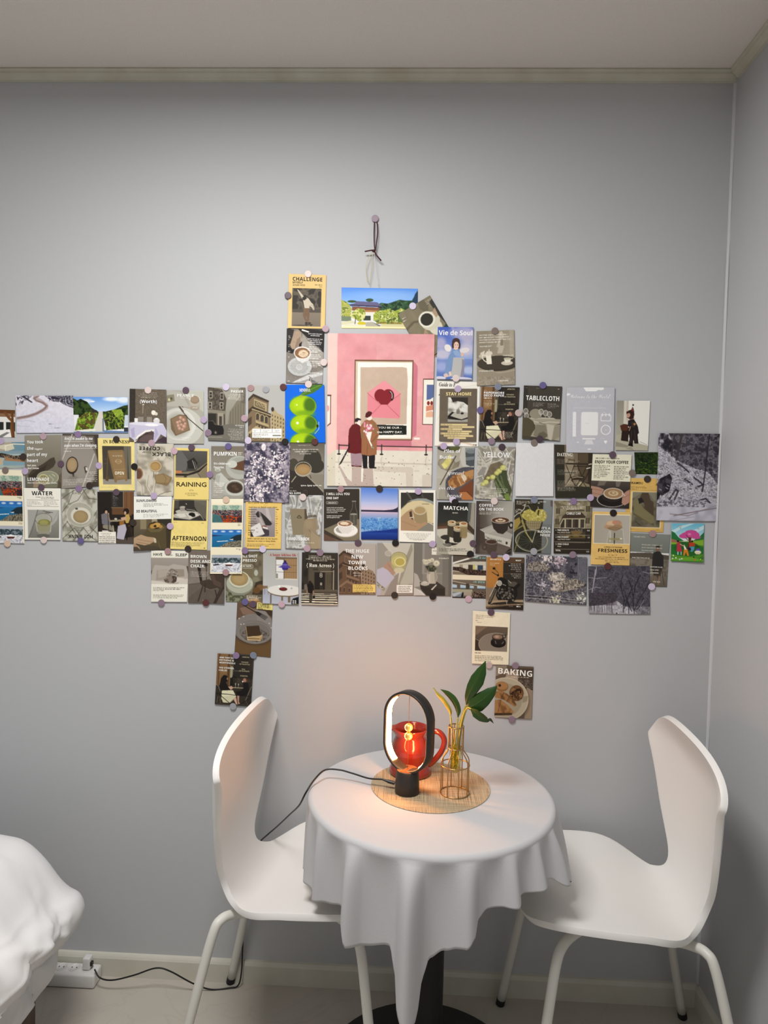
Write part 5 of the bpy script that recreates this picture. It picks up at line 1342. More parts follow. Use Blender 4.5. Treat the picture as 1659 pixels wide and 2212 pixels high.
def d(k):
    k.F('c3c4ca').N(.02, 20).P([34, 0, 76, 0, 77, 3, 72, 4.5, 66, 4, 60, 6, 50, 6.2, 40, 6, 37, 3], 'f4f4f2').P([0, 9, 8, 9.5, 6, 12, 0, 13], 'eeeef0')
    k.T('Welcome to the World!', 7, 91, 16.5, 6.5, 'fbfbfb', 'sc').S(44, 52, 22, 1, 2, 'f4f4f6').L([14, 31.5, 82, 31.5], .7, 'e6e6ea', .8)
    k.R(13.5, 37.5, 20, 75, 'ececee').S(15, 19, 44, 6, 5, 'c4c4ca', .5).P([31, 39.5, 33, 37.6, 64, 37.6, 66, 39.5, 66, 71, 64, 73, 32.5, 73, 30.6, 71], 'ebebea').S(40, 56, 55, 1, 2, 'cfcfd4').R(34, 77.5, 61, 79, 'f4f4f4').P([42, 80, 54, 80, 58, 86.8, 38, 86.8], 'dedee2').S(22, 28, 83.6, 1, 2, 'f8f8f8', 1, hh=.8)
    k.L([73, 42, 72, 45, 72, 50, 73, 51, 92, 51, 92.6, 45, 91, 41.5, 73, 41.5], 1.3, 'f4f4f6').L([75, 40, 75, 43.5], 1.8, 'f4f4f6').L([82, 40, 82, 43.5], 1.8, 'f4f4f6').L([89, 40, 89, 43.5], 1.8, 'f4f4f6').S(76, 88, 38, 1, 2, 'f0f0f2').E(82.5, 64.5, 9.6, 7.0, 'f6f6f8', 1, ring=.8).E(82.5, 64.5, .8, .6, 'f6f6f8').S(78, 86, 56, 1, 2, 'e8e8ec').S(70, 92, 77.5, 1, 2, 'e6e6ea', .6).E(81, 82, 1.8, 1.4, 'fdfdfd').E(84, 82, 1.8, 1.4, 'fdfdfd').P([79.4, 82.4, 85.7, 82.4, 82.6, 86], 'fdfdfd')
    k.S(41, 57, 94, 1, 2, 'fbfbfb', .95, 'c', .8)
C('postcard', 'pale grey birth announcement card with white script and icons', (1224, 837.6, 1327.3, 837.6, 1324, 978.8, 1222.5, 978), d, 2, .4)


def d(k):
    k.F('eeede6').R(0, 0, 22, 72, 'a5a294').V('9c998c', 'b1ae9f', 0, 0, 20, 72).R(22, 0, 36, 60, 'd8d4c6').R(30, 0, 36, 40, 'cabdac', .7).P([0, 70, 24, 66, 40, 80, 100, 90, 100, 100, 0, 100], 'b9b5a0').P([30, 96, 48, 92, 58, 100], 'a19d8a').P([0, 82, 40, 90, 36, 94, 0, 92], '8f8876', .7)
    k.P([14, 50, 26, 47, 36, 48, 40, 58, 38, 82, 16, 80, 18, 62], '33241f').P([12, 50, 24, 46.6, 36, 48, 38, 56, 34, 60, 16, 60], '5c3426')
    k.P([36, 40, 52, 36, 60, 44, 66, 52, 70, 64, 66, 68, 70, 86, 58, 86, 54, 78, 52, 90, 40, 90, 42, 76, 36, 56], '2a2220').P([44, 44, 56, 42, 58, 52, 50, 54], '3e3530').L([48, 60, 46, 84], 1.2, '5a4a42').L([56, 58, 60, 82], 1.2, '5a4a42').E(56, 47, 3.4, 2.4, 'b98a54').L([34, 39, 46, 37, 56, 36], 1.6, 'd6b49a')
    k.P([30, 26, 36, 20, 44, 18, 48, 12, 52, 18, 54, 28, 52, 36, 42, 38, 32, 34], '3c2320').P([44, 18, 48, 12, 52, 20, 48, 22], '7a3a30').E(49, 9, 2.4, 1.8, '151212').E(36, 29, 5.5, 5, 'caa08a').E(35, 29, .8, .8, '2a1c18').P([30, 22, 40, 20, 38, 25, 30, 27], '3c2320').E(38, 53, 2, 1.6, 'c8b4a4').P([40, 86, 52, 86, 54, 92, 38, 90], '1a1514').L([74, 82, 96, 88], .8, '6a665c').L([40, 60, 44, 52], 2, 'c49a84')
C('photo_card', 'photo of a toddler in a pointed hat by a stool, beside the grey card', (1332, 865.8, 1404, 866, 1398.7, 973.6, 1329, 972.8), d, 1, .6)


def d(k):
    k.F('6a666e').B(['3f3c44', '57535b', '6d6971', '7b777e', '4b4850'], 12, 0, 0, 100, 62, seed=2, oct=3)
    k.B(['8f8c94', 'b0adb5', 'cac8d0', 'd9d7df', '7a7780', 'c2c0c8'], 22, poly=[0, 14, 20, 24, 34, 32, 60, 40, 82, 44, 100, 62, 100, 100, 0, 100], seed=4, oct=3)
    k.B(['2e2b32', '454149', '6c6870', 'b4b1b9'], 14, poly=[0, 0, 16, 0, 28, 16, 24, 22, 8, 20, 0, 12], seed=6).B(['26242a', '3a373e', '524e56'], 14, poly=[0, 58, 4, 52, 20, 46, 24, 52, 20, 66, 8, 72, 0, 66], seed=5).P([0, 66, 6, 70, 0, 80], '232126')
    k.L([38, 0, 30, 30], 4, '4c4447').L([26, 2, 22, 26], 3, '4c4447').L([82, 0, 78, 30, 74, 58], 2, '35323a').L([100, 0, 88, 8], 2, '35323a')
    for a in ([32, 34, 40, 38, 50, 44], [58, 50, 70, 56, 72, 58], [44, 52, 56, 58], [62, 62, 74, 58, 72, 66], [20, 76, 30, 64, 34, 66, 26, 80], [60, 78, 78, 74, 92, 84, 96, 78]):
        k.L(a, 2.6, '35323a', .85)
    r = random.Random(9)
    for i in range(110):
        x, y = r.uniform(0, 100), r.uniform(34, 84); a = r.uniform(-.2, .9); k.L([x, y, x + 4 * math.cos(a), y + 2.4 * math.sin(a)], .9, r.choice(['33303a', '4a4650', 'e8e6ee']), .8)
    k.P([0, 84, 30, 80, 60, 82, 100, 78, 100, 100, 0, 100], 'bdbcc8').B(['aeadba', 'bfbeca', 'cac9d4'], 6, poly=[0, 86, 40, 82, 100, 80, 100, 100, 0, 100], seed=7, soft=1).B(['4a4852', '8a8892', 'b9b8c4', 'c6c5d0'], 40, 0, 76, 80, 84, seed=3, a=.7)
    k.L([28, 94, 56, 90, 100, 84], 1.8, '75686a', .7).L([40, 92, 70, 88, 98, 81], 1.0, '8a8088', .7).L([22, 92, 50, 94, 66, 90], 1.4, '85787a', .7).L([30, 99, 60, 95], 1, '94909c', .7)
C('photo_card', 'largest grey photo of a snowy rocky slope, furthest to the side wall', (1421.7, 935.9, 1555.4, 937.4, 1551.3, 1126, 1416.4, 1124), d, 2, .5, bend=1)


def d(k):
    k.F('18220f').B(['0f160a', '1c2a10', '2a3d15', '3d5620', '15200c'], 14, seed=2, oct=3, soft=1)
    r = random.Random(2)
    for i in range(60):
        x, y = r.uniform(5, 85), r.uniform(40, 95); a = r.uniform(-1, 1); k.L([x, y, x + 6 * math.cos(a), y + 4 * math.sin(a)], 1.6, r.choice(['5c7a26', '7a9630', '43601e']), .85)
    k.L([66, 10, 80, 40, 96, 56], 3, '4d6a22', .8).L([60, 4, 70, 34], 2, '2e4416')
C('photo_card', 'small dark green fern photo tucked behind the snowy slope photo', (1370, 977, 1438, 977, 1437, 1025, 1372, 1024), d, 0, .3)


def d(k):
    k.F('3a3430').R(0, 0, 100, 50, 'e8e6d0').N(.03, 8)
    k.V('5a5048', '413a35', 0, 50, 100, 66).P([20, 50, 40, 50, 34, 58, 16, 60], '7a6e64').P([62, 50, 76, 50, 72, 60, 64, 60], '8a8076', .7)
    k.P([0, 60, 20, 62, 34, 66, 30, 72, 36, 78, 20, 82, 0, 78], 'b58f7c').L([4, 66, 28, 68], 1.4, '8a6654', .7).L([4, 73, 26, 76], 1.4, '8a6654', .7)
    k.E(54, 84, 36, 13, '26211f').E(54, 85, 36, 13, 'c9c4bc', .9, ring=1.2).E(54, 80, 24, 9, '332c29').E(58, 73, 26, 10.5, 'd2c4ae').E(58, 72.6, 23, 8.8, 'a48664').E(58, 72.6, 13, 5, 'cdb892').E(57, 72, 8, 3, 'a48664').E(58, 71.6, 4, 1.6, 'd4c09a')
    k.P([82, 74, 90, 68, 100, 64, 100, 88, 88, 94, 80, 90], 'b98f7c').L([84, 80, 98, 74], 1.4, '8f6a58', .7).L([80, 72, 88, 76], 1.6, 'd8d2c8')
    k.S(8, 88, 8, 1, 2, '4a473c', .9, hh=.9).T('ENJOY YOUR COFFEE', 6.5, 92, 17, 5.6, '1f1d1a', 'b').S(6, 48, 22, 8, 3.2, '4a473c', .85, hh=.75).S(56, 94, 23, 8, 3.2, '4a473c', .85, hh=.75)
C('postcard', 'cream and dark postcard of two hands holding a latte, telling to enjoy coffee', (1280, 981, 1364, 982.6, 1358, 1098.7, 1274, 1094.5), d, 1, .7)


def d(k):
    k.F('dfba6e').N(.05, 8).L([0, 22, 100, 22.5], .5, '8a6a34').L([4, 95.5, 96, 97], .5, '8a6a34')
    k.R(13, 25, 92, 92, 'f0e2bc').R(16, 26.5, 89, 90.5, '6a6453').B(['5c5747', '6e6856', '7d7763'], 5, 16, 26.5, 89, 90.5, seed=3, soft=1).P([16, 26, 89, 26, 89, 46, 70, 40, 60, 30, 40, 27, 16, 38], '8b8875').P([40, 27, 56, 27, 62, 40, 70, 44, 72, 70, 50, 60, 46, 46, 30, 44], '584a3c').P([20, 42, 30, 40, 46, 56, 72, 70, 74, 82, 60, 84, 22, 66], '857d5c').P([20, 64, 66, 84, 74, 82, 74, 88, 20, 68], '6a6248').L([26, 80, 40, 88], 1.4, '3f3a30').P([30, 38, 40, 36, 46, 44, 34, 48], '2f2a26')
    k.T('TIRAMISU', 6, 40, 11, 4.2, '4a3c20', 'r').T('INTO', 74, 92, 13, 4, '4a3c20', 'r').S(8, 56, 16, 3, 2.2, '6a5630', .8).S(6, 44, 93.6, 1, 2, '6a5630').S(80, 95, 94.6, 1, 2, '6a5630')
C('postcard', 'amber postcard of a dessert cake, half under the snowy slope photo', (1354, 1032.6, 1440, 1034, 1432.3, 1150.4, 1350, 1148), d, 0, .5)


def d(k):
    k.V('6fc0da', 'c8e4ea', 0, 0, 100, 40).P([0, 20, 30, 6, 60, 0, 70, 0, 30, 14, 6, 28], 'd8eef0', .8).P([50, 24, 100, 4, 100, 14, 70, 28], 'd8eef0', .8)
    k.P([0, 20, 10, 24, 22, 36, 40, 46, 0, 46], '2f7a44').P([100, 22, 86, 34, 64, 46, 100, 48], '2f7a44').P([0, 42, 40, 48, 70, 46, 100, 40, 100, 100, 0, 100], '5f9a2c').P([0, 44, 20, 50, 50, 46, 80, 44, 100, 42, 100, 56, 60, 54, 20, 58, 0, 54], '8cba3a').P([0, 56, 30, 52, 70, 54, 100, 60, 100, 78, 60, 86, 20, 84, 0, 80], '2f7a34').E(50, 66, 40, 18, '2c6a2e').P([0, 88, 50, 92, 100, 86, 100, 100, 0, 100], '3f8a34').P([0, 92, 60, 88, 100, 92, 100, 97, 0, 97], '86b83a', .7).P([0, 40, 22, 46, 34, 50, 0, 50], 'a87a5c')
    for x, y, rx, ry in ((52, 30, 22, 8), (38, 33, 14, 6), (72, 30, 14, 8), (60, 23, 18, 6), (76, 36, 14, 4)):
        k.E(x, y, rx, ry, 'd0589c')
    k.E(55, 28, 5, 3, 'e889bc').P([52, 36, 62, 36, 60, 46, 66, 66, 48, 66, 54, 50], '6a3324').L([44, 38, 52, 44], 1.6, '3a2020').L([46, 30, 54, 40], 1.2, '3a2020')
    k.P([18, 50, 28, 50, 34, 74, 18, 74], 'c23c52').E(21, 46.5, 3.4, 2.6, '2a1c1a').L([24, 50, 44, 48], 1.4, '2a1c1a').L([28, 54, 36, 58], 2, 'e8c0a4').R(20, 74, 24, 82, '9fd0c8').R(30, 74, 33, 82, '9fd0c8').P([40, 66, 50, 66, 56, 84, 50, 84, 46, 74, 42, 84, 38, 84], 'e08a2c').P([38, 58, 44, 60, 48, 68, 42, 68], 'f4f0ea').E(40, 58, 2.6, 2, 'e8c0a4').P([54, 50, 74, 50, 72, 58, 56, 60], 'c2482c').E(64, 46, 3.6, 2.6, '2a1c1a').P([56, 60, 72, 60, 70, 68, 64, 74, 60, 72], '58a8c0').L([74, 58, 84, 60], 1, '2a1c1a').P([50, 64, 60, 62, 62, 70, 54, 70], '2c2440')
    k.P([76, 66, 86, 64, 90, 70, 78, 72], '6a5ac0').E(82, 74, 10, 4.5, 'f0ecd8').P([72, 74, 92, 74, 88, 79, 76, 79], 'e0d8b8')
    k.L([22, 7, 28, 6, 30, 9], 1.6, 'd8a05c').L([26, 10, 28, 14], 1, '3a2a2a').L([78, 14, 82, 12, 84, 15], 1.2, 'b87a9c')
    for x, y, c in ((8, 84, 'f4f0ea'), (16, 90, 'f4f0ea'), (34, 92, 'f4f0ea'), (28, 94, 'bfe0f0'), (72, 93, 'e05a3c'), (90, 92, 'd8e86a'), (6, 92, 'f4f0ea'), (70, 87, '1f3a20')):
        k.E(x, y, 2.4, 1.8, c)
    k.L([86, 94, 96, 82], 1.4, '2c6a2e').L([90, 96, 99, 86], 1.4, '2c6a2e')
C('illustration_card', 'bright painted card of children dancing under a pink tree', (1450.3, 1130.8, 1520.4, 1131.2, 1517.7, 1214.4, 1448, 1212), d, 1, 1.2, bend=2)


def d(k):
    k.V('8b9088', '7d827a', 0, 0, 100, 36).P([0, 38, 50, 36, 100, 40, 100, 70, 0, 66], '5f574c').B(['6a6256', '7a7266', '8a8274'], 8, 0, 48, 100, 100, seed=4, soft=1).V('7c7467', '6a6255', 0, 80, 100, 100).L([0, 56, 40, 52, 60, 56], 1.4, '8d8678').L([0, 70, 44, 68], 1.2, '9b9486').L([0, 78, 50, 76], 1, '9b9486')
    k.E(70, 28, 5.4, 5, '8a6a58').P([65, 26, 66, 22, 74, 21, 76, 25, 72, 26], '2a2624').P([60, 36, 68, 33, 76, 33, 86, 42, 88, 62, 84, 66, 80, 78, 64, 78, 58, 66, 58, 48], '333130').P([64, 66, 82, 66, 82, 78, 76, 90, 72, 76, 68, 92, 64, 90, 66, 78], '4a4038').L([68, 80, 66, 95], 3, '9a7c68').L([78, 80, 77, 95], 3, '9a7c68').L([83, 66, 92, 96], 1, '2a2622').E(26, 97, 7, 4, '2c2824').L([30, 94, 34, 88], 1.6, '2c2824')
    k.T('THE REST WITH', 8, 37, 8, 2.6, 'dcd8cc', 'r').T('AND THE TWO OF US', 6, 51, 48, 2.6, 'e6e2d6', 'r')
    for i, s in enumerate(['WHOSE LAND I STANDING LOST,', 'SHORT ONE HAND IN TIME AND', 'THE DAWN SUNSET']):
        k.T(s, 29, 82 if i < 2 else 60, 22.5 + i * 5.4, 2.3, 'dcd8cc', 'r')
    for i, s in enumerate(['GO ALONG WHATEVER ROAD', 'KEEPING LISTENING AND', 'THINGS LIKE LAUGHING']):
        k.T(s, 27, 86 if i == 0 else 76, 64 + i * 5.6, 2.5, 'e6e2d6', 'r')
    k.T('THE SEA', 62, 82, 92, 2.6, 'e6e2d6', 'r')
C('postcard', 'grey brown postcard of a figure with a stick by the sea, under the amber card', (1362, 1151, 1447.8, 1155, 1440, 1268, 1357, 1264), d, 0, .6, bend=1)


def d(k):
    k.F('a8a496').B(['8a8678', 'a19d8f', 'bab6a9', 'c9c6ba', '96928a'], 5, seed=5, soft=1)
    for a in ([0, 14, 20, 30, 40, 22], [30, 0, 40, 16, 36, 30], [70, 0, 84, 14, 100, 24], [88, 26, 84, 50, 94, 66], [0, 60, 16, 56, 26, 70]):
        k.L(a, 3, 'd8d5ca', .8).L([v + (3 if i % 2 == 0 else 1) for i, v in enumerate(a)], 2, '827e70', .7)
    k.P([36, 34, 58, 28, 72, 34, 66, 46, 48, 60, 30, 72, 20, 64, 30, 46], '6a5c46', .8)
    k.P([68, 44, 80, 44, 84, 60, 98, 80, 94, 92, 92, 100, 78, 96, 60, 76, 48, 66], '4a5238')
    r = random.Random(4)
    for i in range(20):
        x, y = r.uniform(48, 70), r.uniform(52, 66); k.L([x, y, x + r.uniform(10, 28), y + r.uniform(18, 34)], 2, r.choice(['3c452c', '5f6a48', '76805c', '2e3622']))
    k.P([78, 90, 90, 86, 98, 100, 84, 100], '7a8c4c')
    for x, y, rx in ((70, 39, 8), (60, 46, 8), (54, 50, 7), (44, 58, 8), (32, 60, 5), (27, 68, 8), (20, 72, 6), (66, 42, 5)):
        k.E(x, y, rx, rx * .62, 'b0ae62').E(x + 1, y - .6, rx * .7, rx * .42, 'd2d08a')
    k.T('YELLOW', 13, 87, 20.5, 10, 'fbf9f2', 'r').S(56, 84, 26, 1, 2, 'f0ece0', .7).S(12, 92, 79, 4, 3.2, 'f0ece0', .85, 'c', .7).S(24, 92, 92.5, 1, 2, 'f0ece0', .85, 'c', .7)
C('postcard', 'postcard of pale yellow tulips on crumpled linen headed YELLOW', (1033.7, 963.3, 1113.8, 966, 1104.8, 1081.4, 1025, 1076.6), d, 1, .8)


def d(k):
    k.F('b5b0a2').V('a6a194', 'beb9ab', 0, 0, 100, 60).E(30, 2, 30, 8, '4c4a3c').E(46, 3, 12, 6, '5d6038').P([66, 0, 100, 0, 100, 40, 70, 40, 60, 20], 'c2c0b6')
    k.P([4, 26, 20, 18, 40, 20, 50, 30, 62, 26, 58, 38, 46, 42, 28, 46, 12, 42, 2, 34], '8e8674').P([6, 28, 22, 20, 40, 22, 46, 32, 40, 42, 20, 43, 8, 38], 'a29a86')
    for i in range(6):
        k.L([48 + i * 2, 34 + i, 56 + i, 28 + i * .6], .5, '6f6858', .8)
    k.P([22, 26, 32, 16, 38, 18, 38, 28, 28, 40, 20, 42, 12, 34], 'cfc67a').P([12, 34, 20, 31, 28, 36, 20, 42], 'e0d88c').P([28, 18, 34, 15, 40, 20, 36, 30, 30, 26], 'd8cf82')
    k.L([50, 18, 10, 72], 2.6, '4e4334')
    k.P([74, 2, 100, 2, 100, 36, 90, 37, 78, 34], '8f9490').P([75, 10, 100, 8, 100, 36, 90, 37, 78, 33], '565b5e').E(90, 9, 13, 4, '7d8486').P([76, 20, 100, 18, 100, 24, 78, 26], '868c8e', .8)
    k.E(86, 72, 62, 34, '4d4c54').E(88, 72, 56, 30, '5d5a5e').B(['3e3e48', '74727a', '55545c'], 30, poly=[24, 62, 40, 46, 70, 38, 100, 38, 100, 46, 60, 48, 36, 66, 34, 100, 24, 92], seed=4, a=.5)
    k.P([30, 66, 44, 54, 70, 48, 100, 42, 100, 58, 84, 66, 66, 74, 50, 78, 34, 76], '9a6c42').B(['8a5c38', 'a97a4c', 'bf9462'], 9, poly=[30, 66, 44, 54, 70, 48, 100, 42, 100, 58, 84, 66, 66, 74, 50, 78, 34, 76], seed=5, a=.8).L([56, 58, 66, 72], 2.6, 'd0a878').L([66, 54, 76, 66], 2.6, 'd8c4a4').E(74, 58, 9, 4, 'e4dccc', .8, 60)
    k.P([60, 82, 74, 74, 100, 62, 100, 100, 74, 100, 64, 92], '7c4a30').P([62, 86, 80, 84, 100, 96, 100, 100, 70, 100], 'b37a4c').L([64, 84, 84, 84, 98, 94], 1.4, '5d3622')
    k.E(20, 92, 14, 16, '958f82', .5)
    k.T('Piles of', 18, 62, 11, 6.6, 'fbf9f2', 'r').T('Butter', 7, 46, 22.5, 6.2, 'fbf9f2', 'r').T('spread', 27, 74, 52.5, 6.4, 'fbf9f2', 'si').T('on the', 6, 50, 81, 6.6, 'fbf9f2', 'si').T('bread', 29, 69, 95.5, 6.8, 'fbf9f2', 'si')
C('postcard', 'postcard of butter, a dark glass and croissants on a blue plate', (945, 965, 1025.2, 965.7, 1021, 1080, 943, 1078.4), d, 1, .8, bend=1)


def d(k):
    k.F('dededf').N(.02, 20)
C('blank_card', 'blank white sheet of paper hung among the postcards', (1114.3, 957.1, 1196, 957.4, 1194.6, 1072, 1113, 1071.8), d, 2, .5)


def d(k):
    k.F('40392f').R(26, 0, 62, 78, '7b6f5c').R(28, 16, 50, 74, '958a74').R(62, 0, 90, 70, '5c503f').L([62, 0, 62, 46], 1.2, '352e25').R(88, 0, 100, 100, '3a3228').P([0, 38, 24, 38, 26, 70, 0, 78], '33332a').P([60, 66, 92, 74, 94, 82, 56, 74], '8f8468').P([0, 80, 100, 78, 100, 100, 0, 100], '36352a')
    k.P([34, 26, 54, 27, 55, 30, 35, 29.5], '5a4a34').L([36, 29, 34, 33], 1.4, '2a241c').L([52, 29, 51, 33], 1.4, '2a241c').P([22, 34, 94, 34, 86, 37, 30, 37], '3a3024')
    for a in ([30, 38, 44, 62, 56, 80], [52, 38, 40, 62, 28, 76], [60, 38, 76, 66], [86, 38, 70, 62, 56, 78], [26, 52, 56, 52], [50, 40, 84, 40]):
        k.L(a, 1.8, '2a231b')
    k.L([98, 32, 92, 46, 82, 62, 66, 78], 2, '2a231b').P([40, 60, 80, 58, 78, 64, 46, 66], '3a3024').L([44, 66, 60, 80], 2, '2a231b').L([70, 64, 84, 79], 1.6, '2a231b').L([46, 62, 60, 60, 74, 61], 1.6, 'b8ad94').L([84, 44, 94, 42], 2, 'e8e2d0').L([90, 36, 97, 35], 2, 'e8e2d0').L([28, 78, 40, 67], 1.2, 'd8d0ba', .7).L([62, 77, 70, 70], 1.6, 'e8e2d0')
    k.T('DATING', 6, 47, 21.5, 6.2, 'f6f2e6', 'sb').S(7, 66, 28, 4, 2.4, 'e0d9c8', .75).S(7, 66, 48, 4, 2.6, 'e0d9c8', .75).S(7, 70, 68, 8, 2.5, 'e0d9c8', .8)
C('postcard', 'dark postcard of a slatted folding chair and table, between blank sheet and latte card', (1197.5, 960.3, 1280, 963, 1278, 1075.7, 1199, 1075.7), d, 1, .7, bend=1)


def d(k):
    k.F('8f897b').R(0, 0, 84, 46, '33332f').V('2c2d2a', '3c3c37', 0, 0, 83, 44).P([82, 0, 91, 0, 88, 36, 80, 36], '5f635f').P([91, 0, 100, 0, 100, 60, 88, 46], 'a09a8a').P([0, 42, 70, 33, 80, 38, 100, 52, 100, 62, 80, 50, 0, 52], '4c3f30').P([46, 38, 62, 36, 60, 40, 30, 44], '8e7f5c').P([0, 47, 40, 44, 44, 50, 0, 54], '6f5440')
    k.P([0, 52, 40, 49, 70, 52, 100, 62, 100, 100, 0, 100], 'c9c4b4').P([0, 62, 18, 74, 34, 100, 0, 100], 'a9a698').E(28, 67, 18, 5, '3e3a32').E(40, 76, 18, 6, '332f29').P([34, 66, 56, 70, 56, 78, 34, 76], 'd2cdbe')
    for x, y, c in ((39, 38, '4a4437'), (70, 40, 'a08f6c'), (55, 48, '34312a')):
        k.P([x - 11, y, x + 11, y, x + 11, y + 24, x + 7, y + 28, x - 7, y + 28, x - 11, y + 24], c).E(x, y + 25, 10, 3, c).E(x, y, 11, 3.6, 'd8cdb0').E(x, y + 4, 11, 4, 'cfc2a2', .8).E(x - 1, y - .2, 8, 2.4, 'b89468').E(x + 3, y + .3, 3.4, 1.3, '7a5230')
    k.P([61, 46, 81, 46, 80, 64, 62, 66], '94835e', .8).E(70, 40, 11, 3.6, 'd8cdb0').E(71, 40, 8, 2.4, 'a8774c')
    k.T('MATCHA', 16, 82, 14, 7, 'f8f5ec', 'b', False, .015).S(26, 70, 20.3, 1, 2, 'f0ece0', .95, 'c', 1.1).S(42, 56, 83.5, 1, 2, '4f4a40', .9, 'c').S(6, 92, 88, 4, 1.9, '4f4a40', .85, 'l')
C('postcard', 'dark topped postcard of three small cream drinks headed MATCHA', (946.3, 1084.5, 1025.8, 1085.7, 1022.8, 1199.6, 942.7, 1197), d, 1, .8, bend=1)


def d(k):
    k.V('4d443d', 'a9a69d', 0, 0, 100, 50, True).V('4a4039', '6a6058', 0, 50, 100, 100, True).E(84, 30, 40, 28, 'b1aea4', .8, soft=.9).E(44, 92, 40, 10, '6f645c', .8, soft=.9).R(0, 0, 12, 100, '473d36', .6)
    k.P([12, 54, 44, 45, 100, 62, 98, 72, 26, 60], 'aaa89e').P([20, 56, 46, 48, 60, 54, 34, 62], 'bdbbb0', .5).P([24, 60, 98, 72, 94, 86, 26, 71], 'c3c1b6').P([98, 66, 100, 66, 100, 86, 94, 86], '55483e').L([12, 54, 26, 60], 1, 'd8d6cc')
    k.T('MASAO ABE', 30, 72, 71, 3.6, '4a463e', 'sb', False, .16).S(26, 38, 67, 1, 2, '6a665c', .9, hh=.9).R(82, 76, 87, 81, '3a352f').S(60, 80, 79, 2, 2, '8a867a', .7)
    k.P([42, 38, 90, 36, 86, 54, 74, 62, 60, 60, 48, 52], '3c342f').E(66, 36, 25, 6.4, 'b8afa2').E(66, 36, 23, 5.2, '5f4030').E(66, 37, 14, 3, 'cdbba0').E(66, 36.4, 8, 1.6, '6a4a36').E(66, 34.6, 6, 1.8, 'd8c8ae').E(95, 45, 5, 5, '2f2924', 1, ring=1.8)
    k.P([27, 77, 60, 77, 58, 92, 50, 100, 36, 100, 29, 92], '564a40').E(43.5, 77, 16.5, 4.8, '8b8076').E(43.5, 77, 14, 3.6, '4f3a2e').E(25, 87, 5, 4.6, '4d4138', 1, ring=1.6).P([80, 98, 90, 90, 98, 88, 96, 100], '2f2a26').L([74, 100, 98, 92], .8, '8f877c')
    k.T('COFFEE', 8, 46, 10.5, 5, 'fbf9f2', 'b').T('ON THE BOOK', 8, 74, 18, 5.2, 'fbf9f2', 'b').S(50, 74, 8, 1, 2, 'e8e4d8', .6).S(8, 76, 21, 3, 1.9, 'f0ece0', .8)
C('postcard', 'brown postcard of a coffee cup standing on a thick book', (1028.9, 1082, 1109, 1082.7, 1105.4, 1197.8, 1026.4, 1195.4), d, 1, .7, bend=1)


def d(k):
    k.F('3a3529').R(78, 0, 100, 100, '8c918f').V('868b8a', '787d7c', 76, 0, 100, 100).R(74, 46, 100, 100, '737876', .8).P([94, 2, 100, 2, 100, 14, 95, 12], '6d5a58').P([0, 40, 14, 34, 18, 44, 4, 60, 0, 64], 'a08c4a').R(0, 62, 70, 100, '33342a')
    k.L([0, 34, 8, 28, 16, 26, 26, 18, 28, 10], 1.8, 'cfcabb').L([4, 26, 12, 20, 22, 22], 1.6, 'b9b4a6').L([22, 12, 30, 10], 1.6, 'd8d4c6').L([28, 14, 36, 12, 42, 18], 1.2, 'b9b4a6').E(12, 22, 8, 3, 'c4c0b2', 1, ring=.7).L([62, 14, 64, 24], 1.2, 'd8d4c6')
    k.B(['a3984c', 'b9ae5e', 'cfc678', '8d8242', 'd8d08c'], 24, poly=[18, 32, 26, 22, 40, 18, 54, 24, 60, 18, 74, 18, 84, 24, 86, 32, 80, 40, 64, 44, 52, 48, 40, 42, 28, 38], seed=6).P([62, 20, 66, 20, 64, 30, 61, 28], '3a3424')
    k.P([30, 40, 74, 40, 68, 54, 56, 57, 42, 56, 34, 50], '8d8262')
    for i in range(7):
        k.L([34 + i * 6, 40, 38 + i * 4.6, 56], .8, 'b9ae8a', .9)
    k.L([32, 45, 72, 45], .8, '6d6448').L([36, 50, 70, 50], .8, '6d6448')
    k.L([16, 26, 28, 50, 36, 66, 50, 78], 2.6, '948a56').L([20, 40, 32, 62, 50, 80], 2.6, 'a89d66').L([58, 58, 50, 80], 1.6, 'c4bfae').L([36, 44, 0, 58], 1.6, '7a714c').L([0, 60, 24, 50], 2.2, '948a56')
    k.E(48, 77, 42, 20, 'a9a592', 1, ring=1.4).E(48, 77, 38.5, 18.2, '6f6c5c', 1, ring=.7)
    for a in range(0, 360, 24):
        k.L([48, 78, 48 + 38 * math.cos(math.radians(a)), 77 + 18 * math.sin(math.radians(a))], .35, 'a7a393', .7)
    k.L([2, 100, 16, 70], 2, '8a7e4e').S(6, 96, 4.5, 2, 2.4, 'f0ece0', .9, hh=.8).S(6, 30, 9.4, 1, 2, 'f0ece0', .9, hh=.8)
    k.T("IT'S A", 74, 97, 55, 4.4, 'f8f5ec', 'r').T('SUDDEN', 63, 97, 61.5, 4.4, 'f8f5ec', 'r').T('NOISE', 71, 97, 68, 4.4, 'f8f5ec', 'r')
C('postcard', 'postcard of a bicycle with a basket of yellow flowers', (1111.7, 1078, 1193.2, 1079.5, 1188.8, 1196, 1108.5, 1192), d, 1, .9, bend=2)


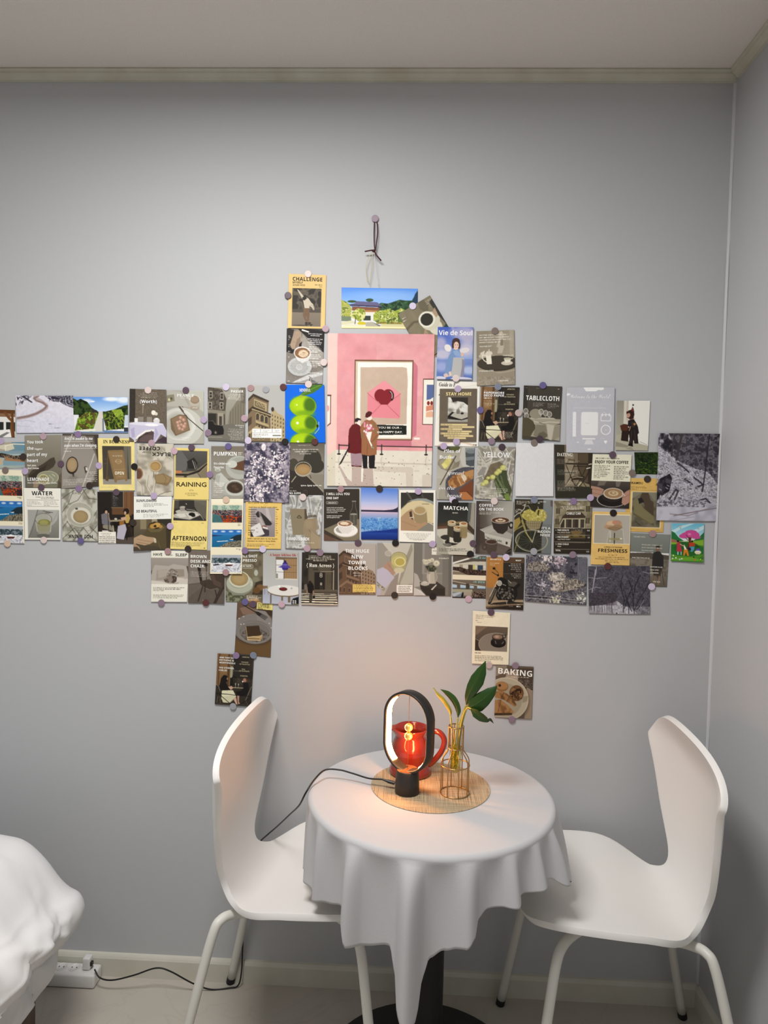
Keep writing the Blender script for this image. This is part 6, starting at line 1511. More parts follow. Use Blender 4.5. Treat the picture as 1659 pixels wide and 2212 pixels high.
def d(k):
    k.F('8a8168').B(['7a7159', '8c836a', '9c937a'], 9, 0, 0, 100, 50, seed=2, soft=1).R(0, 52, 100, 100, '3b332a')
    for x, y in ((6, 14), (84, 10), (84, 32), (4, 34)):
        k.R(x, y, x + 10, y + 11, '57503f').R(x + 4.5, y, x + 5.5, y + 11, '8a8168')
    k.P([0, 2, 30, 8, 36, 14, 10, 16], '6b634e', .7).L([38, 12, 66, 12], 1.4, '4a4336').L([42, 0, 46, 20], .8, '4a4336').L([60, 0, 58, 20], .8, '4a4336').R(34, 17, 80, 20, '575040')
    k.P([34, 23, 72, 22, 84, 30, 82, 33, 20, 34, 22, 30], '4a3c30').P([14, 42, 22, 33, 82, 32, 84, 42, 82, 80, 16, 80], '5d5140')
    k.P([16, 44, 24, 33.5, 82, 33, 83, 50, 82, 52, 15, 52], 'b5ac92').P([18, 46, 25, 36, 28, 35.5, 28, 51, 18, 52], '3f372d')
    for x in (32, 50, 70):
        k.R(x, 35, x + (15 if x < 70 else 10), 51, '413930').R(x + 2, 36, x + 6, 50, '5a5144', .7)
    k.R(30, 52, 84, 76, '60533f').P([32, 52, 84, 52, 82, 58, 34, 58], '413a32').B(['3a342c', '7d7668', '98917f'], 30, 46, 51, 76, 60, seed=5).E(60, 60, 14, 4, 'a68a56').R(34, 64, 84, 69, '9a8444').R(44, 66, 52, 68, '4a4030').R(68, 66, 76, 68, '4a4030').P([20, 72, 88, 72, 90, 76, 18, 76], '2e2822').R(0, 76, 100, 78, '564c3e', .8)
    k.R(0, 52, 100, 100, '2e2822', .35)
    for y in (51, 64.5, 78, 91):
        k.L([4, y, 96, y], .7, 'd8d2c2', .9)
    k.T('1897-1927', 36, 67, 8, 4, 'f4f0e4', 'b').S(14, 84, 11.6, 3, 2.6, 'e8e2d2', .9, 'c', .9).T('CABLE CAR', 33, 71, 26, 4.2, 'f8f5ec', 'b')
    for s, s2, y, p in (('1. TWO ADULTS', 'FULL PRICE TICKET', 57, '10/2'), ('2. ONE STUDENT', 'HALF PRICE TICKET', 70, '2.5'), ('3. ONE CHILD', 'FREE', 83.5, '')):
        k.T(s, 5, 40, y, 3, 'f4f0e4', 'b').T(s2, 10, 44 if len(s2) > 5 else 20, y + 4, 2, 'd8d2c2', 'r')
        if p:
            k.T(p, None, 96, y, 2.4, 'f4f0e4', 'r')
    k.T('TOTAL', 5, 19, 95.5, 2.8, 'f4f0e4', 'b').T('12.5', None, 95, 96.5, 2.4, 'f4f0e4', 'r')
C('postcard', 'brown postcard of an old tram with a ticket price list', (1196.8, 1081.7, 1278.5, 1081.7, 1275.6, 1196.7, 1195.4, 1195.3), d, 1, .5)


def d(k):
    k.F('e6c27a').N(.05, 8).R(5, 5, 100, 60.5, 'f2e6c4').R(7, 6.5, 98, 59, 'b8b2a6').V('aea89c', 'bdb8ac', 7, 6.5, 98, 59, True)
    k.E(57, 24, 22, 8, 'c6a582').E(52, 22, 14, 5, 'd6bb98').E(64, 20, 12, 4.5, 'b8957a').E(58, 20, 6, 2.8, 'c98f74').E(46, 29, 14, 4, 'b99a78').E(66, 28, 12, 4.5, 'a88a6c').E(58, 31, 16, 3.6, '9a8062').L([40, 30, 60, 36, 78, 29], 1.2, '7d6850')
    k.P([44, 36, 80, 34, 84, 59, 40, 59], 'a49e8e', .6).L([45, 36, 40, 59], 1, 'd8d4c6').L([80, 34, 84, 59], 1, 'd8d4c6').R(46, 36, 50, 56, 'd5d1c4', .7).L([59, 40, 59, 59], 2.4, '2f2a24').E(62, 51, 20, 2.2, '9c9468', .8).E(62, 50.4, 20, 2.2, 'cdc9b8', .9, ring=.5).E(76, 50, 3, 1.4, 'e8e4d8')
    k.T('A FRESH CUT FLOWER', 33, 80, 67.5, 2.4, '4a3c20', 'r').T('FRESHNESS', 18, 93, 76, 6.6, '1f1b14', 'b').E(56, 80.5, 10.5, 2, '4a3c20', 1, ring=.5).S(49, 63, 80.5, 1, 2, '2a241a', .95, 'c', .7).S(8, 99, 85.5, 3, 3.2, '4a3c20', .85, 'c', .6).S(34, 78, 95, 1, 3, '4a3c20', .85, 'c', .6)
C('postcard', 'amber postcard of a single rose in a glass jar headed FRESHNESS', (1279.3, 1104.8, 1362, 1106.6, 1359.3, 1221.6, 1275.2, 1219), d, 1, .6)


def d(k):
    k.F('443a30').R(0, 0, 44, 60, 'b37f44').N(.05, 8).R(44, 0, 100, 11, '5f4a38').R(44, 11, 100, 78, '37322b').L([44, 32, 100, 30], .8, '6a6258').P([0, 59, 40, 59, 36, 92, 0, 92], '8b7a66').P([0, 84, 100, 80, 100, 92, 0, 100], 'a8957a').P([20, 88, 60, 84, 100, 85, 100, 87, 40, 91, 10, 92], '332c25').P([0, 96, 40, 92, 100, 89, 100, 100, 0, 100], '332a22').P([0, 95, 60, 89, 100, 87, 100, 90, 60, 92, 0, 99], '8a755c', .7)
    k.E(20, 22, 4, 2.2, '1d1a18').L([22, 23, 32, 31, 32, 35], 1, '1d1a18').L([15, 29, 24, 33, 32, 35], 1.6, '1d1a18').E(31, 35, 3, 2, '1d1a18')
    k.P([32, 40, 40, 38, 58, 44, 68, 46, 84, 48, 92, 52, 82, 58, 84, 70, 76, 84, 60, 86, 58, 82, 32, 82, 26, 74, 30, 62, 26, 54], '221f1c').P([56, 46, 76, 46, 84, 49, 74, 56, 60, 55], '5a554c').L([58, 44, 66, 49], 1.6, 'b5b0a2')
    k.E(35, 50, 6, 4.8, '8a857a').E(35, 50, 4.6, 3.6, 'aaa598').E(35, 50, 6, 4.8, 'd8d4c6', 1, ring=.7)
    k.L([30, 46, 20, 62, 10, 76], 1.6, 'cfcabc').L([26, 60, 10, 88], 8, '2a2622').L([24, 62, 9, 88], 4.2, '6f695e').L([22, 63, 18, 70], 1.6, '35302a').E(9, 89, 3, 2.4, '2a2622')
    for a in ([36, 58, 32, 66], [46, 62, 45, 68], [44, 52, 52, 54], [62, 66, 60, 74], [74, 66, 72, 70], [58, 78, 64, 78], [55, 84, 56, 90], [70, 82, 80, 84]):
        k.L(a, 1.4, 'c4bfb2', .9)
    k.B(['1a1715', '2f2b27', '4d4842', '8a8479'], 26, poly=[34, 62, 60, 56, 76, 62, 74, 82, 40, 82, 30, 74], seed=8, a=.8)
    k.T('MOTORCYCLE', 9, 38, 5.6, 2.8, 'f6efdc', 'b').S(9, 36, 12, 2, 3.6, 'f0e6cc', .85, hh=.7).T('READY', 77, 92, 7, 2.8, 'f6f2e6', 'b').S(56, 92, 13, 5, 3.4, 'ece6d8', .85, 'r', .7).S(62, 92, 32, 3, 3.4, 'ece6d8', .85, 'r', .7).S(76, 92, 89.4, 1, 2, 'ece6d8', .8, 'r').S(74, 92, 93, 1, 2, 'ffffff', .95, 'r', .9).S(54, 73, 93, 1, 2, 'b9b2a2', .8, 'r')
C('postcard', 'postcard of a black motorcycle by an orange brown wall', (1051.5, 1203, 1132.4, 1204.3, 1129.7, 1317.8, 1049.4, 1314.2), d, 1, .6)


def d(k):
    k.B(['45434c', '5b5962', '77747c', '8f8b8e', '4f4d56'], 22, seed=12, oct=3).R(82, 4, 100, 50, '6f7078', .85).R(66, 4, 85, 40, '4d4c55', .8).L([85, 4, 85, 40], .5, 'a09ea6')
    k.B(['6d6660', '8d857a', 'aba296', '5a554f'], 30, poly=[4, 20, 16, 14, 30, 16, 40, 24, 34, 34, 14, 36, 2, 30], seed=3).B(['86817c', 'b8b0a4', 'd8d0c4', '9d968a'], 26, poly=[38, 46, 46, 36, 58, 34, 66, 40, 64, 50, 48, 54, 40, 52], seed=4).B(['7a726a', '9c9488', 'bdb5a6', '5f5852'], 26, poly=[42, 68, 50, 56, 62, 50, 82, 46, 96, 54, 94, 64, 76, 70, 60, 76, 46, 74], seed=6)
    r = random.Random(8)
    for cx, cy, n, c in ((34, 6, 40, ['e6dedb', 'cfc5c6', 'f2ece6']), (56, 6, 34, ['e0d6d8', 'c9bcc4']), (56, 16, 22, ['d8c6cc', 'bda8b4']), (30, 64, 26, ['dcd8de', 'b9b4bd']), (50, 94, 40, ['e4e2cc', 'cfcdb0', '9c9a80']), (92, 86, 60, ['e8e8e0', 'cfd0c8', '8a8c84']), (44, 44, 26, ['e0d8cc', 'c8c0b2']), (52, 64, 30, ['d8ccc0', 'c4b6b0'])):
        for i in range(n):
            k.E(cx + r.gauss(0, 4.5), cy + r.gauss(0, 5), r.uniform(1, 2.2), r.uniform(1, 2), r.choice(c), .9, r.uniform(0, 180))
    for i in range(120):
        x, y = r.uniform(0, 100), r.uniform(10, 92); a = r.uniform(-1.9, -1.1) if x < 40 else r.uniform(-3, 0); k.L([x, y, x + 4 * math.cos(a), y + 7 * math.sin(a)], .55, r.choice(['a49ea2', '3a3840', 'c8c0bc', '58555e']), .7)
    k.B(['26242c', '4d4b54', '6c6a73'], 26, 72, 12, 84, 36, seed=9, a=.8)
    k.L([0, 87, 40, 87, 90, 91], .7, 'd8d4cc', .8).L([0, 92, 40, 93, 90, 95], .7, 'd8d4cc', .8)
    for x in (8, 25, 31, 35):
        k.E(x, 89.5, 2, 2, '2c2a30')
C('photo_card', 'wide photo of pale garden flowers, between motorcycle card and bare trees', (1136.5, 1198.4, 1268, 1203.6, 1265.6, 1306.7, 1132.8, 1297.9), d, 1, .8, bend=1.5)


def d(k):
    k.F('55525b').B(['47444d', '57545d', '68656e', '4c4952'], 24, seed=5, oct=3).P([0, 100, 0, 84, 20, 82, 40, 76, 46, 72, 56, 82, 70, 88, 80, 100], 'c4c1c8').B(['8d8a92', 'b6b3ba', 'd2d0d6'], 30, 0, 84, 100, 100, seed=2, a=.5)
    r = random.Random(15)
    for i in range(260):
        x, y = r.uniform(0, 100), r.uniform(2, 88); a = r.uniform(-2.6, -.5); l = r.uniform(4, 10); k.L([x, y, x + l * math.cos(a), y + l * math.sin(a)], .45, r.choice(['837f88', '3b3841', '96929b', '2f2c35']), .75)
    for a in ([12, 8, 10, 30, 6, 55], [14, 2, 13, 14, 10, 26, 8, 40]):
        k.L(a, 1.4, 'aaa6ae')
    for a in ([56, 96, 58, 70, 52, 40, 56, 20], [58, 88, 64, 66, 72, 40], [74, 98, 72, 70, 76, 40, 84, 20], [74, 92, 82, 70, 92, 50, 98, 36], [78, 90, 86, 80, 90, 66], [70, 94, 64, 78, 60, 60], [73, 66, 70, 44, 66, 30], [38, 70, 38, 80], [65, 78, 65, 98]):
        k.L(a, 1.3, '2c2932', .9)
    for a in ([0, 24, 14, 26, 30, 24], [88, 12, 100, 16], [0, 50, 12, 44, 20, 46], [90, 70, 84, 84]):
        k.L(a, .9, 'a5a1a9')
    for i in range(16):
        k.L([i * 2.6, 100, i * 2.6 + r.uniform(-2, 2), r.uniform(76, 88)], .8, '35323b', .8)
    k.B(['3b3038', '4c4149'], 20, 0, 56, 46, 82, seed=3, a=.4).P([44, 100, 45, 95, 47, 100], '1c1a20')
C('photo_card', 'wide grey photo of bare snowy winter trees, lowest at that end', (1269.7, 1223, 1403, 1222.6, 1403.3, 1326.5, 1271.8, 1325), d, 1, .6, bend=1)


def d(k):
    k.F('e9ddc4').R(0, 0, 100, 46, '5f564c').P([0, 18, 54, 4, 80, 0, 84, 0, 60, 6, 0, 22], 'e6e2d6').P([0, 22, 60, 14, 100, 13, 100, 34, 0, 40], 'c9c3b2').R(0, 24, 100, 28, 'd8d2c2', .7)
    for x0, x1, c in ((46, 60, '4a3f38'), (74, 90, '3d4a5c'), (62, 66, 'c9c23c'), (20, 30, 'a29a8a')):
        k.R(x0, 22, x1, 33, c)
    k.B(['2a201c', '4c3a32', '6d5648', '30241f'], 24, poly=[0, 28, 24, 28, 40, 32, 100, 34, 100, 46, 50, 46, 20, 38, 0, 36], seed=3).P([0, 38, 20, 39, 46, 46, 0, 46], '8a7c6a')
    k.R(0, 57, 100, 100, '6b5f52').P([0, 57, 100, 57, 100, 72, 50, 68, 0, 62], '766a5c').L([0, 61, 40, 66, 100, 72], 1.4, 'd8d0bc')
    for x0, x1 in ((0, 14), (24, 40), (52, 64), (74, 98)):
        k.P([x0, 68 + x0 * .03, x1, 69 + x1 * .03, x1, 78, x0, 78], 'b5c9d6').R(x0, 76, x1, 79, '4a5054', .8)
    k.R(40, 66, 50, 80, '4a453c').R(0, 79, 60, 86, 'a8a48c').B(['261c19', '4d362c', 'a8988a', '3a2822'], 26, 58, 84, 100, 98, seed=4).R(0, 86, 34, 97, '7d8790').P([0, 90, 20, 86, 30, 87, 4, 98], 'b5bcc0').P([26, 97, 30, 86, 34, 86, 33, 97], '1c1a1c').R(34, 86, 58, 94, 'a89c8c').R(0, 97, 100, 100, '3a342e')
    k.T('도서관 1층 로비', 58, 98, 6.5, 4.2, 'a8e4dc', 'd').T('2층 열람실', 62, 96, 63, 4, 'a8e4dc', 'd')
C('photo_card', 'two stacked photos of a library lounge on one cream strip', (978.7, 1198.4, 1050.3, 1201.5, 1049.2, 1293, 977, 1291), d, 0, .5)


def d(k):
    k.F('8d887f').R(0, 0, 24, 72, '7d7970').R(22, 0, 28, 58, '9b968d').R(22, 56, 76, 59, '9b968d').R(28, 0, 100, 56, '8a857c').R(76, 0, 100, 100, '7a756c', .7).R(92, 0, 100, 100, '716c63')
    k.P([0, 56, 10, 60, 18, 74, 16, 82, 0, 84], 'b4afa8').P([16, 74, 60, 72, 84, 84, 84, 100, 30, 100, 18, 86], '46403a').P([18, 82, 84, 86, 84, 100, 36, 100], '3b3630').P([0, 84, 20, 90, 34, 100, 0, 100], 'c9c5c0').L([10, 88, 30, 100], 1, 'dedbd6').E(30, 77, 12, 4, 'b9b3a6').E(30, 74.5, 7, 2.2, 'c9c3b6').P([46, 88, 60, 78, 62, 79, 50, 89], 'd2ccbe')
    k.P([36, 54, 60, 54, 64, 64, 58, 77, 40, 77, 34, 64], 'b9b1a2').E(48, 53, 12, 2.4, 'c4bcae').P([40, 54, 44, 54, 44, 76, 41, 76], 'cbc4b6', .8).P([54, 54, 60, 54, 63, 64, 57, 76], '9d9587', .8).E(40, 56, 4, 3, '8d8578', .6)
    k.B(['3c3c30', '5a5a48', '6f6e5a'], 20, poly=[30, 44, 40, 42, 54, 42, 62, 48, 56, 54, 38, 54], seed=3)
    for x, y, rx in ((32, 36, 8), (48, 32, 6), (60, 38, 9), (40, 34, 6), (26, 33, 4)):
        k.E(x, y, rx, rx * .66, 'c4bda6').E(x + .8, y - .8, rx * .7, rx * .42, 'dad4be').E(x, y, rx * .35, rx * .2, 'b5ad94')
    k.R(47, 8, 72, 22, 'e6e2d6').S(52, 62, 10.6, 1, 2, '5a564c').T('A Lo', 51, 59, 15, 2, '3a362f', 'b').T('POSSIBILITY', 67, 94, 29.5, 2.4, 'ece8de', 'r')
C('postcard', 'grey postcard of a white vase of roses on a dark bedside table', (895.6, 1173.3, 974.8, 1174, 974, 1287, 893.7, 1285.9), d, 1, .5)


def d(k):
    k.F('b3ada2').P([12, 0, 100, 0, 100, 60, 60, 80, 40, 30, 20, 16], 'c6c1b4').P([0, 0, 14, 0, 44, 26, 30, 44, 0, 50], '9d988e').P([94, 0, 100, 0, 100, 74, 84, 80, 66, 78, 78, 40], 'b9b5a6').P([62, 82, 96, 12, 92, 0, 74, 34, 58, 78], '95907f', .8).P([20, 100, 44, 66, 60, 56, 56, 84, 90, 78, 100, 80, 100, 100], '9a9087')
    k.P([14, 46, 30, 36, 40, 34, 44, 44, 50, 56, 44, 62, 26, 56], 'b0917e').L([30, 40, 44, 52], 1.2, '8f6f5e', .7)
    k.E(32, 20, 10, 5, 'b9b3a4', .7).E(32, 20, 10, 5, 'dcd8cc', .8, ring=.6)
    k.P([37, 30, 80, 30, 78, 46, 68, 56, 52, 56, 40, 48], 'b0a878', .8).E(59, 30, 22, 12.5, 'b5ad7c').E(59, 30, 22, 12.5, '6a675a', .8, ring=.6).E(59, 35, 20, 11, 'c4ba7e').E(62, 36, 14, 8.5, 'd8cf98').E(62, 36, 12, 7, 'b8a95c').E(62, 36, 14, 8.5, 'e4deb4', .9, ring=.5).E(60, 52, 14, 5, 'd8d2b8', .6)
    k.P([0, 52, 16, 46, 30, 52, 48, 66, 24, 86, 8, 78, 0, 72], 'bdb9c6').P([0, 72, 8, 78, 24, 86, 20, 92, 0, 80], '9c968c').B(['7a756a', 'a39d8c', 'c9c4b2', '5f5a50'], 26, poly=[0, 72, 8, 78, 18, 84, 16, 92, 0, 82], seed=3).P([0, 82, 12, 88, 10, 100, 0, 100], 'b5b0be')
    k.R(54, 80, 97, 95, 'eeeae0')
    for i, s in enumerate(["I like to run, I don't", 'know if I am running', 'away from you or', 'running toward you.']):
        k.T(s, 58, 94 - (i % 2) * 4, 84 + i * 3.1, 1.7, '3a362f', 'b')
C('postcard', 'postcard of a hand with lemon drink on white fabric and a small text label', (814.9, 1172.5, 894.8, 1173.3, 892.8, 1285.4, 814.1, 1286), d, 1, .5)


def d(k):
    k.F('b5ada4'); bld(k, 'b4aca4', '6f5a48', '3f342b', '97806a')
    k.P([0, 24, 14, 15, 57, 28, 60, 100, 0, 100], '6a4e3c', .28)
    for s, y, x0, x1 in (('THE HUGE', 18.5, 18, 82), ('NEW', 30, 35, 66), ('TOWER', 41, 26, 74), ('BLOCKS', 52, 26, 78)):
        k.T(s, x0, x1, y, 6.8, 'fbf8f0', 'b')
    k.S(38, 62, 58, 2, 5, 'f0ece2', .9, 'c', .9).R(38, 80, 99, 95.5, 'e8cd7c')
    k.S(40, 97, 82, 5, 3.1, '5a4a24', .9, 'l', .8)
C('postcard', 'postcard of brown tower blocks with four big white words', (731.6, 1172.4, 812.3, 1174, 811.5, 1284, 732.4, 1283.6), d, 1, .4)


def d(k):
    k.F('4a443b').V('3d3831', '575044', 0, 0, 100, 74).R(0, 0, 18, 70, '3a352f').R(82, 0, 100, 76, '3f3a32').P([20, 28, 80, 28, 80, 38, 20, 38], '5a5346').R(30, 14, 78, 24, '3a342c').R(12, 4, 16, 46, '2e2a25').E(11, 40, 6, 7, '2e2a25').R(36, 38, 64, 72, '2a2622').R(20, 38, 34, 72, '5d5546').R(66, 38, 82, 72, '5d5546').L([72, 42, 72, 60], 1, '3d372e').L([78, 42, 78, 60], 1, '3d372e').P([30, 31, 44, 30, 46, 34, 32, 34], '3d382f', .8)
    k.L([52, 36.5, 88, 36, 88, 80, 86, 80], 1.6, '9a9384').L([88, 34, 87, 78], 2.4, 'a9a292').P([50, 40, 56, 40, 57, 45, 56, 47, 50, 47, 49, 45], '2a2622').E(53.5, 41.5, 3, 2, 'c8c2b2', 1, ring=.7).E(53.5, 45, 3, 2, 'c8c2b2', 1, ring=.7)
    k.E(54, 60, 3, 3, 'a39c8c').P([50, 63, 58, 62, 60, 72, 50, 72], '3c362f').E(4, 62, 3, 4, '2a2521').P([0, 64, 8, 66, 8, 76, 0, 76], '302b26').P([8, 62, 14, 60, 18, 70, 14, 76, 8, 74], '8e8678', .7)
    k.R(0, 76, 100, 100, '2a2521').V('6a6253', '4a443a', 0, 71, 100, 78)
    for y, h in ((78, 1), (81, 1.2), (84.2, 1.5), (88, 1.9), (92.4, 2.3), (97, 2)):
        k.P([0, y, 92 + (y - 78) * .4, y + .8, 100, y + h + 1, 0, y + h], 'e4dcc6')
    k.P([17, 60, 30, 58, 34, 64, 35, 74, 31, 78, 28, 97, 22, 97, 23, 78, 17, 74], '201c1a').E(23.5, 57.5, 4.4, 3.6, '2a2320').E(33, 77, 2.2, 5, '9a7c64').E(16, 75, 2, 4, '9a7c64').P([24, 78, 31, 78, 29, 97, 22, 97], '4a453e').R(32, 82, 38, 87, '1d1a18')
    k.S(10, 92, 7, 4, 2.9, 'e4decd', .9, 'c', .8).T('{ Run Across }', 13, 90, 27.5, 7, 'f4efe2', 'sb')
C('postcard', 'dark postcard of a man walking over a zebra crossing', (652.8, 1192.7, 730, 1194.3, 730, 1306.3, 651.2, 1305.6), d, 1, .9, bend=2)


def d(k):
    k.F('b9b9b4').V('b4b4ae', 'c3c3c0', 0, 0, 100, 70).R(36, 12, 95, 52, '8a7a66').R(37, 16, 60, 51, 'e4e4e2').R(58, 14, 94, 51, 'a98c68')
    for x in range(60, 94, 5):
        k.R(x, 13, x + 2, 51, '8d7250', .7)
    k.L([37, 26, 94, 26], 1, '6a5a46').L([37, 39, 94, 39], 1, '6a5a46').R(36, 11, 95, 14, '7a6852').R(36, 51, 95, 53, 'd5d2c8').R(58, 14, 60, 52, '6a5a46').R(38, 42, 42, 51, '8f8f84')
    k.L([62, 4, 62, 20], .5, '55555a').P([58, 20, 66, 20, 70, 24, 54, 24], '3a2f78').E(62, 18.5, 3, 1.8, '2a2250').P([42, 30, 56, 26, 68, 26, 80, 30, 70, 31, 54, 31], '54489c').E(62, 25, 8, 2, '6f66b0').P([53, 31, 71, 31, 69, 35, 55, 35], '3d3186')
    k.R(0, 72, 100, 100, 'adb2bf').V('a9aebc', 'bfc2cc', 0, 74, 100, 100).L([24, 80, 24, 98], 1.6, '5a544c').P([0, 66, 14, 66, 14, 70, 0, 72], '8a6e54').L([6, 70, 6, 82], 1, '8a6e54').L([14, 70, 16, 82], 1, '8a6e54').E(62, 75, 48, 10.5, '7c6a54').E(62, 73.4, 48, 10, 'e2e0da').R(52, 84, 57, 93, '7c6a54').R(70, 84, 77, 96, '7c6a54').L([22, 82, 22, 99], 1.8, '6a6156')
    k.E(57, 71, 11.5, 3.4, '5a1e1e').E(57, 70.4, 8, 2, '7a2a28').E(46, 66, 3.5, 2, 'f2f0ec').E(52, 67, 2.6, 1.6, 'c9c8c6').E(76, 67, 3.4, 2.2, 'e4e4e2').E(80, 69, 2.6, 1.4, 'a8a8a6')
    k.P([80, 92, 84, 88, 100, 84, 100, 100, 80, 100], '1a1a1c').E(85, 92.5, 2, 1.4, 'f2f2f0').E(91, 92.5, 2, 1.4, 'f2f2f0').E(85, 96, 2, 1.2, 'f2f2f0').E(91, 96, 2, 1.2, 'f2f2f0').R(82, 98, 100, 100, '8a8274')
    k.T('A happy kitchen life !', 19, 97, 8.5, 5, 'b0322e', 'sb')
C('postcard', 'pale postcard of a round kitchen table under a blue pendant lamp', (568.6, 1190.4, 645.4, 1192, 645.4, 1306.3, 568, 1303), d, 1, .8, bend=1.5)


def d(k):
    k.F('6d6350').B(['5f5645', '6f6652', '7d735d'], 5, seed=3, soft=1).P([50, 36, 74, 34, 76, 60, 60, 78, 46, 70], '7c7158').P([80, 60, 100, 56, 100, 84, 70, 84], '453c30').E(92, 70, 10, 6, '7e5f3c').E(82, 76, 10, 6, '6d5232').P([0, 84, 40, 74, 60, 100, 0, 100], '6f7058').B(['565a44', '7d7f66', '8f8f78'], 14, 0, 78, 50, 100, seed=4)
    k.E(38, 66, 35, 20, '8d9080').E(38, 63, 35, 19, 'b4b6a4').E(36, 61, 24, 12, 'a3a592').E(37, 55, 27, 16, 'cfcfba').E(37, 54, 23.5, 13.5, 'a38c62').E(36, 54, 17, 9.5, 'b59e72', .9, soft=.6).L([60, 58, 70, 60, 68, 66], 4, 'c3c4b0').E(80, 46, 9, 14, '7d7862', .8).E(81, 42, 5, 6, 'b8bcab').E(80, 55, 9, 5, '8f8a74', .8)
    k.P([60, 94, 84, 90, 92, 98, 66, 100], 'b18a58').L([58, 98, 92, 98], 2, '9a7444').S(56, 96, 87, 4, 2.6, 'f2ece0', .9, 'l', .8)
    k.T('DOUBLE SHOT', 24, 85, 12, 5.2, 'f6f2e8', 'b').T('ESPRESSO', 36, 83, 20.5, 5.2, 'f6f2e8', 'b').T('GOOD TASTE.', 36, 70, 30.6, 3.2, 'f6f2e8', 'b').L([10, 26.4, 71, 26.4, 73, 28.4, 73, 31.5, 71, 33, 10, 33], .9, 'd8d2c2')
C('postcard', 'olive brown postcard of a white coffee cup, half under the cream photo strip', (486.3, 1190.7, 568.6, 1190.7, 568.6, 1302, 488, 1300), d, 0, .6)


def d(k):
    k.F('7d746b').V('7a7067', '8b8279', 0, 0, 100, 64).P([0, 64, 40, 60, 100, 66, 100, 100, 0, 100], '665d54').P([0, 66, 40, 62, 40, 68, 0, 90], '72695f', .7).N(.05, 16)
    k.P([24, 28, 50, 24, 54, 28, 48, 32, 46, 28, 34, 32, 40, 64, 34, 64], '322a25').L([50, 30, 50, 56], 2, '3a312b').P([34, 58, 58, 54, 66, 58, 80, 70, 60, 74, 36, 66], '4a4038').L([36, 67, 60, 74, 80, 71], 1.6, '7a6d60')
    for a in ([40, 68, 28, 96], [74, 74, 80, 90], [46, 64, 46, 78], [88, 72, 70, 100], [94, 70, 84, 84]):
        k.L(a, 3, '3c332d')
    k.P([58, 44, 100, 44, 100, 72, 84, 72, 66, 62], '4c4038').P([58, 46, 70, 44, 76, 56, 90, 60, 92, 70, 70, 64], '5c4c42').L([96, 70, 74, 100], 5, '43382f')
    k.T('BROWN', 6.5, 50, 14.5, 5.6, 'f8f5ec', 'b').T('DESK AND', 6.5, 62, 23.5, 5.6, 'f8f5ec', 'b').T('CHAIR.', 6.5, 46, 32.5, 5.6, 'f8f5ec', 'b').S(6.5, 62, 40.5, 5, 2.2, 'e0dacc', .8).S(40, 60, 94, 1, 2, 'c9c2b4', .8)
C('postcard', 'brown postcard of a wooden chair and desk with three words in white capitals', (407.6, 1188, 486, 1190, 485.4, 1303.8, 407.3, 1302), d, 1, .8, bend=2)


def d(k):
    k.F('ebe9dc').R(0, 14, 100, 65, 'a29a90').V('a69e95', '9a9288', 0, 14, 100, 40).P([0, 46, 10, 28, 46, 30, 60, 26, 96, 30, 100, 46, 100, 65, 0, 65], 'b5aea4')
    k.P([16, 38, 44, 36, 48, 50, 40, 56, 14, 58], 'a39b90').P([18, 38, 44, 37, 46, 48, 20, 54], 'b1a99e').P([52, 36, 88, 36, 90, 50, 60, 52], '9c9286').P([44, 40, 56, 34, 70, 40, 74, 48, 52, 52, 42, 50], '8f867b').B(['7d746a', 'a89f94', 'c4bcb0', '645c53'], 16, poly=[44, 40, 56, 34, 70, 40, 74, 48, 52, 52, 42, 50], seed=3, a=.8)
    k.P([34, 56, 50, 48, 66, 50, 76, 56, 62, 63, 40, 62], '5e5049').B(['4a3c36', '7a6c60', 'a4988a'], 12, poly=[34, 56, 50, 48, 66, 50, 76, 56, 62, 63, 40, 62], seed=5, a=.7).P([70, 52, 92, 54, 84, 58, 68, 62], 'd2ccc0').P([0, 58, 30, 60, 50, 65, 0, 65], 'd5cfc4').P([76, 58, 100, 54, 100, 65, 74, 65], 'cfc8bd').P([94, 30, 100, 30, 100, 46], '5f564e').P([0, 40, 4, 38, 2, 46, 0, 47], '5f564e')
    k.T('HAVE', 6, 30, 9.8, 5.2, '35332c', 'r').T('A GOOD', 40, 57, 9.5, 2.2, '6a675c', 'r').T('SLEEP', 65, 96, 10.4, 5.4, '35332c', 'r').S(6, 94, 72, 3, 2.8, '57554a', .85, 'l', .7).S(6, 94, 86, 3, 2.8, '57554a', .85, 'l', .7)
C('postcard', 'cream postcard of a bed with pillows about having a sleep', (327.2, 1189, 408.6, 1190, 405, 1300, 327.2, 1299.8), d, 1, .7, bend=1.5)


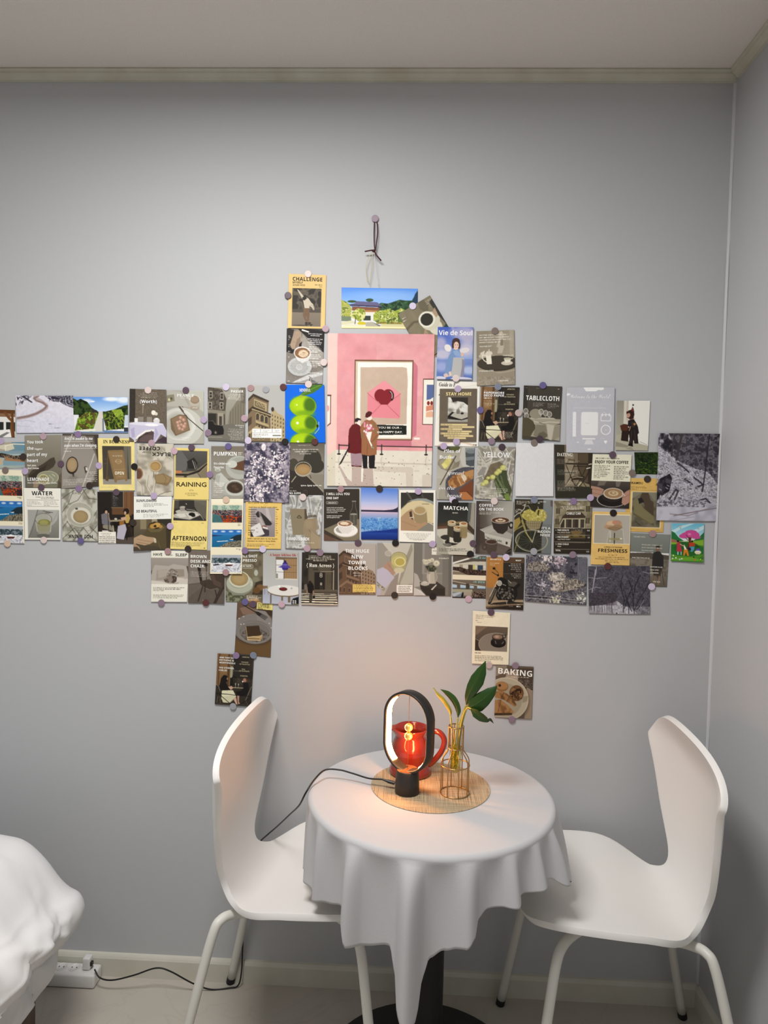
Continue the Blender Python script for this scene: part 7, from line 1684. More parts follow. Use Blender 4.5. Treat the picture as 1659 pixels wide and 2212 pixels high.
def strip(k, ys, h, x0=4, x1=96):
    """four small painted-looking photos on a cream strip: harbour, blue bay, snowy roofs"""
    a, b_, c = ys
    k.B(['9fb8a4', '7d9c8c', 'b9c6b4'], 9, x0, a, x1, a + h * .32, seed=1, soft=1).B(['2c2a3a', '5a4038', '3e5a6a', 'c8c0b4', '7a3028'], 34, x0, a + h * .28, x1, a + h * .66, seed=2).B(['b04a20', '8c3418', '2c4a5a', '3a2a28', 'c45c28'], 16, x0, a + h * .6, x1, a + h, seed=3).P([x0, a + h * .5, x0 + 24, a + h * .6, x0 + 34, a + h, x0, a + h], '3f7a80', .85).R(x0 + 76, a + h * .7, x1, a + h, '262030', .7)
    k.V('2c6ab4', '3f86c4', x0, b_, x1, b_ + h * .3)
    for i in range(4):
        k.E(x0 + 10 + i * 24, b_ + h * .1, 7, h * .05, 'e8eef4', .8, soft=.6)
    k.V('2a78b0', '1f6a90', x0, b_ + h * .3, x1, b_ + h).P([x0, b_ + h * .28, x0 + 36, b_ + h * .34, x0, b_ + h * .4], '2c4470').P([x0 + 56, b_ + h * .5, x0 + 74, b_ + h * .3, x1, b_ + h * .26, x1, b_ + h * .66, x0 + 60, b_ + h * .6], '24343a').P([x0 + 20, b_ + h, x0 + 50, b_ + h * .7, x1, b_ + h * .6, x1, b_ + h], '6a6a5c').B(['5a5a4c', '8a8474', 'b5ac98', '4a4438'], 26, poly=[x0 + 20, b_ + h, x0 + 50, b_ + h * .7, x1, b_ + h * .6, x1, b_ + h], seed=5, a=.8).P([x0 + 14, b_ + h * .66, x0 + 50, b_ + h * .62, x0 + 50, b_ + h * .66, x0 + 16, b_ + h * .7], 'd8e4e8').P([x0 + 52, b_ + h * .56, x0 + 66, b_ + h * .52, x0 + 64, b_ + h * .6], 'd8dce0')
    k.V('aeb4bc', 'd4d6da', x0, c, x1, c + h).B(['3e5058', '2c3c44', '5c6c70', '8a969c'], 22, x0, c + h * .16, x1, c + h * .46, seed=6).B(['c9cad2', 'dedfe4', 'eeeef0', 'b0b2bc'], 18, x0, c + h * .46, x1, c + h, seed=7).P([x0 + 38, c + h * .5, x0 + 54, c + h * .42, x0 + 72, c + h * .5, x0 + 66, c + h * .62, x0 + 40, c + h * .62], 'f4f4f4').P([x0 + 40, c + h * .54, x0 + 68, c + h * .54, x0 + 62, c + h * .64, x0 + 44, c + h * .63], '5a3024').P([x0 + 4, c + h * .56, x0 + 20, c + h * .5, x0 + 26, c + h * .58, x0 + 6, c + h * .62], '3c3a40').L([x0 + 80, c + h * .9, x0 + 86, c + h * .6, x0 + 92, c + h * .5], .9, '5a545a').L([x0 + 30, c + h * .8, x0 + 60, c + h * .76], .7, '9a98a2')
    for y in ys:
        k.S(x1 - 16, x1 - 2, y + h + 2.2, 2, 1.4, '5a564a', .8, 'r')


def d(k):
    k.F('efe7cc'); strip(k, (9, 43, 79 - 2.5), 25 - 1, 3, 97) if False else strip(k, (8, 42.5, 76), 27, 4, 96)
C('photo_strip', 'cream strip of three little landscape photos at the far end, half out of the picture', (-19, 1014, 50.3, 1016, 54.2, 1174, -15, 1173), d, 1, .5, bend=1)


def d(k):
    k.F('efe7cc'); strip(k, (8.5, 41, 74.5), 23, 5, 96)
    k.R(0, 0, 100, 6, 'f1ead2')
C('photo_strip', 'cream strip of three little landscape photos beside the AFTERNOON card', (457.2, 1077.8, 526.8, 1077.8, 523.4, 1239.6, 455, 1239.2), d, 2, .5, bend=1)
def d(k):
    k.F('ecd98c').N(.04, 8).R(5, 1, 95, 42, '3c3834').P([60, 1, 95, 1, 95, 40, 76, 30, 62, 14], '6f6a60')
    for i in range(9):
        k.L([66 + i * 3.4, 4 + i * 1.2, 62 + i * 3.4, 26 + i * 1.2], .8, '4a453e', .8)
    k.P([5, 30, 30, 22, 70, 24, 80, 30, 50, 40, 5, 36], 'b9b4a8').P([10, 30, 34, 25, 40, 34, 24, 36], 'd6d2c8').P([38, 27, 66, 26, 74, 31, 50, 38], 'cfcabf').E(26, 24, 16, 4, 'bdb8ac').P([20, 15, 34, 14, 36, 22, 24, 23], '9c978b').E(29, 14.5, 7.5, 1.8, 'b5b0a4').E(55, 29, 9, 3.4, '1d1a18').E(59, 32, 6, 2.4, '262220').L([40, 19, 60, 21, 76, 28, 88, 40], 1.6, 'a39e92').R(5, 1, 18, 18, '5f5a52', .7).L([38, 8, 39, 9], 2, 'd8d4c8')
    k.S(6, 18, 45, 1, 2, '4a4226').S(82, 94, 46.4, 1, 2, '4a4226').T('AFTERNOON', 4, 97, 82, 9, '26221a', 'b').S(3, 97, 85.8, 5, 2.1, '5a5030', .85).S(86, 96, 96, 1, 2, '2a2418', .95, 'r', .7)
C('postcard', 'yellow postcard with a black and white coffee photo headed AFTERNOON', (374, 1080, 450.8, 1080, 448, 1188, 368.6, 1185.4), d, 1, .6, bend=1.5)


def d(k):
    k.F('e6d284').N(.04, 8).R(4.5, 5, 94, 56.5, '55524e').V('5f5c58', '47443f', 4.5, 5, 94, 44).P([4.5, 5, 20, 5, 40, 24, 34, 44, 4.5, 46], '6c6a67').P([36, 26, 56, 18, 66, 28, 62, 40, 40, 40], '302d2a').L([52, 24, 60, 40], 1.6, 'b5b2aa').L([58, 26, 66, 42], 1.2, '8f8c84').P([4.5, 48, 60, 44, 94, 26, 94, 57, 4.5, 57], '857b66').P([4.5, 50, 40, 50, 70, 42, 94, 28, 94, 31, 72, 46, 40, 54, 4.5, 54], '2f2a26').L([4.5, 54, 40, 55, 72, 47, 94, 32], 1, 'b59a80').R(4.5, 44, 22, 49, 'bd7f56').R(28, 53, 36, 57, '4a443a').L([64, 45, 76, 57], 1.4, '4a4234').P([36, 54, 66, 48, 74, 57, 36, 57], '9a917c')
    k.R(0, 57, 100, 100, 'e9d487').S(4, 94, 60, 1, 2, 'a8935a', .5).T('RAINING', 7, 93, 74.5, 8.6, '332c1d', 'r').L([44, 82, 47, 80.5, 53, 80.5, 56, 82], .6, '6a5c34').S(42, 58, 82.5, 1, 2, '6a5c34', .8, 'c').S(28, 72, 87, 3, 2.4, '6a5c34', .85, 'c', .5)
C('postcard', 'yellow postcard with a dark umbrella photo headed RAINING', (377.6, 967.4, 453, 969.7, 451.7, 1079.6, 376.7, 1078.7), d, 1, .7, bend=1.5)


def d(k):
    k.F('8a8478').V('857f72', '9c988c', 0, 0, 100, 60).P([0, 0, 100, 0, 100, 14, 0, 16], '7d7366', .5).E(84, 40, 40, 22, 'b5b6ac').E(88, 37, 34, 16, 'a7a89e').P([62, 34, 100, 26, 100, 46, 76, 44, 60, 42], '6a4c38').E(64, 34, 14, 7, 'c9cac0').P([0, 60, 8, 64, 50, 76, 60, 100, 0, 100], 'aaa79c').P([10, 70, 16, 54, 30, 50, 42, 58, 56, 66, 48, 74, 30, 78], 'c4c5bc').P([12, 64, 18, 54, 28, 56, 24, 72], 'b0b1a8').E(20, 45, 9, 3.4, 'c9cac0').E(20, 46, 6, 2, 'a8a99e')
    k.E(70, 82, 36, 18, 'b0b0a6').E(72, 78, 30, 15, 'c8c9c0').E(72, 77, 24.5, 11, '4a3b30').E(70, 75, 8, 3, '5f4c3e', .9).E(78, 80, 7, 2.6, '5f4c3e', .9).E(72, 78, 24.5, 11, 'a3a498', .9, ring=.8).P([40, 92, 100, 92, 100, 100, 30, 100], '9c998d', .6)
    k.T('PUMPKIN', 8, 77, 18, 7.4, 'fbf8f0', 'b').S(80, 98, 12.5, 2, 3, 'f4f0e6', .9, 'l', .8).T("It's children's", 8, 58, 40 - 5, 4.2, 'fbf8f0', 'b').T('favorite.', 8, 40, 44 - 2, 4.2, 'fbf8f0', 'b').S(8, 44, 70, 6, 3.4, 'f0ece2', .9, 'l', .8).S(8, 38, 93, 1, 2, 'f0ece2', .8)
C('postcard', 'grey green postcard of soup bowls headed PUMPKIN', (457, 963.8, 528.6, 964, 526.8, 1079.6, 457, 1076.9), d, 1, .7)


def d(k):
    k.F('b3ac9d').B(['9a9384', 'aca595', 'bfb8a8', 'cfc9ba'], 5, seed=6, soft=1)
    for a in ([30, 60, 26, 80, 40, 96], [60, 50, 50, 70, 44, 98], [0, 70, 12, 80, 14, 100], [70, 12, 90, 26, 100, 30]):
        k.L(a, 2.4, 'd8d2c4', .8).L([v + (2.5 if i % 2 == 0 else .6) for i, v in enumerate(a)], 1.6, '8f8878', .6)
    k.E(52, 43, 18, 11.5, '8b7c64', .7).E(51, 43, 16, 10, 'cbbd9c').E(51, 43, 14, 8.6, 'a5865a').E(50, 44, 11, 6.4, 'b59866', .9, soft=.5).L([46, 54, 46, 64], 1.2, '3a3026').E(6, 58, 12, 11, '8a6a52').E(4, 59, 10, 9, '6d5040').E(5, 58, 12, 11, 'bfa68c', .8, ring=.8)
    k.P([48, 60, 72, 56, 96, 64, 90, 74, 82, 80, 52, 76], '8a7656').P([50, 61, 72, 58, 92, 64, 86, 74, 54, 74], '9b8662').L([72, 58, 80, 66, 76, 76], 1, '75633f').L([60, 98, 78, 92, 94, 90], 1.2, '5a5244')
    k.T('COFFEE', 6, 63, 12.5, 6.8, '1d1a17', 'b', True).T('BLACK', 42, 92, 23.5, 7, '1d1a17', 'b', True).T('bitter', 14, 38, 19.5, 5, '7a7364', 'r', True)
C('postcard', 'cream toned coffee and toast postcard hanging upside down, beside the IN BUSINESS card', (296.8, 958.3, 375.8, 959.2, 374.9, 1072.3, 296.2, 1069.6), d, 1, .7)


def d(k):
    k.F('5a5042').R(0, 0, 100, 42, 'edeee8').V('6f6552', '4d4537', 0, 42, 100, 100).R(18, 42, 34, 60, '8f8468').R(34, 42, 48, 60, '6a5f4a').R(48, 42, 62, 58, 'a39a80').P([62, 42, 100, 42, 100, 58, 70, 58], '3d382c')
    k.P([34, 62, 40, 50, 56, 46, 76, 50, 88, 56, 100, 58, 100, 100, 90, 100, 60, 92, 30, 90, 20, 76], '5b5038').P([36, 60, 52, 50, 84, 57, 70, 66, 46, 66], '6e6244')
    k.E(58, 54, 16, 6.5, '3d2e1c').E(52, 55, 9, 4.5, 'b9904a').E(62, 53, 10, 4.5, 'c49e58').E(72, 56, 5, 3, 'b08a48').E(57, 55, 4, 2.4, '3a2818')
    k.P([0, 76, 20, 70, 36, 74, 54, 76, 60, 82, 44, 88, 30, 90, 8, 86, 0, 88], 'b59a7c').L([10, 78, 34, 82, 50, 84], 1.2, '8a6e54', .8).L([12, 84, 40, 88], 1.2, '8a6e54', .8).P([54, 76, 60, 78, 62, 86, 56, 86], 'c9bca4').P([0, 84, 16, 92, 20, 98, 10, 92, 0, 92], 'a98c70').L([66, 84, 74, 98], .8, '8a7a54').P([86, 60, 100, 60, 100, 100, 90, 100], '453d2e')
    k.T('SUNFLOWERS', 7, 60, 9.5, 4.4, '2c2b27', 'b').S(26, 94, 13.5, 3, 2.4, '6a6a62', .85).T('SO BEAUTIFUL', 7, 62, 29, 4.6, '2c2b27', 'b').S(26, 94, 33, 3, 2.4, '6a6a62', .85)
C('postcard', 'white topped postcard of a wrapped sunflower held in two hands', (289.9, 1073, 372, 1072.6, 368.6, 1187, 290, 1190), d, 1, .7, bend=3)


def d(k):
    k.F('ecdc96').N(.04, 8).R(12, 15, 90, 88, '5a544a').R(12, 15, 90, 80, '4c473f').R(70, 15, 80, 78, '8a8578', .6).P([80, 15, 90, 15, 90, 80, 84, 80], '75705f').R(12, 78, 90, 88, '9a958a').L([16, 40, 26, 40], 1, '6a655a').L([16, 48, 26, 48], 1, '6a655a')
    k.P([26, 26, 28, 23, 68, 22, 70, 25, 80, 80, 74, 82, 72, 78, 50, 80, 50, 84, 44, 84], '8a7250').P([29, 26, 67, 25, 75, 76, 48, 78], '957c58').P([20, 74, 30, 72, 26, 82, 18, 80], '5f4f3a').L([27, 30, 22, 80], 3, '6b5638').E(55, 44, 8, 3.4, 'c4b08a', .9, ring=.9).L([47, 44, 63, 44], 1.2, 'c4b08a').S(48, 62, 49, 1, 2, 'c4b08a', .8, 'c').L([44, 60, 72, 59], .6, 'c4b08a')
    k.T('독일빵집', 39, 66, 35, 3, 'd8c8a4', 'd').T('OPEN', 45, 70, 69.5, 6, 'f2ead2', 'b').S(48, 72, 73, 1, 2, 'd8c8a4', .8, 'c').T('IN BUSINESS', 15, 86, 9.5, 6.2, '26231b', 'sb').S(5, 96, 93, 1, 2, 'a8975a', .7)
C('postcard', 'yellow bordered postcard of a brown OPEN sandwich board', (212, 946.6, 291.5, 947.5, 292.4, 1059.7, 215, 1059.7), d, 1, .6)


def d(k):
    k.F('6b6258').E(28, 55, 68, 47, '958e86').V('8d867d', 'a09a92', 0, 60, 60, 100).P([0, 0, 60, 0, 80, 20, 90, 40, 92, 62, 84, 84, 70, 100, 0, 100], '958e85').E(30, 60, 60, 38, 'a19b94', .5, soft=.9).R(0, 0, 100, 3, '4f473f').P([86, 0, 100, 0, 100, 60, 94, 40], '4b433b').P([96, 70, 100, 66, 100, 100, 78, 100], '4b433b')
    k.L([28, 0, 2, 46], 2.4, 'd8d2c6', .85).L([88, 38, 56, 100], 2.8, 'd8d2c6', .7)
    k.E(28, 58, 16.5, 16, '3a2f28').E(28, 57, 14, 13, 'a58e6e').E(28, 57, 10, 9, 'b09a78', .9, soft=.5).L([31, 72, 32, 78], 4.5, '3a2f28').E(31, 82, 12, 6, '7d766d', .6, soft=.8)
    k.P([60, 62, 66, 60, 68, 72, 64, 74], '4a4038').P([64, 62, 70, 64, 69, 70, 65, 68], 'd8d0c4')
    k.T("And I'm awake to me", 6, 84, 11, 6, 'fbf8f0', 'b').T("even when I'm sleeping.", 6, 96, 24, 6, 'fbf8f0', 'b').L([6, 14, 84, 14], .8, 'f4f0e6').L([6, 27, 95, 27], .8, 'f4f0e6').S(6, 52, 32, 1, 2, 'f0ece2', .9, hh=.9).S(62, 96, 72, 6, 3.6, 'ece6da', .85, 'r', .6).S(4, 96, 84, 4, 3, 'ece6da', .85, 'l', .6)
C('postcard', 'brown postcard of a coffee cup on a round table with underlined white words', (136, 937.5, 213.4, 938.4, 214.6, 1050, 133.8, 1055.7), d, 1, .7)


def d(k):
    k.F('8a8576').V('979284', '6e695c', 0, 0, 100, 100).P([8, 76, 20, 66, 50, 54, 70, 44, 80, 42, 84, 52, 78, 60, 56, 70, 44, 80, 30, 86, 12, 88], '4d463b').P([12, 78, 34, 66, 60, 56, 50, 74, 26, 88], '3f392f').P([24, 88, 34, 84, 44, 100, 22, 100], 'a08c74').P([80, 90, 100, 70, 100, 100, 70, 100], '6c5f4e').P([56, 96, 92, 86, 100, 92, 100, 100, 52, 100], '5d5142')
    k.E(62, 84, 29, 16, '7d7c68', .9).P([34, 80, 92, 80, 88, 100, 40, 100], '7f7e6a').E(62, 80, 29, 12, '97967f').E(62, 80, 29, 12, 'c9c8b4', .9, ring=.9).E(50, 84, 14, 9.5, 'b5ad84').E(50, 84, 12, 8, '8f8860').E(50, 84, 14, 9.5, 'd8d2ae', .9, ring=.8)
    for a in range(0, 180, 45):
        k.L([50 - 11 * math.cos(math.radians(a)), 84 - 7.4 * math.sin(math.radians(a)), 50 + 11 * math.cos(math.radians(a)), 84 + 7.4 * math.sin(math.radians(a))], .8, 'cfc9a4')
    k.L([66, 76, 78, 84, 72, 90], 1.2, 'd8d7c6', .8).L([74, 74, 82, 78], 1.4, 'e4e3d4', .8)
    k.im = k.im
    k.T('You took', 6, 50, 15.5, 6.4, 'fbf8f0', 'b').T('the', 6, 24, 27.5, 6.4, 'fbf8f0', 'b').T('biggest', 27, 48, 27.5, 3.6, 'f0ece2', 'r').T('part of my', 6, 61, 41 - 1.5, 6.4, 'fbf8f0', 'b').T('heart', 6, 36, 51, 6.4, 'fbf8f0', 'b').T('but you', 7, 30, 59, 3.8, 'f0ece2', 'b').T("don't know", 7, 38, 64.5, 3.8, 'f0ece2', 'b').T('LEMONADE', 7, 66, 86 + 1, 6.4, 'fbf8f0', 'b').T('blow me some more sugar, thanks', 7, 88, 92, 2.8, 'f0ece2', 'b')
C('postcard', 'olive postcard of a lemonade bowl with big white words, near the far end', (54.6, 941, 134.2, 939.3, 133.8, 1054, 56, 1053.3), d, 1, .7)


def d(k):
    k.V('8fb0bc', 'b9c4c0', 0, 0, 100, 100, True).V('9c9a8c', '6f95a8', 0, 0, 100, 34, True).P([0, 0, 70, 0, 60, 40, 0, 44], 'b4ab98').P([0, 8, 56, 10, 72, 8, 76, 26, 60, 34, 56, 30], 'd5cfba').L([56, 34, 55, 14, 72, 8, 100, 10], 2, 'f0ead6').R(0, 34, 100, 46, '8aa0a8').P([0, 40, 48, 42, 76, 52, 100, 50, 100, 68, 76, 66, 46, 58, 0, 54], '4a4038').B(['2c2622', '6d5c4c', 'a08a70', '3f3630'], 26, poly=[0, 42, 48, 42, 76, 52, 100, 50, 100, 66, 76, 66, 46, 56, 0, 54], seed=3).P([54, 56, 76, 66, 100, 66, 100, 76, 52, 70], 'a5805c').P([0, 56, 46, 60, 54, 84, 0, 92], 'c4b494').P([50, 70, 100, 76, 100, 100, 50, 88], '86a4b0').R(0, 88, 100, 100, 'b5b8a8', .6)
C('photo_card', 'small bluish photo of a curved reception hall, above the far cream strip', (-40, 956, 54.2, 954.7, 54.2, 1011.3, -40, 1012), d, 0, .4)


def d(k):
    k.F('efede2').R(10, 42, 96, 96, '8d8c86').V('a3a29c', '7d7c76', 10, 42, 96, 96).P([10, 42, 36, 42, 26, 66, 10, 96], 'a9a8a2').L([38, 42, 22, 80, 12, 96], 1.6, '6a6964').L([94, 44, 74, 70], 2, '5f5e59').P([58, 42, 96, 42, 90, 62, 76, 72, 66, 58], 'bdbcb6', .7).L([52, 44, 78, 47], 2, '6c6b66').E(66, 47, 8, 2, '77766f')
    k.P([30, 60, 76, 58, 74, 84, 66, 90, 42, 90, 34, 82], 'a5a48f', .75).E(53, 60, 22.5, 11, 'b5b4a6', .7).E(53, 60, 22.5, 11, '5a5954', .9, ring=.7).E(55, 67, 17, 7, '86834c').E(54, 66, 12, 4.6, 'a19e60').E(53, 76, 20, 8, '9b9876', .6).L([32, 66, 36, 84], 1, 'd8d7cc').L([74, 66, 72, 84], 1, 'd8d7cc').E(52, 92, 18, 4, '6d6c66')
    k.T('WATER', 22, 79, 13.5, 7.6, '1c1b19', 'b').S(24, 82, 17.5, 2, 2.5, '57564f', .85, 'r', .6).L([9, 23, 95, 23], .6, '57564f').L([9, 35.5, 95, 35.5], .6, '57564f').S(8, 50, 26, 4, 2.5, '57564f', .85).S(54, 95, 26, 4, 2.5, '57564f', .85)
C('postcard', 'cream postcard of a small glass of tea headed WATER', (52, 1054.2, 131.6, 1055, 132, 1166, 55, 1165.5), d, 1, .7, bend=2)


def d(k):
    k.F('a5a394').B(['8d8b7d', 'a3a192', 'b9b7a9', 'c6c4b8'], 5, seed=3, soft=1)
    for a in ([0, 20, 20, 10, 44, 0], [0, 46, 18, 30, 34, 4], [20, 30, 46, 22, 60, 8, 70, 0], [60, 0, 76, 18, 100, 20], [100, 40, 88, 54, 76, 66], [14, 62, 30, 78, 46, 96], [0, 76, 16, 62], [36, 76, 58, 96], [60, 74, 80, 92, 96, 98], [0, 96, 36, 74], [30, 100, 62, 72], [56, 100, 88, 78, 100, 68], [78, 72, 100, 86], [88, 0, 94, 12]):
        k.L(a, 1.3, '38372f', .85)
    k.E(52, 50, 38, 24, '8f8d80', .7).E(51, 49, 37, 23, 'b0aea0').E(51, 49, 37, 23, 'cfcdc0', .8, ring=1).E(53, 51, 28, 15.5, 'd5d2c4').E(53, 53, 21, 12, '9b8866').E(52, 52, 16, 9, 'a9966f', .9, soft=.5).E(42, 38, 4, 2, '5a584c')
    for a in range(0, 360, 30):
        k.L([51 + 29 * math.cos(math.radians(a)), 49 + 18 * math.sin(math.radians(a)), 51 + 36 * math.cos(math.radians(a)), 49 + 22.5 * math.sin(math.radians(a))], .7, '98968a', .8)
    k.T('HOT DRINK', 17, 86, 94.5, 6.4, '1f1e1a', 'b', True).S(14, 34, 80, 2, 2.6, '3a382f', .8).S(42, 56, 80, 2, 2.6, '3a382f', .8).S(64, 84, 80, 2, 2.6, '3a382f', .8).T('GO of O', 32, 56, 10, 3, '6a685c', 'r', True)
C('postcard', 'grey postcard of milk tea on checked linen, hanging upside down beside the WATER card', (133.5, 1056, 209.8, 1056.4, 212.5, 1169, 136.5, 1168), d, 1, .7, bend=1)


def d(k):
    k.F('2f2824').R(38, 0, 100, 44, '6b4e36').R(0, 0, 40, 60, '2c2622').R(76, 0, 96, 46, '7d5a3e').L([80, 0, 80, 46], 1, '4a3524').L([92, 0, 92, 46], 1, '4a3524').R(38, 0, 70, 30, '33302d')
    for i in range(11):
        k.S(42, 66, 2 + i * 2.5, 1, 2, 'b5b0a6', .75, 'l', .5, seed=i)
    k.R(38, 30, 72, 31.5, '8a7458').R(70, 0, 73, 31, '8a7458').R(0, 76, 100, 100, '29231f').P([50, 92, 100, 86, 100, 100, 40, 100], '5a5148')
    k.E(23, 37.5, 6.5, 5.5, '231d1a').E(24, 39.5, 3.6, 3.4, 'c4a088').P([10, 44, 20, 41, 30, 44, 36, 56, 34, 64, 20, 64, 12, 62], '77757a').L([30, 54, 30, 42], 3.4, 'c4a088').P([14, 64, 36, 64, 44, 74, 42, 76, 14, 70], '8f8878').L([42, 66, 44, 76], 4, 'a8a290').L([0, 52, 14, 76], 2.2, '3f2a20').L([14, 76, 30, 76], 4, 'd5d2c8').L([29, 44, 30, 76], 1.6, '1f1916')
    k.P([30, 55, 70, 53, 72, 57, 34, 58], '9a8f76').E(50, 52.5, 4, 2, 'c9c4b6').P([40, 58, 60, 58, 56, 70, 46, 70], '1f1a17')
    k.E(79, 38, 8, 6, '2a211d').E(76, 41, 3, 3.4, 'c9a68e').P([78, 44, 86, 43, 90, 52, 88, 60, 78, 60, 74, 52], 'c0a45e').P([64, 50, 78, 48, 80, 54, 66, 56], 'c9a68e').P([60, 58, 74, 54, 72, 66, 60, 66], '9a6c34').P([56, 66, 76, 62, 80, 72, 72, 92, 52, 90], 'b8b4c0').L([96, 44, 84, 64, 80, 92], 3, '2a1d18').L([84, 66, 100, 60], 2, '6a4a38').L([90, 66, 96, 90], 1.6, '4a3226')
    k.R(2, 77, 50, 100, 'ece8dc').S(6, 40, 80.5, 2, 3, '3a362e', .9, 'c', .6)
    for i, s in enumerate(['Half the students in', 'our school spend all', 'our time talking around', 'and drinking coffee.']):
        k.T(s, 4, 47, 88 + i * 3.6, 2.0, '4a463c', 'sb')
C('postcard', 'dark postcard of a couple at a cafe window with a cream text label', (210.7, 1062.4, 289.3, 1062, 289.3, 1174.5, 212.5, 1173.6), d, 0, .7, bend=1.5)


def d(k):
    k.F('6b5542').P([0, 0, 100, 0, 100, 22, 40, 24, 0, 32], '6d5748').P([8, 12, 30, 8, 54, 14, 52, 24, 18, 24], '8a705f').P([50, 8, 100, 14, 100, 26, 60, 18], '4a3a2e').P([0, 76, 100, 70, 100, 100, 0, 100], '6f5638').E(50, 60, 52, 20, '4a3a2c', .8, soft=.3)
    k.E(50, 50, 56, 28, '86807a').P([52, 14, 80, 16, 98, 30, 100, 50, 60, 40], '8e8882').E(52, 54, 46, 20, '7d7771').E(52, 56, 44, 19, '989189', .9, ring=.8)
    k.B(['4a3c32', '6a5d53', '7d7771', '857f79'], 34, poly=[14, 54, 30, 48, 70, 50, 94, 58, 88, 68, 60, 74, 30, 72, 16, 64], seed=4, a=.8)
    k.P([28, 46, 64, 43, 72, 62, 62, 66, 34, 70, 28, 58], '55402e').P([28, 46, 64, 43.5, 70, 60, 34, 67], '4a3829').P([32, 66, 64, 62, 74, 60, 74, 66, 68, 71, 34, 72], 'b89a6e').L([32, 67, 50, 64, 66, 65, 74, 60], 1.6, 'dcc49c').L([34, 71, 70, 70.5], 1.8, 'd8bf96').L([36, 69, 66, 68], 1.6, '6a4c30').L([28, 47, 34, 70], 1.4, 'cdb48c')
    k.L([18, 6, 56, 20], 2.6, '2f2a26').P([52, 17, 62, 18, 70, 22, 64, 26, 56, 23], '2f2a26')
    for i in range(4):
        k.L([60 + i * 2, 24 - i * 1.3, 80 + i * 2.2, 32 - i * 1.6], 1.5, '2f2a26')
    for x, y in ((22, 42), (14, 43), (92, 38), (8, 32), (20, 28), (98, 46)):
        k.E(x, y, 2, 1, 'd5d0c8', .9)
    k.P([56, 0, 100, 1, 100, 14, 55, 12.5], 'eadc8c').S(58, 97, 2.2, 5, 2.5, '4d4422', .9, 'l', .8)
C('postcard', 'brown postcard of a tiramisu slice and fork, hanging below the rows', (512.9, 1300, 589.5, 1302, 584.7, 1420, 506.9, 1411), d, 0, .8, bend=1.5)


def d(k):
    k.F('ece4cc').N(.03, 10).R(8, 28, 94, 75, '6a5e50').V('6f6254', '574c41', 8, 28, 94, 60).P([8, 28, 40, 28, 14, 44, 8, 46], '82705e').L([8, 40, 40, 29], 1, '9a8876', .6).L([8, 52, 24, 58, 40, 66], 1.2, 'b5a894', .6).P([8, 54, 22, 58, 26, 75, 8, 75], '43372d')
    k.E(66, 62, 48, 22, '8a8174').P([8, 75, 94, 75, 94, 79, 8, 79], 'ece4cc').R(94, 28, 100, 79, 'ece4cc').E(66, 62, 48, 22, 'b5ac9c', .8, ring=.7).R(94, 20, 100, 82, 'ece4cc').R(8, 75.3, 94, 84, 'ece4cc')
    k.E(70, 57, 20, 8.5, '2c2623').E(70, 59, 20, 8.5, '1f1a18').P([53, 46, 84, 46, 84, 58, 74, 63, 62, 62, 55, 56], '2a2421').E(68, 47, 15, 5.8, '4d4038').E(68, 47, 12.5, 4.4, '8b7260').E(66, 47, 6, 2.4, 'b59c86').L([80, 43, 90, 43, 89, 47, 83, 50], 2.2, '26201d').L([62, 55, 64, 60], 1.6, '8a8480').L([84, 56, 80, 60], 1.6, '8a8480')
    k.S(8, 60, 8, 3, 3, '8a8470', .9, 'l', .6).S(8, 22, 18, 1, 2, '3a362c', .95, 'l', .7).S(12, 36, 21.5, 1, 2, '6a6452', .9).S(8, 34, 79, 1, 2, '3a362c', .95, 'l', .8).S(8, 96, 84, 4, 3.2, '5a5544', .9, 'l', .7)
C('postcard', 'cream postcard with a framed photo of an espresso cup, above the tall leaf', (1021.4, 1319, 1102.3, 1323.5, 1098.2, 1435.8, 1018.8, 1432.8), d, 1, .7, bend=1.5)


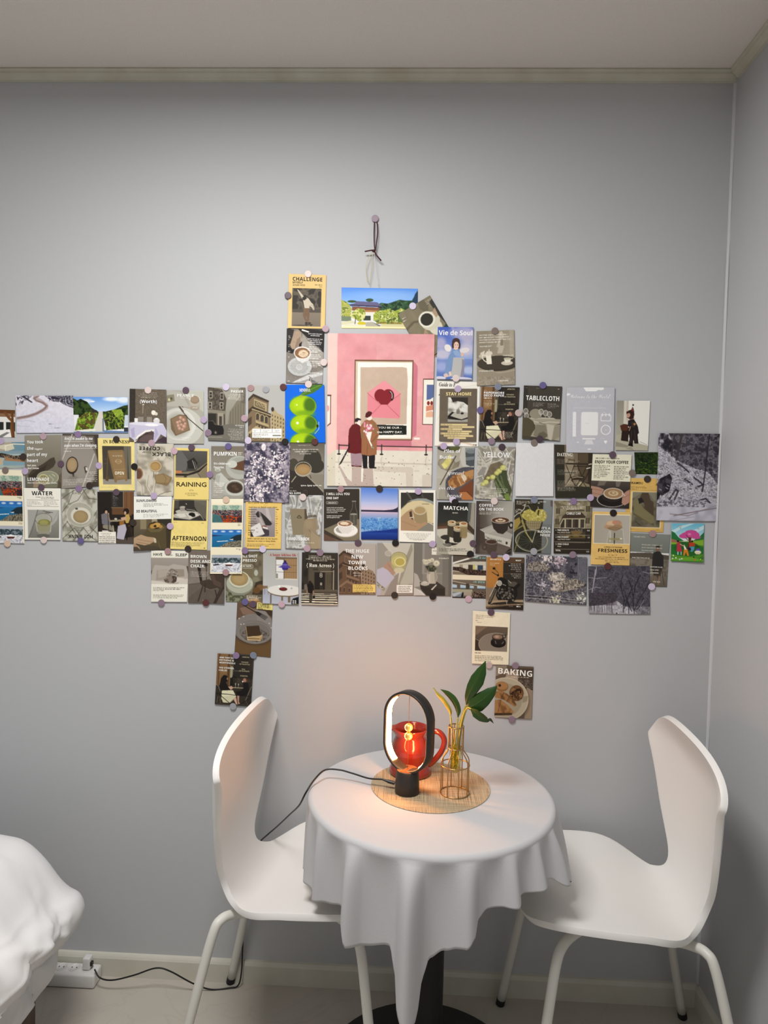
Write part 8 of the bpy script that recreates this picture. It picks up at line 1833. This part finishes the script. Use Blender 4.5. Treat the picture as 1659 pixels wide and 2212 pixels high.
def d(k):
    k.F('6a5b4c').P([0, 0, 30, 0, 26, 14, 0, 22], '8f8474').P([26, 12, 60, 10, 62, 28, 30, 26], 'a08c78').P([30, 18, 64, 24, 60, 32, 20, 28], 'b8ab98', .7).R(60, 4, 100, 30, '51453a').B(['4a4036', '5f5449', '7a6d5e', '3c332a'], 16, poly=[58, 30, 70, 24, 100, 26, 100, 48, 80, 44], seed=3).P([84, 40, 100, 46, 100, 100, 80, 100], '9b8a76')
    k.E(34, 68, 58, 42, '5a4c3e', .7, soft=.15).E(30, 64, 58, 40, 'b5ab96').E(26, 66, 46, 32, 'a39984').E(30, 64, 58, 40, 'cdc4ae', .9, ring=1.2).P([72, 58, 88, 56, 86, 66, 74, 70], '8f8570', .7)
    k.E(18, 41, 17, 9.5, '8f6a44').E(18, 39.5, 15, 7, 'a87f54').E(12, 39, 3.6, 2.6, '3c2618').E(57, 52, 19, 15, '6a4c30').B(['4f3622', '755438', '94704a', '3a2618'], 12, poly=[40, 48, 50, 38, 64, 40, 74, 52, 72, 62, 56, 66, 42, 58], seed=4).E(52, 52, 6, 5, '3c281a', .7)
    k.P([0, 52, 14, 49, 32, 54, 50, 64, 58, 74, 54, 78, 44, 74, 24, 66, 0, 62], '7f5c3a').B(['6a4a2e', '8c663e', 'a37c50'], 9, poly=[0, 52, 14, 49, 32, 54, 50, 64, 58, 74, 54, 78, 44, 74, 24, 66, 0, 62], seed=5, a=.8).L([24, 52, 18, 62], 1.6, '5a3e26').L([40, 58, 32, 68], 1.6, '5a3e26')
    k.P([0, 68, 16, 66, 36, 76, 52, 88, 46, 92, 0, 94], '8a6440').B(['7a5636', '936c44', 'ab8458'], 7, poly=[0, 68, 16, 66, 36, 76, 52, 88, 46, 92, 0, 94], seed=6, a=.8, soft=1).L([16, 67, 10, 90], 1.6, '6a4a2e').P([0, 92, 48, 90, 46, 94, 0, 97], '4a3826')
    k.T('BAKING', 6, 97, 16, 11, 'fbf6ea', 'b', False, .035).S(32, 98, 21.5, 1, 2, 'f4eede', .9, 'c', .8)
C('postcard', 'brown postcard of croissants and rolls on a plate, behind the leaves', (1071.4, 1435.8, 1152.2, 1439.9, 1148.1, 1552.5, 1067.6, 1547.8), d, 1, .8, bend=1)

build_cards()

# ------------------------------------------------------------------ round stickers that hold the cards
DOTCOL = {'lilac': 'b7a5c2', 'pale lilac': 'd2c6dd', 'mauve': '8d7888', 'mauve pink': 'b69aa6', 'pink': 'c6a8b4', 'pale pink': 'dccbc6', 'peach': 'd8bda6', 'plum': '5d4a58', 'dark plum': '473742', 'purple': '8b7596',
          'violet': '685f8e', 'black': '211c1a', 'dark brown': '3a302a', 'taupe': '7d7068', 'maroon': '5a3230', 'grey': 'a3a2a8', 'blue grey': '7d8494', 'dusty pink': 'a8888a', 'greyish pink': 'c0aeaa'}
dm = {}
for k_, v_ in DOTCOL.items():
    dm[k_] = mat('sticker_' + k_.replace(' ', '_'), [c * 1.0 for c in alb(v_)[:3]], .4, .4)
bm = lathe(bmesh.new(), [(.0093, 0), (.0096, .0003), (.0094, .0007), (.0085, .0009)], 36)
bmesh.ops.rotate(bm, verts=bm.verts, cent=(0, 0, 0), matrix=Matrix.Rotation(PI / 2, 3, 'X'))
base = bpy.data.meshes.new('round_sticker'); bm.normal_update(); bm.to_mesh(base); bm.free()
base.polygons.foreach_set('use_smooth', [False] * len(base.polygons))
dme = {}
for k_ in DOTCOL:
    c_ = base.copy(); c_.materials.append(dm[k_]); dme[k_] = c_


def inside(q, x, z, m=.010):
    xs = [p[0] for p in q]; zs = [p[1] for p in q]
    return min(xs) - m < x < max(xs) + m and min(zs) - m < z < max(zs) + m


DOTS = [
    (3, 953, 'lilac', 'at the edge of the picture, over the bluish hall photo'), (95, 943, 'mauve pink', 'on the top edge of the lemonade card'), (170, 938.5, 'purple', 'under the snowy path photo, over the underlined words'), (252.6, 949.3, 'dark brown', 'in the word BUSINESS'),
    (52, 986.7, 'dark brown', 'between the hall photo and the lemonade card'), (133, 1002.3, 'plum', 'between the lemonade card and the coffee table card'), (215, 1006, 'lilac', 'between the coffee table card and the OPEN board card'), (291.5, 1008, 'black', 'between the OPEN board card and the upside down coffee card'),
    (13.5, 1016, 'taupe', 'at the top of the far cream strip'), (56, 1018, 'lilac', 'beside the far cream strip and the lemonade card'), (91, 1053, 'plum', 'above the word WATER'), (172, 1055.5, 'purple', 'on the top edge of the checked linen card'), (194.8, 1048.8, 'dark brown', 'on the lower edge of the coffee table card'), (252.6, 1063.3, 'plum', 'at the foot of the OPEN board card'),
    (18, 1174, 'peach', 'at the foot of the far cream strip'), (96.4, 1166.4, 'pale pink', 'at the foot of the WATER card'), (175.8, 1168, 'violet', 'at the foot of the checked linen card'), (289, 1128.7, 'dark brown', 'between the cafe window card and the sunflower card'),
    (321, 843.5, 'pale pink', 'on the top edge of the Worth card'), (402.5, 843.5, 'plum', 'on the top edge of the peanut toast card'), (489, 837, 'pale lilac', 'on the top edge of the city street card'), (542.5, 838.6, 'dusty pink', 'on the top corner of the tan tower card'), (441, 907, 'lilac', 'on the side of the peanut toast card'), (451, 935, 'mauve', 'on the lower side of the city street card'),
    (529, 904, 'mauve pink', 'between the city street card and the tan tower card'), (537, 952, 'pale lilac', 'between the tan tower card and the lilac blossom'), (415, 966.8, 'plum', 'on the top edge of the RAINING card'), (377.6, 974.6, 'pink', 'on the top corner of the RAINING card'), (494, 964.6, 'violet', 'above the word PUMPKIN'), (328.8, 957.4, 'mauve pink', 'above the upside down word COFFEE'),
    (334, 1071, 'lilac', 'above the word SUNFLOWERS'), (454.5, 1025, 'purple', 'between the umbrella photo and the soup card'), (369, 1136.5, 'lilac', 'between the sunflower photo and the AFTERNOON card'), (489.7, 1079.6, 'peach', 'on top of the cream strip under the soup card'), (407.4, 1185.4, 'dark brown', 'at the foot of the AFTERNOON card'), (364, 1190.8, 'dusty pink', 'above the bed pillows card'),
    (530.4, 1189, 'purple', 'on the top edge of the white coffee cup card'), (568.4, 1186, 'pale lilac', 'at the foot of the amber shoe card'), (349.8, 1301.6, 'mauve', 'at the foot of the bed pillows card'), (445.6, 1301.6, 'maroon', 'at the foot of the wooden chair card'), (489, 1236, 'dusty pink', 'at the foot of the cream strip over the wooden chair card'), (530, 1300, 'violet', 'above the fork of the tiramisu card'),
    (547, 1304.7, 'plum', 'beside the violet one above the tiramisu card'), (609, 1304.7, 'pink', 'at the foot of the kitchen table card'), (511, 1415.4, 'purple', 'on the top edge of the lowest cafe card'), (548, 1414.8, 'blue grey', 'at the foot of the tiramisu card'), (504.3, 1525, 'grey', 'at the foot of the lowest cafe card'),
    (666, 593, 'pale pink', 'on top of the skateboarder card'), (622.8, 639.2, 'plum', 'on the side of the skateboarder card'), (703.7, 711, 'mauve pink', 'between the skateboarder card and the latte card'), (699.8, 783.8, 'pale pink', 'on the side of the saucer card'), (612.8, 836.6, 'maroon', 'on the top corner of the blue olive card'), (667, 831, 'pale pink', 'on the top edge of the blue olive card'), (575, 841.7, 'grey', 'on the sky of the tan tower card'),
    (616.8, 954.4, 'black', 'at the lower corner of the blue olive card'), (680.6, 954.4, 'maroon', 'on the lower edge of the blue olive card'), (659.8, 1065.5, 'dark brown', 'above the kraft notebook card'), (655, 1074, 'pale pink', 'half hidden on the top edge of the kraft notebook card'), (664, 1184.4, 'mauve pink', 'at the foot of the kraft notebook card'), (692, 1193.5, 'mauve', 'on top of the zebra crossing card'),
    (736.7, 1056.8, 'dusty pink', 'on the top edge of the carafe card'), (819.7, 1055.5, 'dark brown', 'on the top edge of the sea shore card'), (903.5, 1061.2, 'lilac', 'on the top edge of the iced latte card'), (773.8, 1172.7, 'plum', 'above the big white words of the tower blocks card'), (854.4, 1172.7, 'black', 'on the top edge of the lemon drink card'), (934, 1175, 'lilac', 'on the top edge of the vase of roses card'),
    (852.5, 1285.4, 'dark brown', 'at the foot of the lemon drink card'), (934.8, 1288.2, 'black', 'at the foot of the vase of roses card'), (1012, 1293.7, 'pink', 'at the foot of the library lounge strip'),
    (1068.6, 715.6, 'taupe', 'on the top edge of the white coffee pot card'), (984.6, 818, 'pale pink', 'at the foot of the winged child card'), (1075.3, 836, 'blue grey', 'at the foot of the white coffee pot card'), (989, 840.5, 'lilac', 'above the words STAY HOME'), (1037.3, 886.3, 'violet', 'between the magazine sheet and the terrace cafe card'), (1119.5, 892.3, 'greyish pink', 'between the terrace cafe card and the TABLECLOTH card'),
    (1061.4, 953.2, 'mauve', 'at the foot of the terrace cafe card'), (1084, 966, 'dark plum', 'above the word YELLOW'), (985.7, 954.4, 'lilac', 'at the foot of the STAY HOME card'), (958.3, 964, 'lilac', 'on the top corner of the butter card'), (978, 1080, 'pale lilac', 'at the foot of the butter card'), (982.7, 1085, 'black', 'on the top edge of the MATCHA card'),
    (1067.4, 1082.6, 'pale pink', 'on the top edge of the coffee and book card'), (1021.6, 1173.7, 'plum', 'on the side of the MATCHA card'), (1015.6, 1196.6, 'black', 'at the lower corner of the MATCHA card'), (1066, 1197.8, 'plum', 'at the foot of the coffee and book card'), (1093, 1203.8, 'pale lilac', 'on the top edge of the motorcycle card'), (1172, 833, 'violet', 'on the top edge of the TABLECLOTH card'),
    (1153.4, 956.7, 'taupe', 'on the top edge of the blank white sheet'), (1165, 948.8, 'dark plum', 'at the foot of the TABLECLOTH card'), (1322.2, 982.7, 'plum', 'under the corner of the grey announcement card'), (1153.4, 1080, 'blue grey', 'on the top edge of the bicycle card'), (1238, 1083, 'purple', 'on the top edge of the tram card'), (1274.5, 1075, 'lilac', 'between the folding chair card and the two hands card'),
    (1324, 1108, 'black', 'on the top edge of the rose card'), (1152.4, 1191, 'grey', 'at the foot of the bicycle card'), (1236.6, 1198, 'mauve', 'at the foot of the tram card'), (1364.8, 1021.8, 'taupe', 'between the two hands card and the amber cake card'), (1398, 1035, 'dark brown', 'under the green fern photo'), (1409, 1153, 'dusty pink', 'at the foot of the amber cake card'),
    (1312, 1223, 'maroon', 'at the foot of the rose card'), (1406.4, 1267, 'pale lilac', 'at the side of the bare trees photo'), (1060.2, 1321.8, 'plum', 'above the framed espresso card'), (1055.8, 1435.8, 'greyish pink', 'at the foot of the framed espresso card'), (1113, 1437, 'mauve', 'on the top edge of the bread card'), (1105, 1552.8, 'mauve', 'at the foot of the bread card'), (891.6, 662, 'pale lilac', 'on the corner of the tilted olive card'),
]
dy_seen = []
for px, py, c_, where in DOTS:
    x, z = on_wall(px, py)
    y = 0.0
    for q, yy in PLACED:
        if inside(q, x, z):
            y = min(y, yy)
    y -= .0012
    for (x2, z2, y2) in dy_seen:
        if math.hypot(x - x2, z - z2) < .0195:
            y = min(y, y2 - .0012)
    dy_seen.append((x, z, y))
    o = bpy.data.objects.new('round_sticker', dme[c_]); COL.objects.link(o); o.location = (x, y + .0002, z)
    tag(o, c_ + ' round sticker ' + where, 'sticker', 'round stickers on the wall of cards')

# ------------------------------------------------------------------ ribbon hanging from a sticker above the cards
hx, hz = on_wall(810.6, 473.5)
rb = thing('hanging_ribbon', 'dark red ribbon loop and thin string tied in a knot, hanging above the temple photo', 'ribbon', (hx, -.004, hz - .012))
M_rr = mat('dark_red_ribbon', (0.055, 0.006, 0.010), .5, .4); M_tw = mat('gold_twine', (0.62, 0.55, 0.30), .5, .4); M_wt = mat('white_thread', (.75, .74, .72), .6, .3)
P_ = lambda px, py, y: Vector((on_wall(px, py)[0] - hx, y, on_wall(px, py)[1] - hz + .012))
for pts in ([(809, 482, -.002), (808.5, 505, -.005), (809, 530, -.008), (810.5, 545, -.009)], [(815, 482, -.002), (816, 505, -.005), (814, 525, -.008), (811, 545, -.009)]):
    obj('ribbon_loop', tube(bmesh.new(), catmull([P_(*p) for p in pts], 6), .0016, 8), M_rr, rb, True)
bm = bmesh.new(); bmesh.ops.create_icosphere(bm, subdivisions=2, radius=.0042); bmesh.ops.translate(bm, verts=bm.verts, vec=P_(808, 546, -.010)); obj('knot', bm, M_rr, rb, True)
obj('ribbon_end', tube(bmesh.new(), catmull([P_(808, 544, -.010), P_(800, 546, -.014), P_(789, 547.5, -.012)], 6), .0019, 8), M_rr, rb, True)
obj('ribbon_end', tube(bmesh.new(), catmull([P_(810, 548, -.010), P_(815, 557, -.014), P_(824, 567, -.010)], 6), .0019, 8), M_rr, rb, True)
obj('gold_twine', tube(bmesh.new(), catmull([P_(805, 546, -.010), P_(797, 560, -.010), P_(791, 580, -.008), P_(792, 598, -.006), P_(795, 611, -.005)], 6), .0008, 6), M_tw, rb, True)
obj('gold_twine', tube(bmesh.new(), catmull([P_(807, 547, -.010), P_(804, 565, -.010), P_(802, 590, -.008), P_(798, 617, -.005)], 6), .0008, 6), M_tw, rb, True)
obj('white_thread', tube(bmesh.new(), catmull([P_(809, 547, -.010), P_(811, 575, -.012), P_(815, 602, -.008), P_(818, 618, -.005)], 6), .0006, 6), M_wt, rb, True)
o = bpy.data.objects.new('round_sticker', dme['mauve']); COL.objects.link(o); o.location = (hx, -.0045, hz)
tag(o, 'grey mauve round sticker holding up the red ribbon, highest on the wall', 'sticker', 'round stickers on the wall of cards')
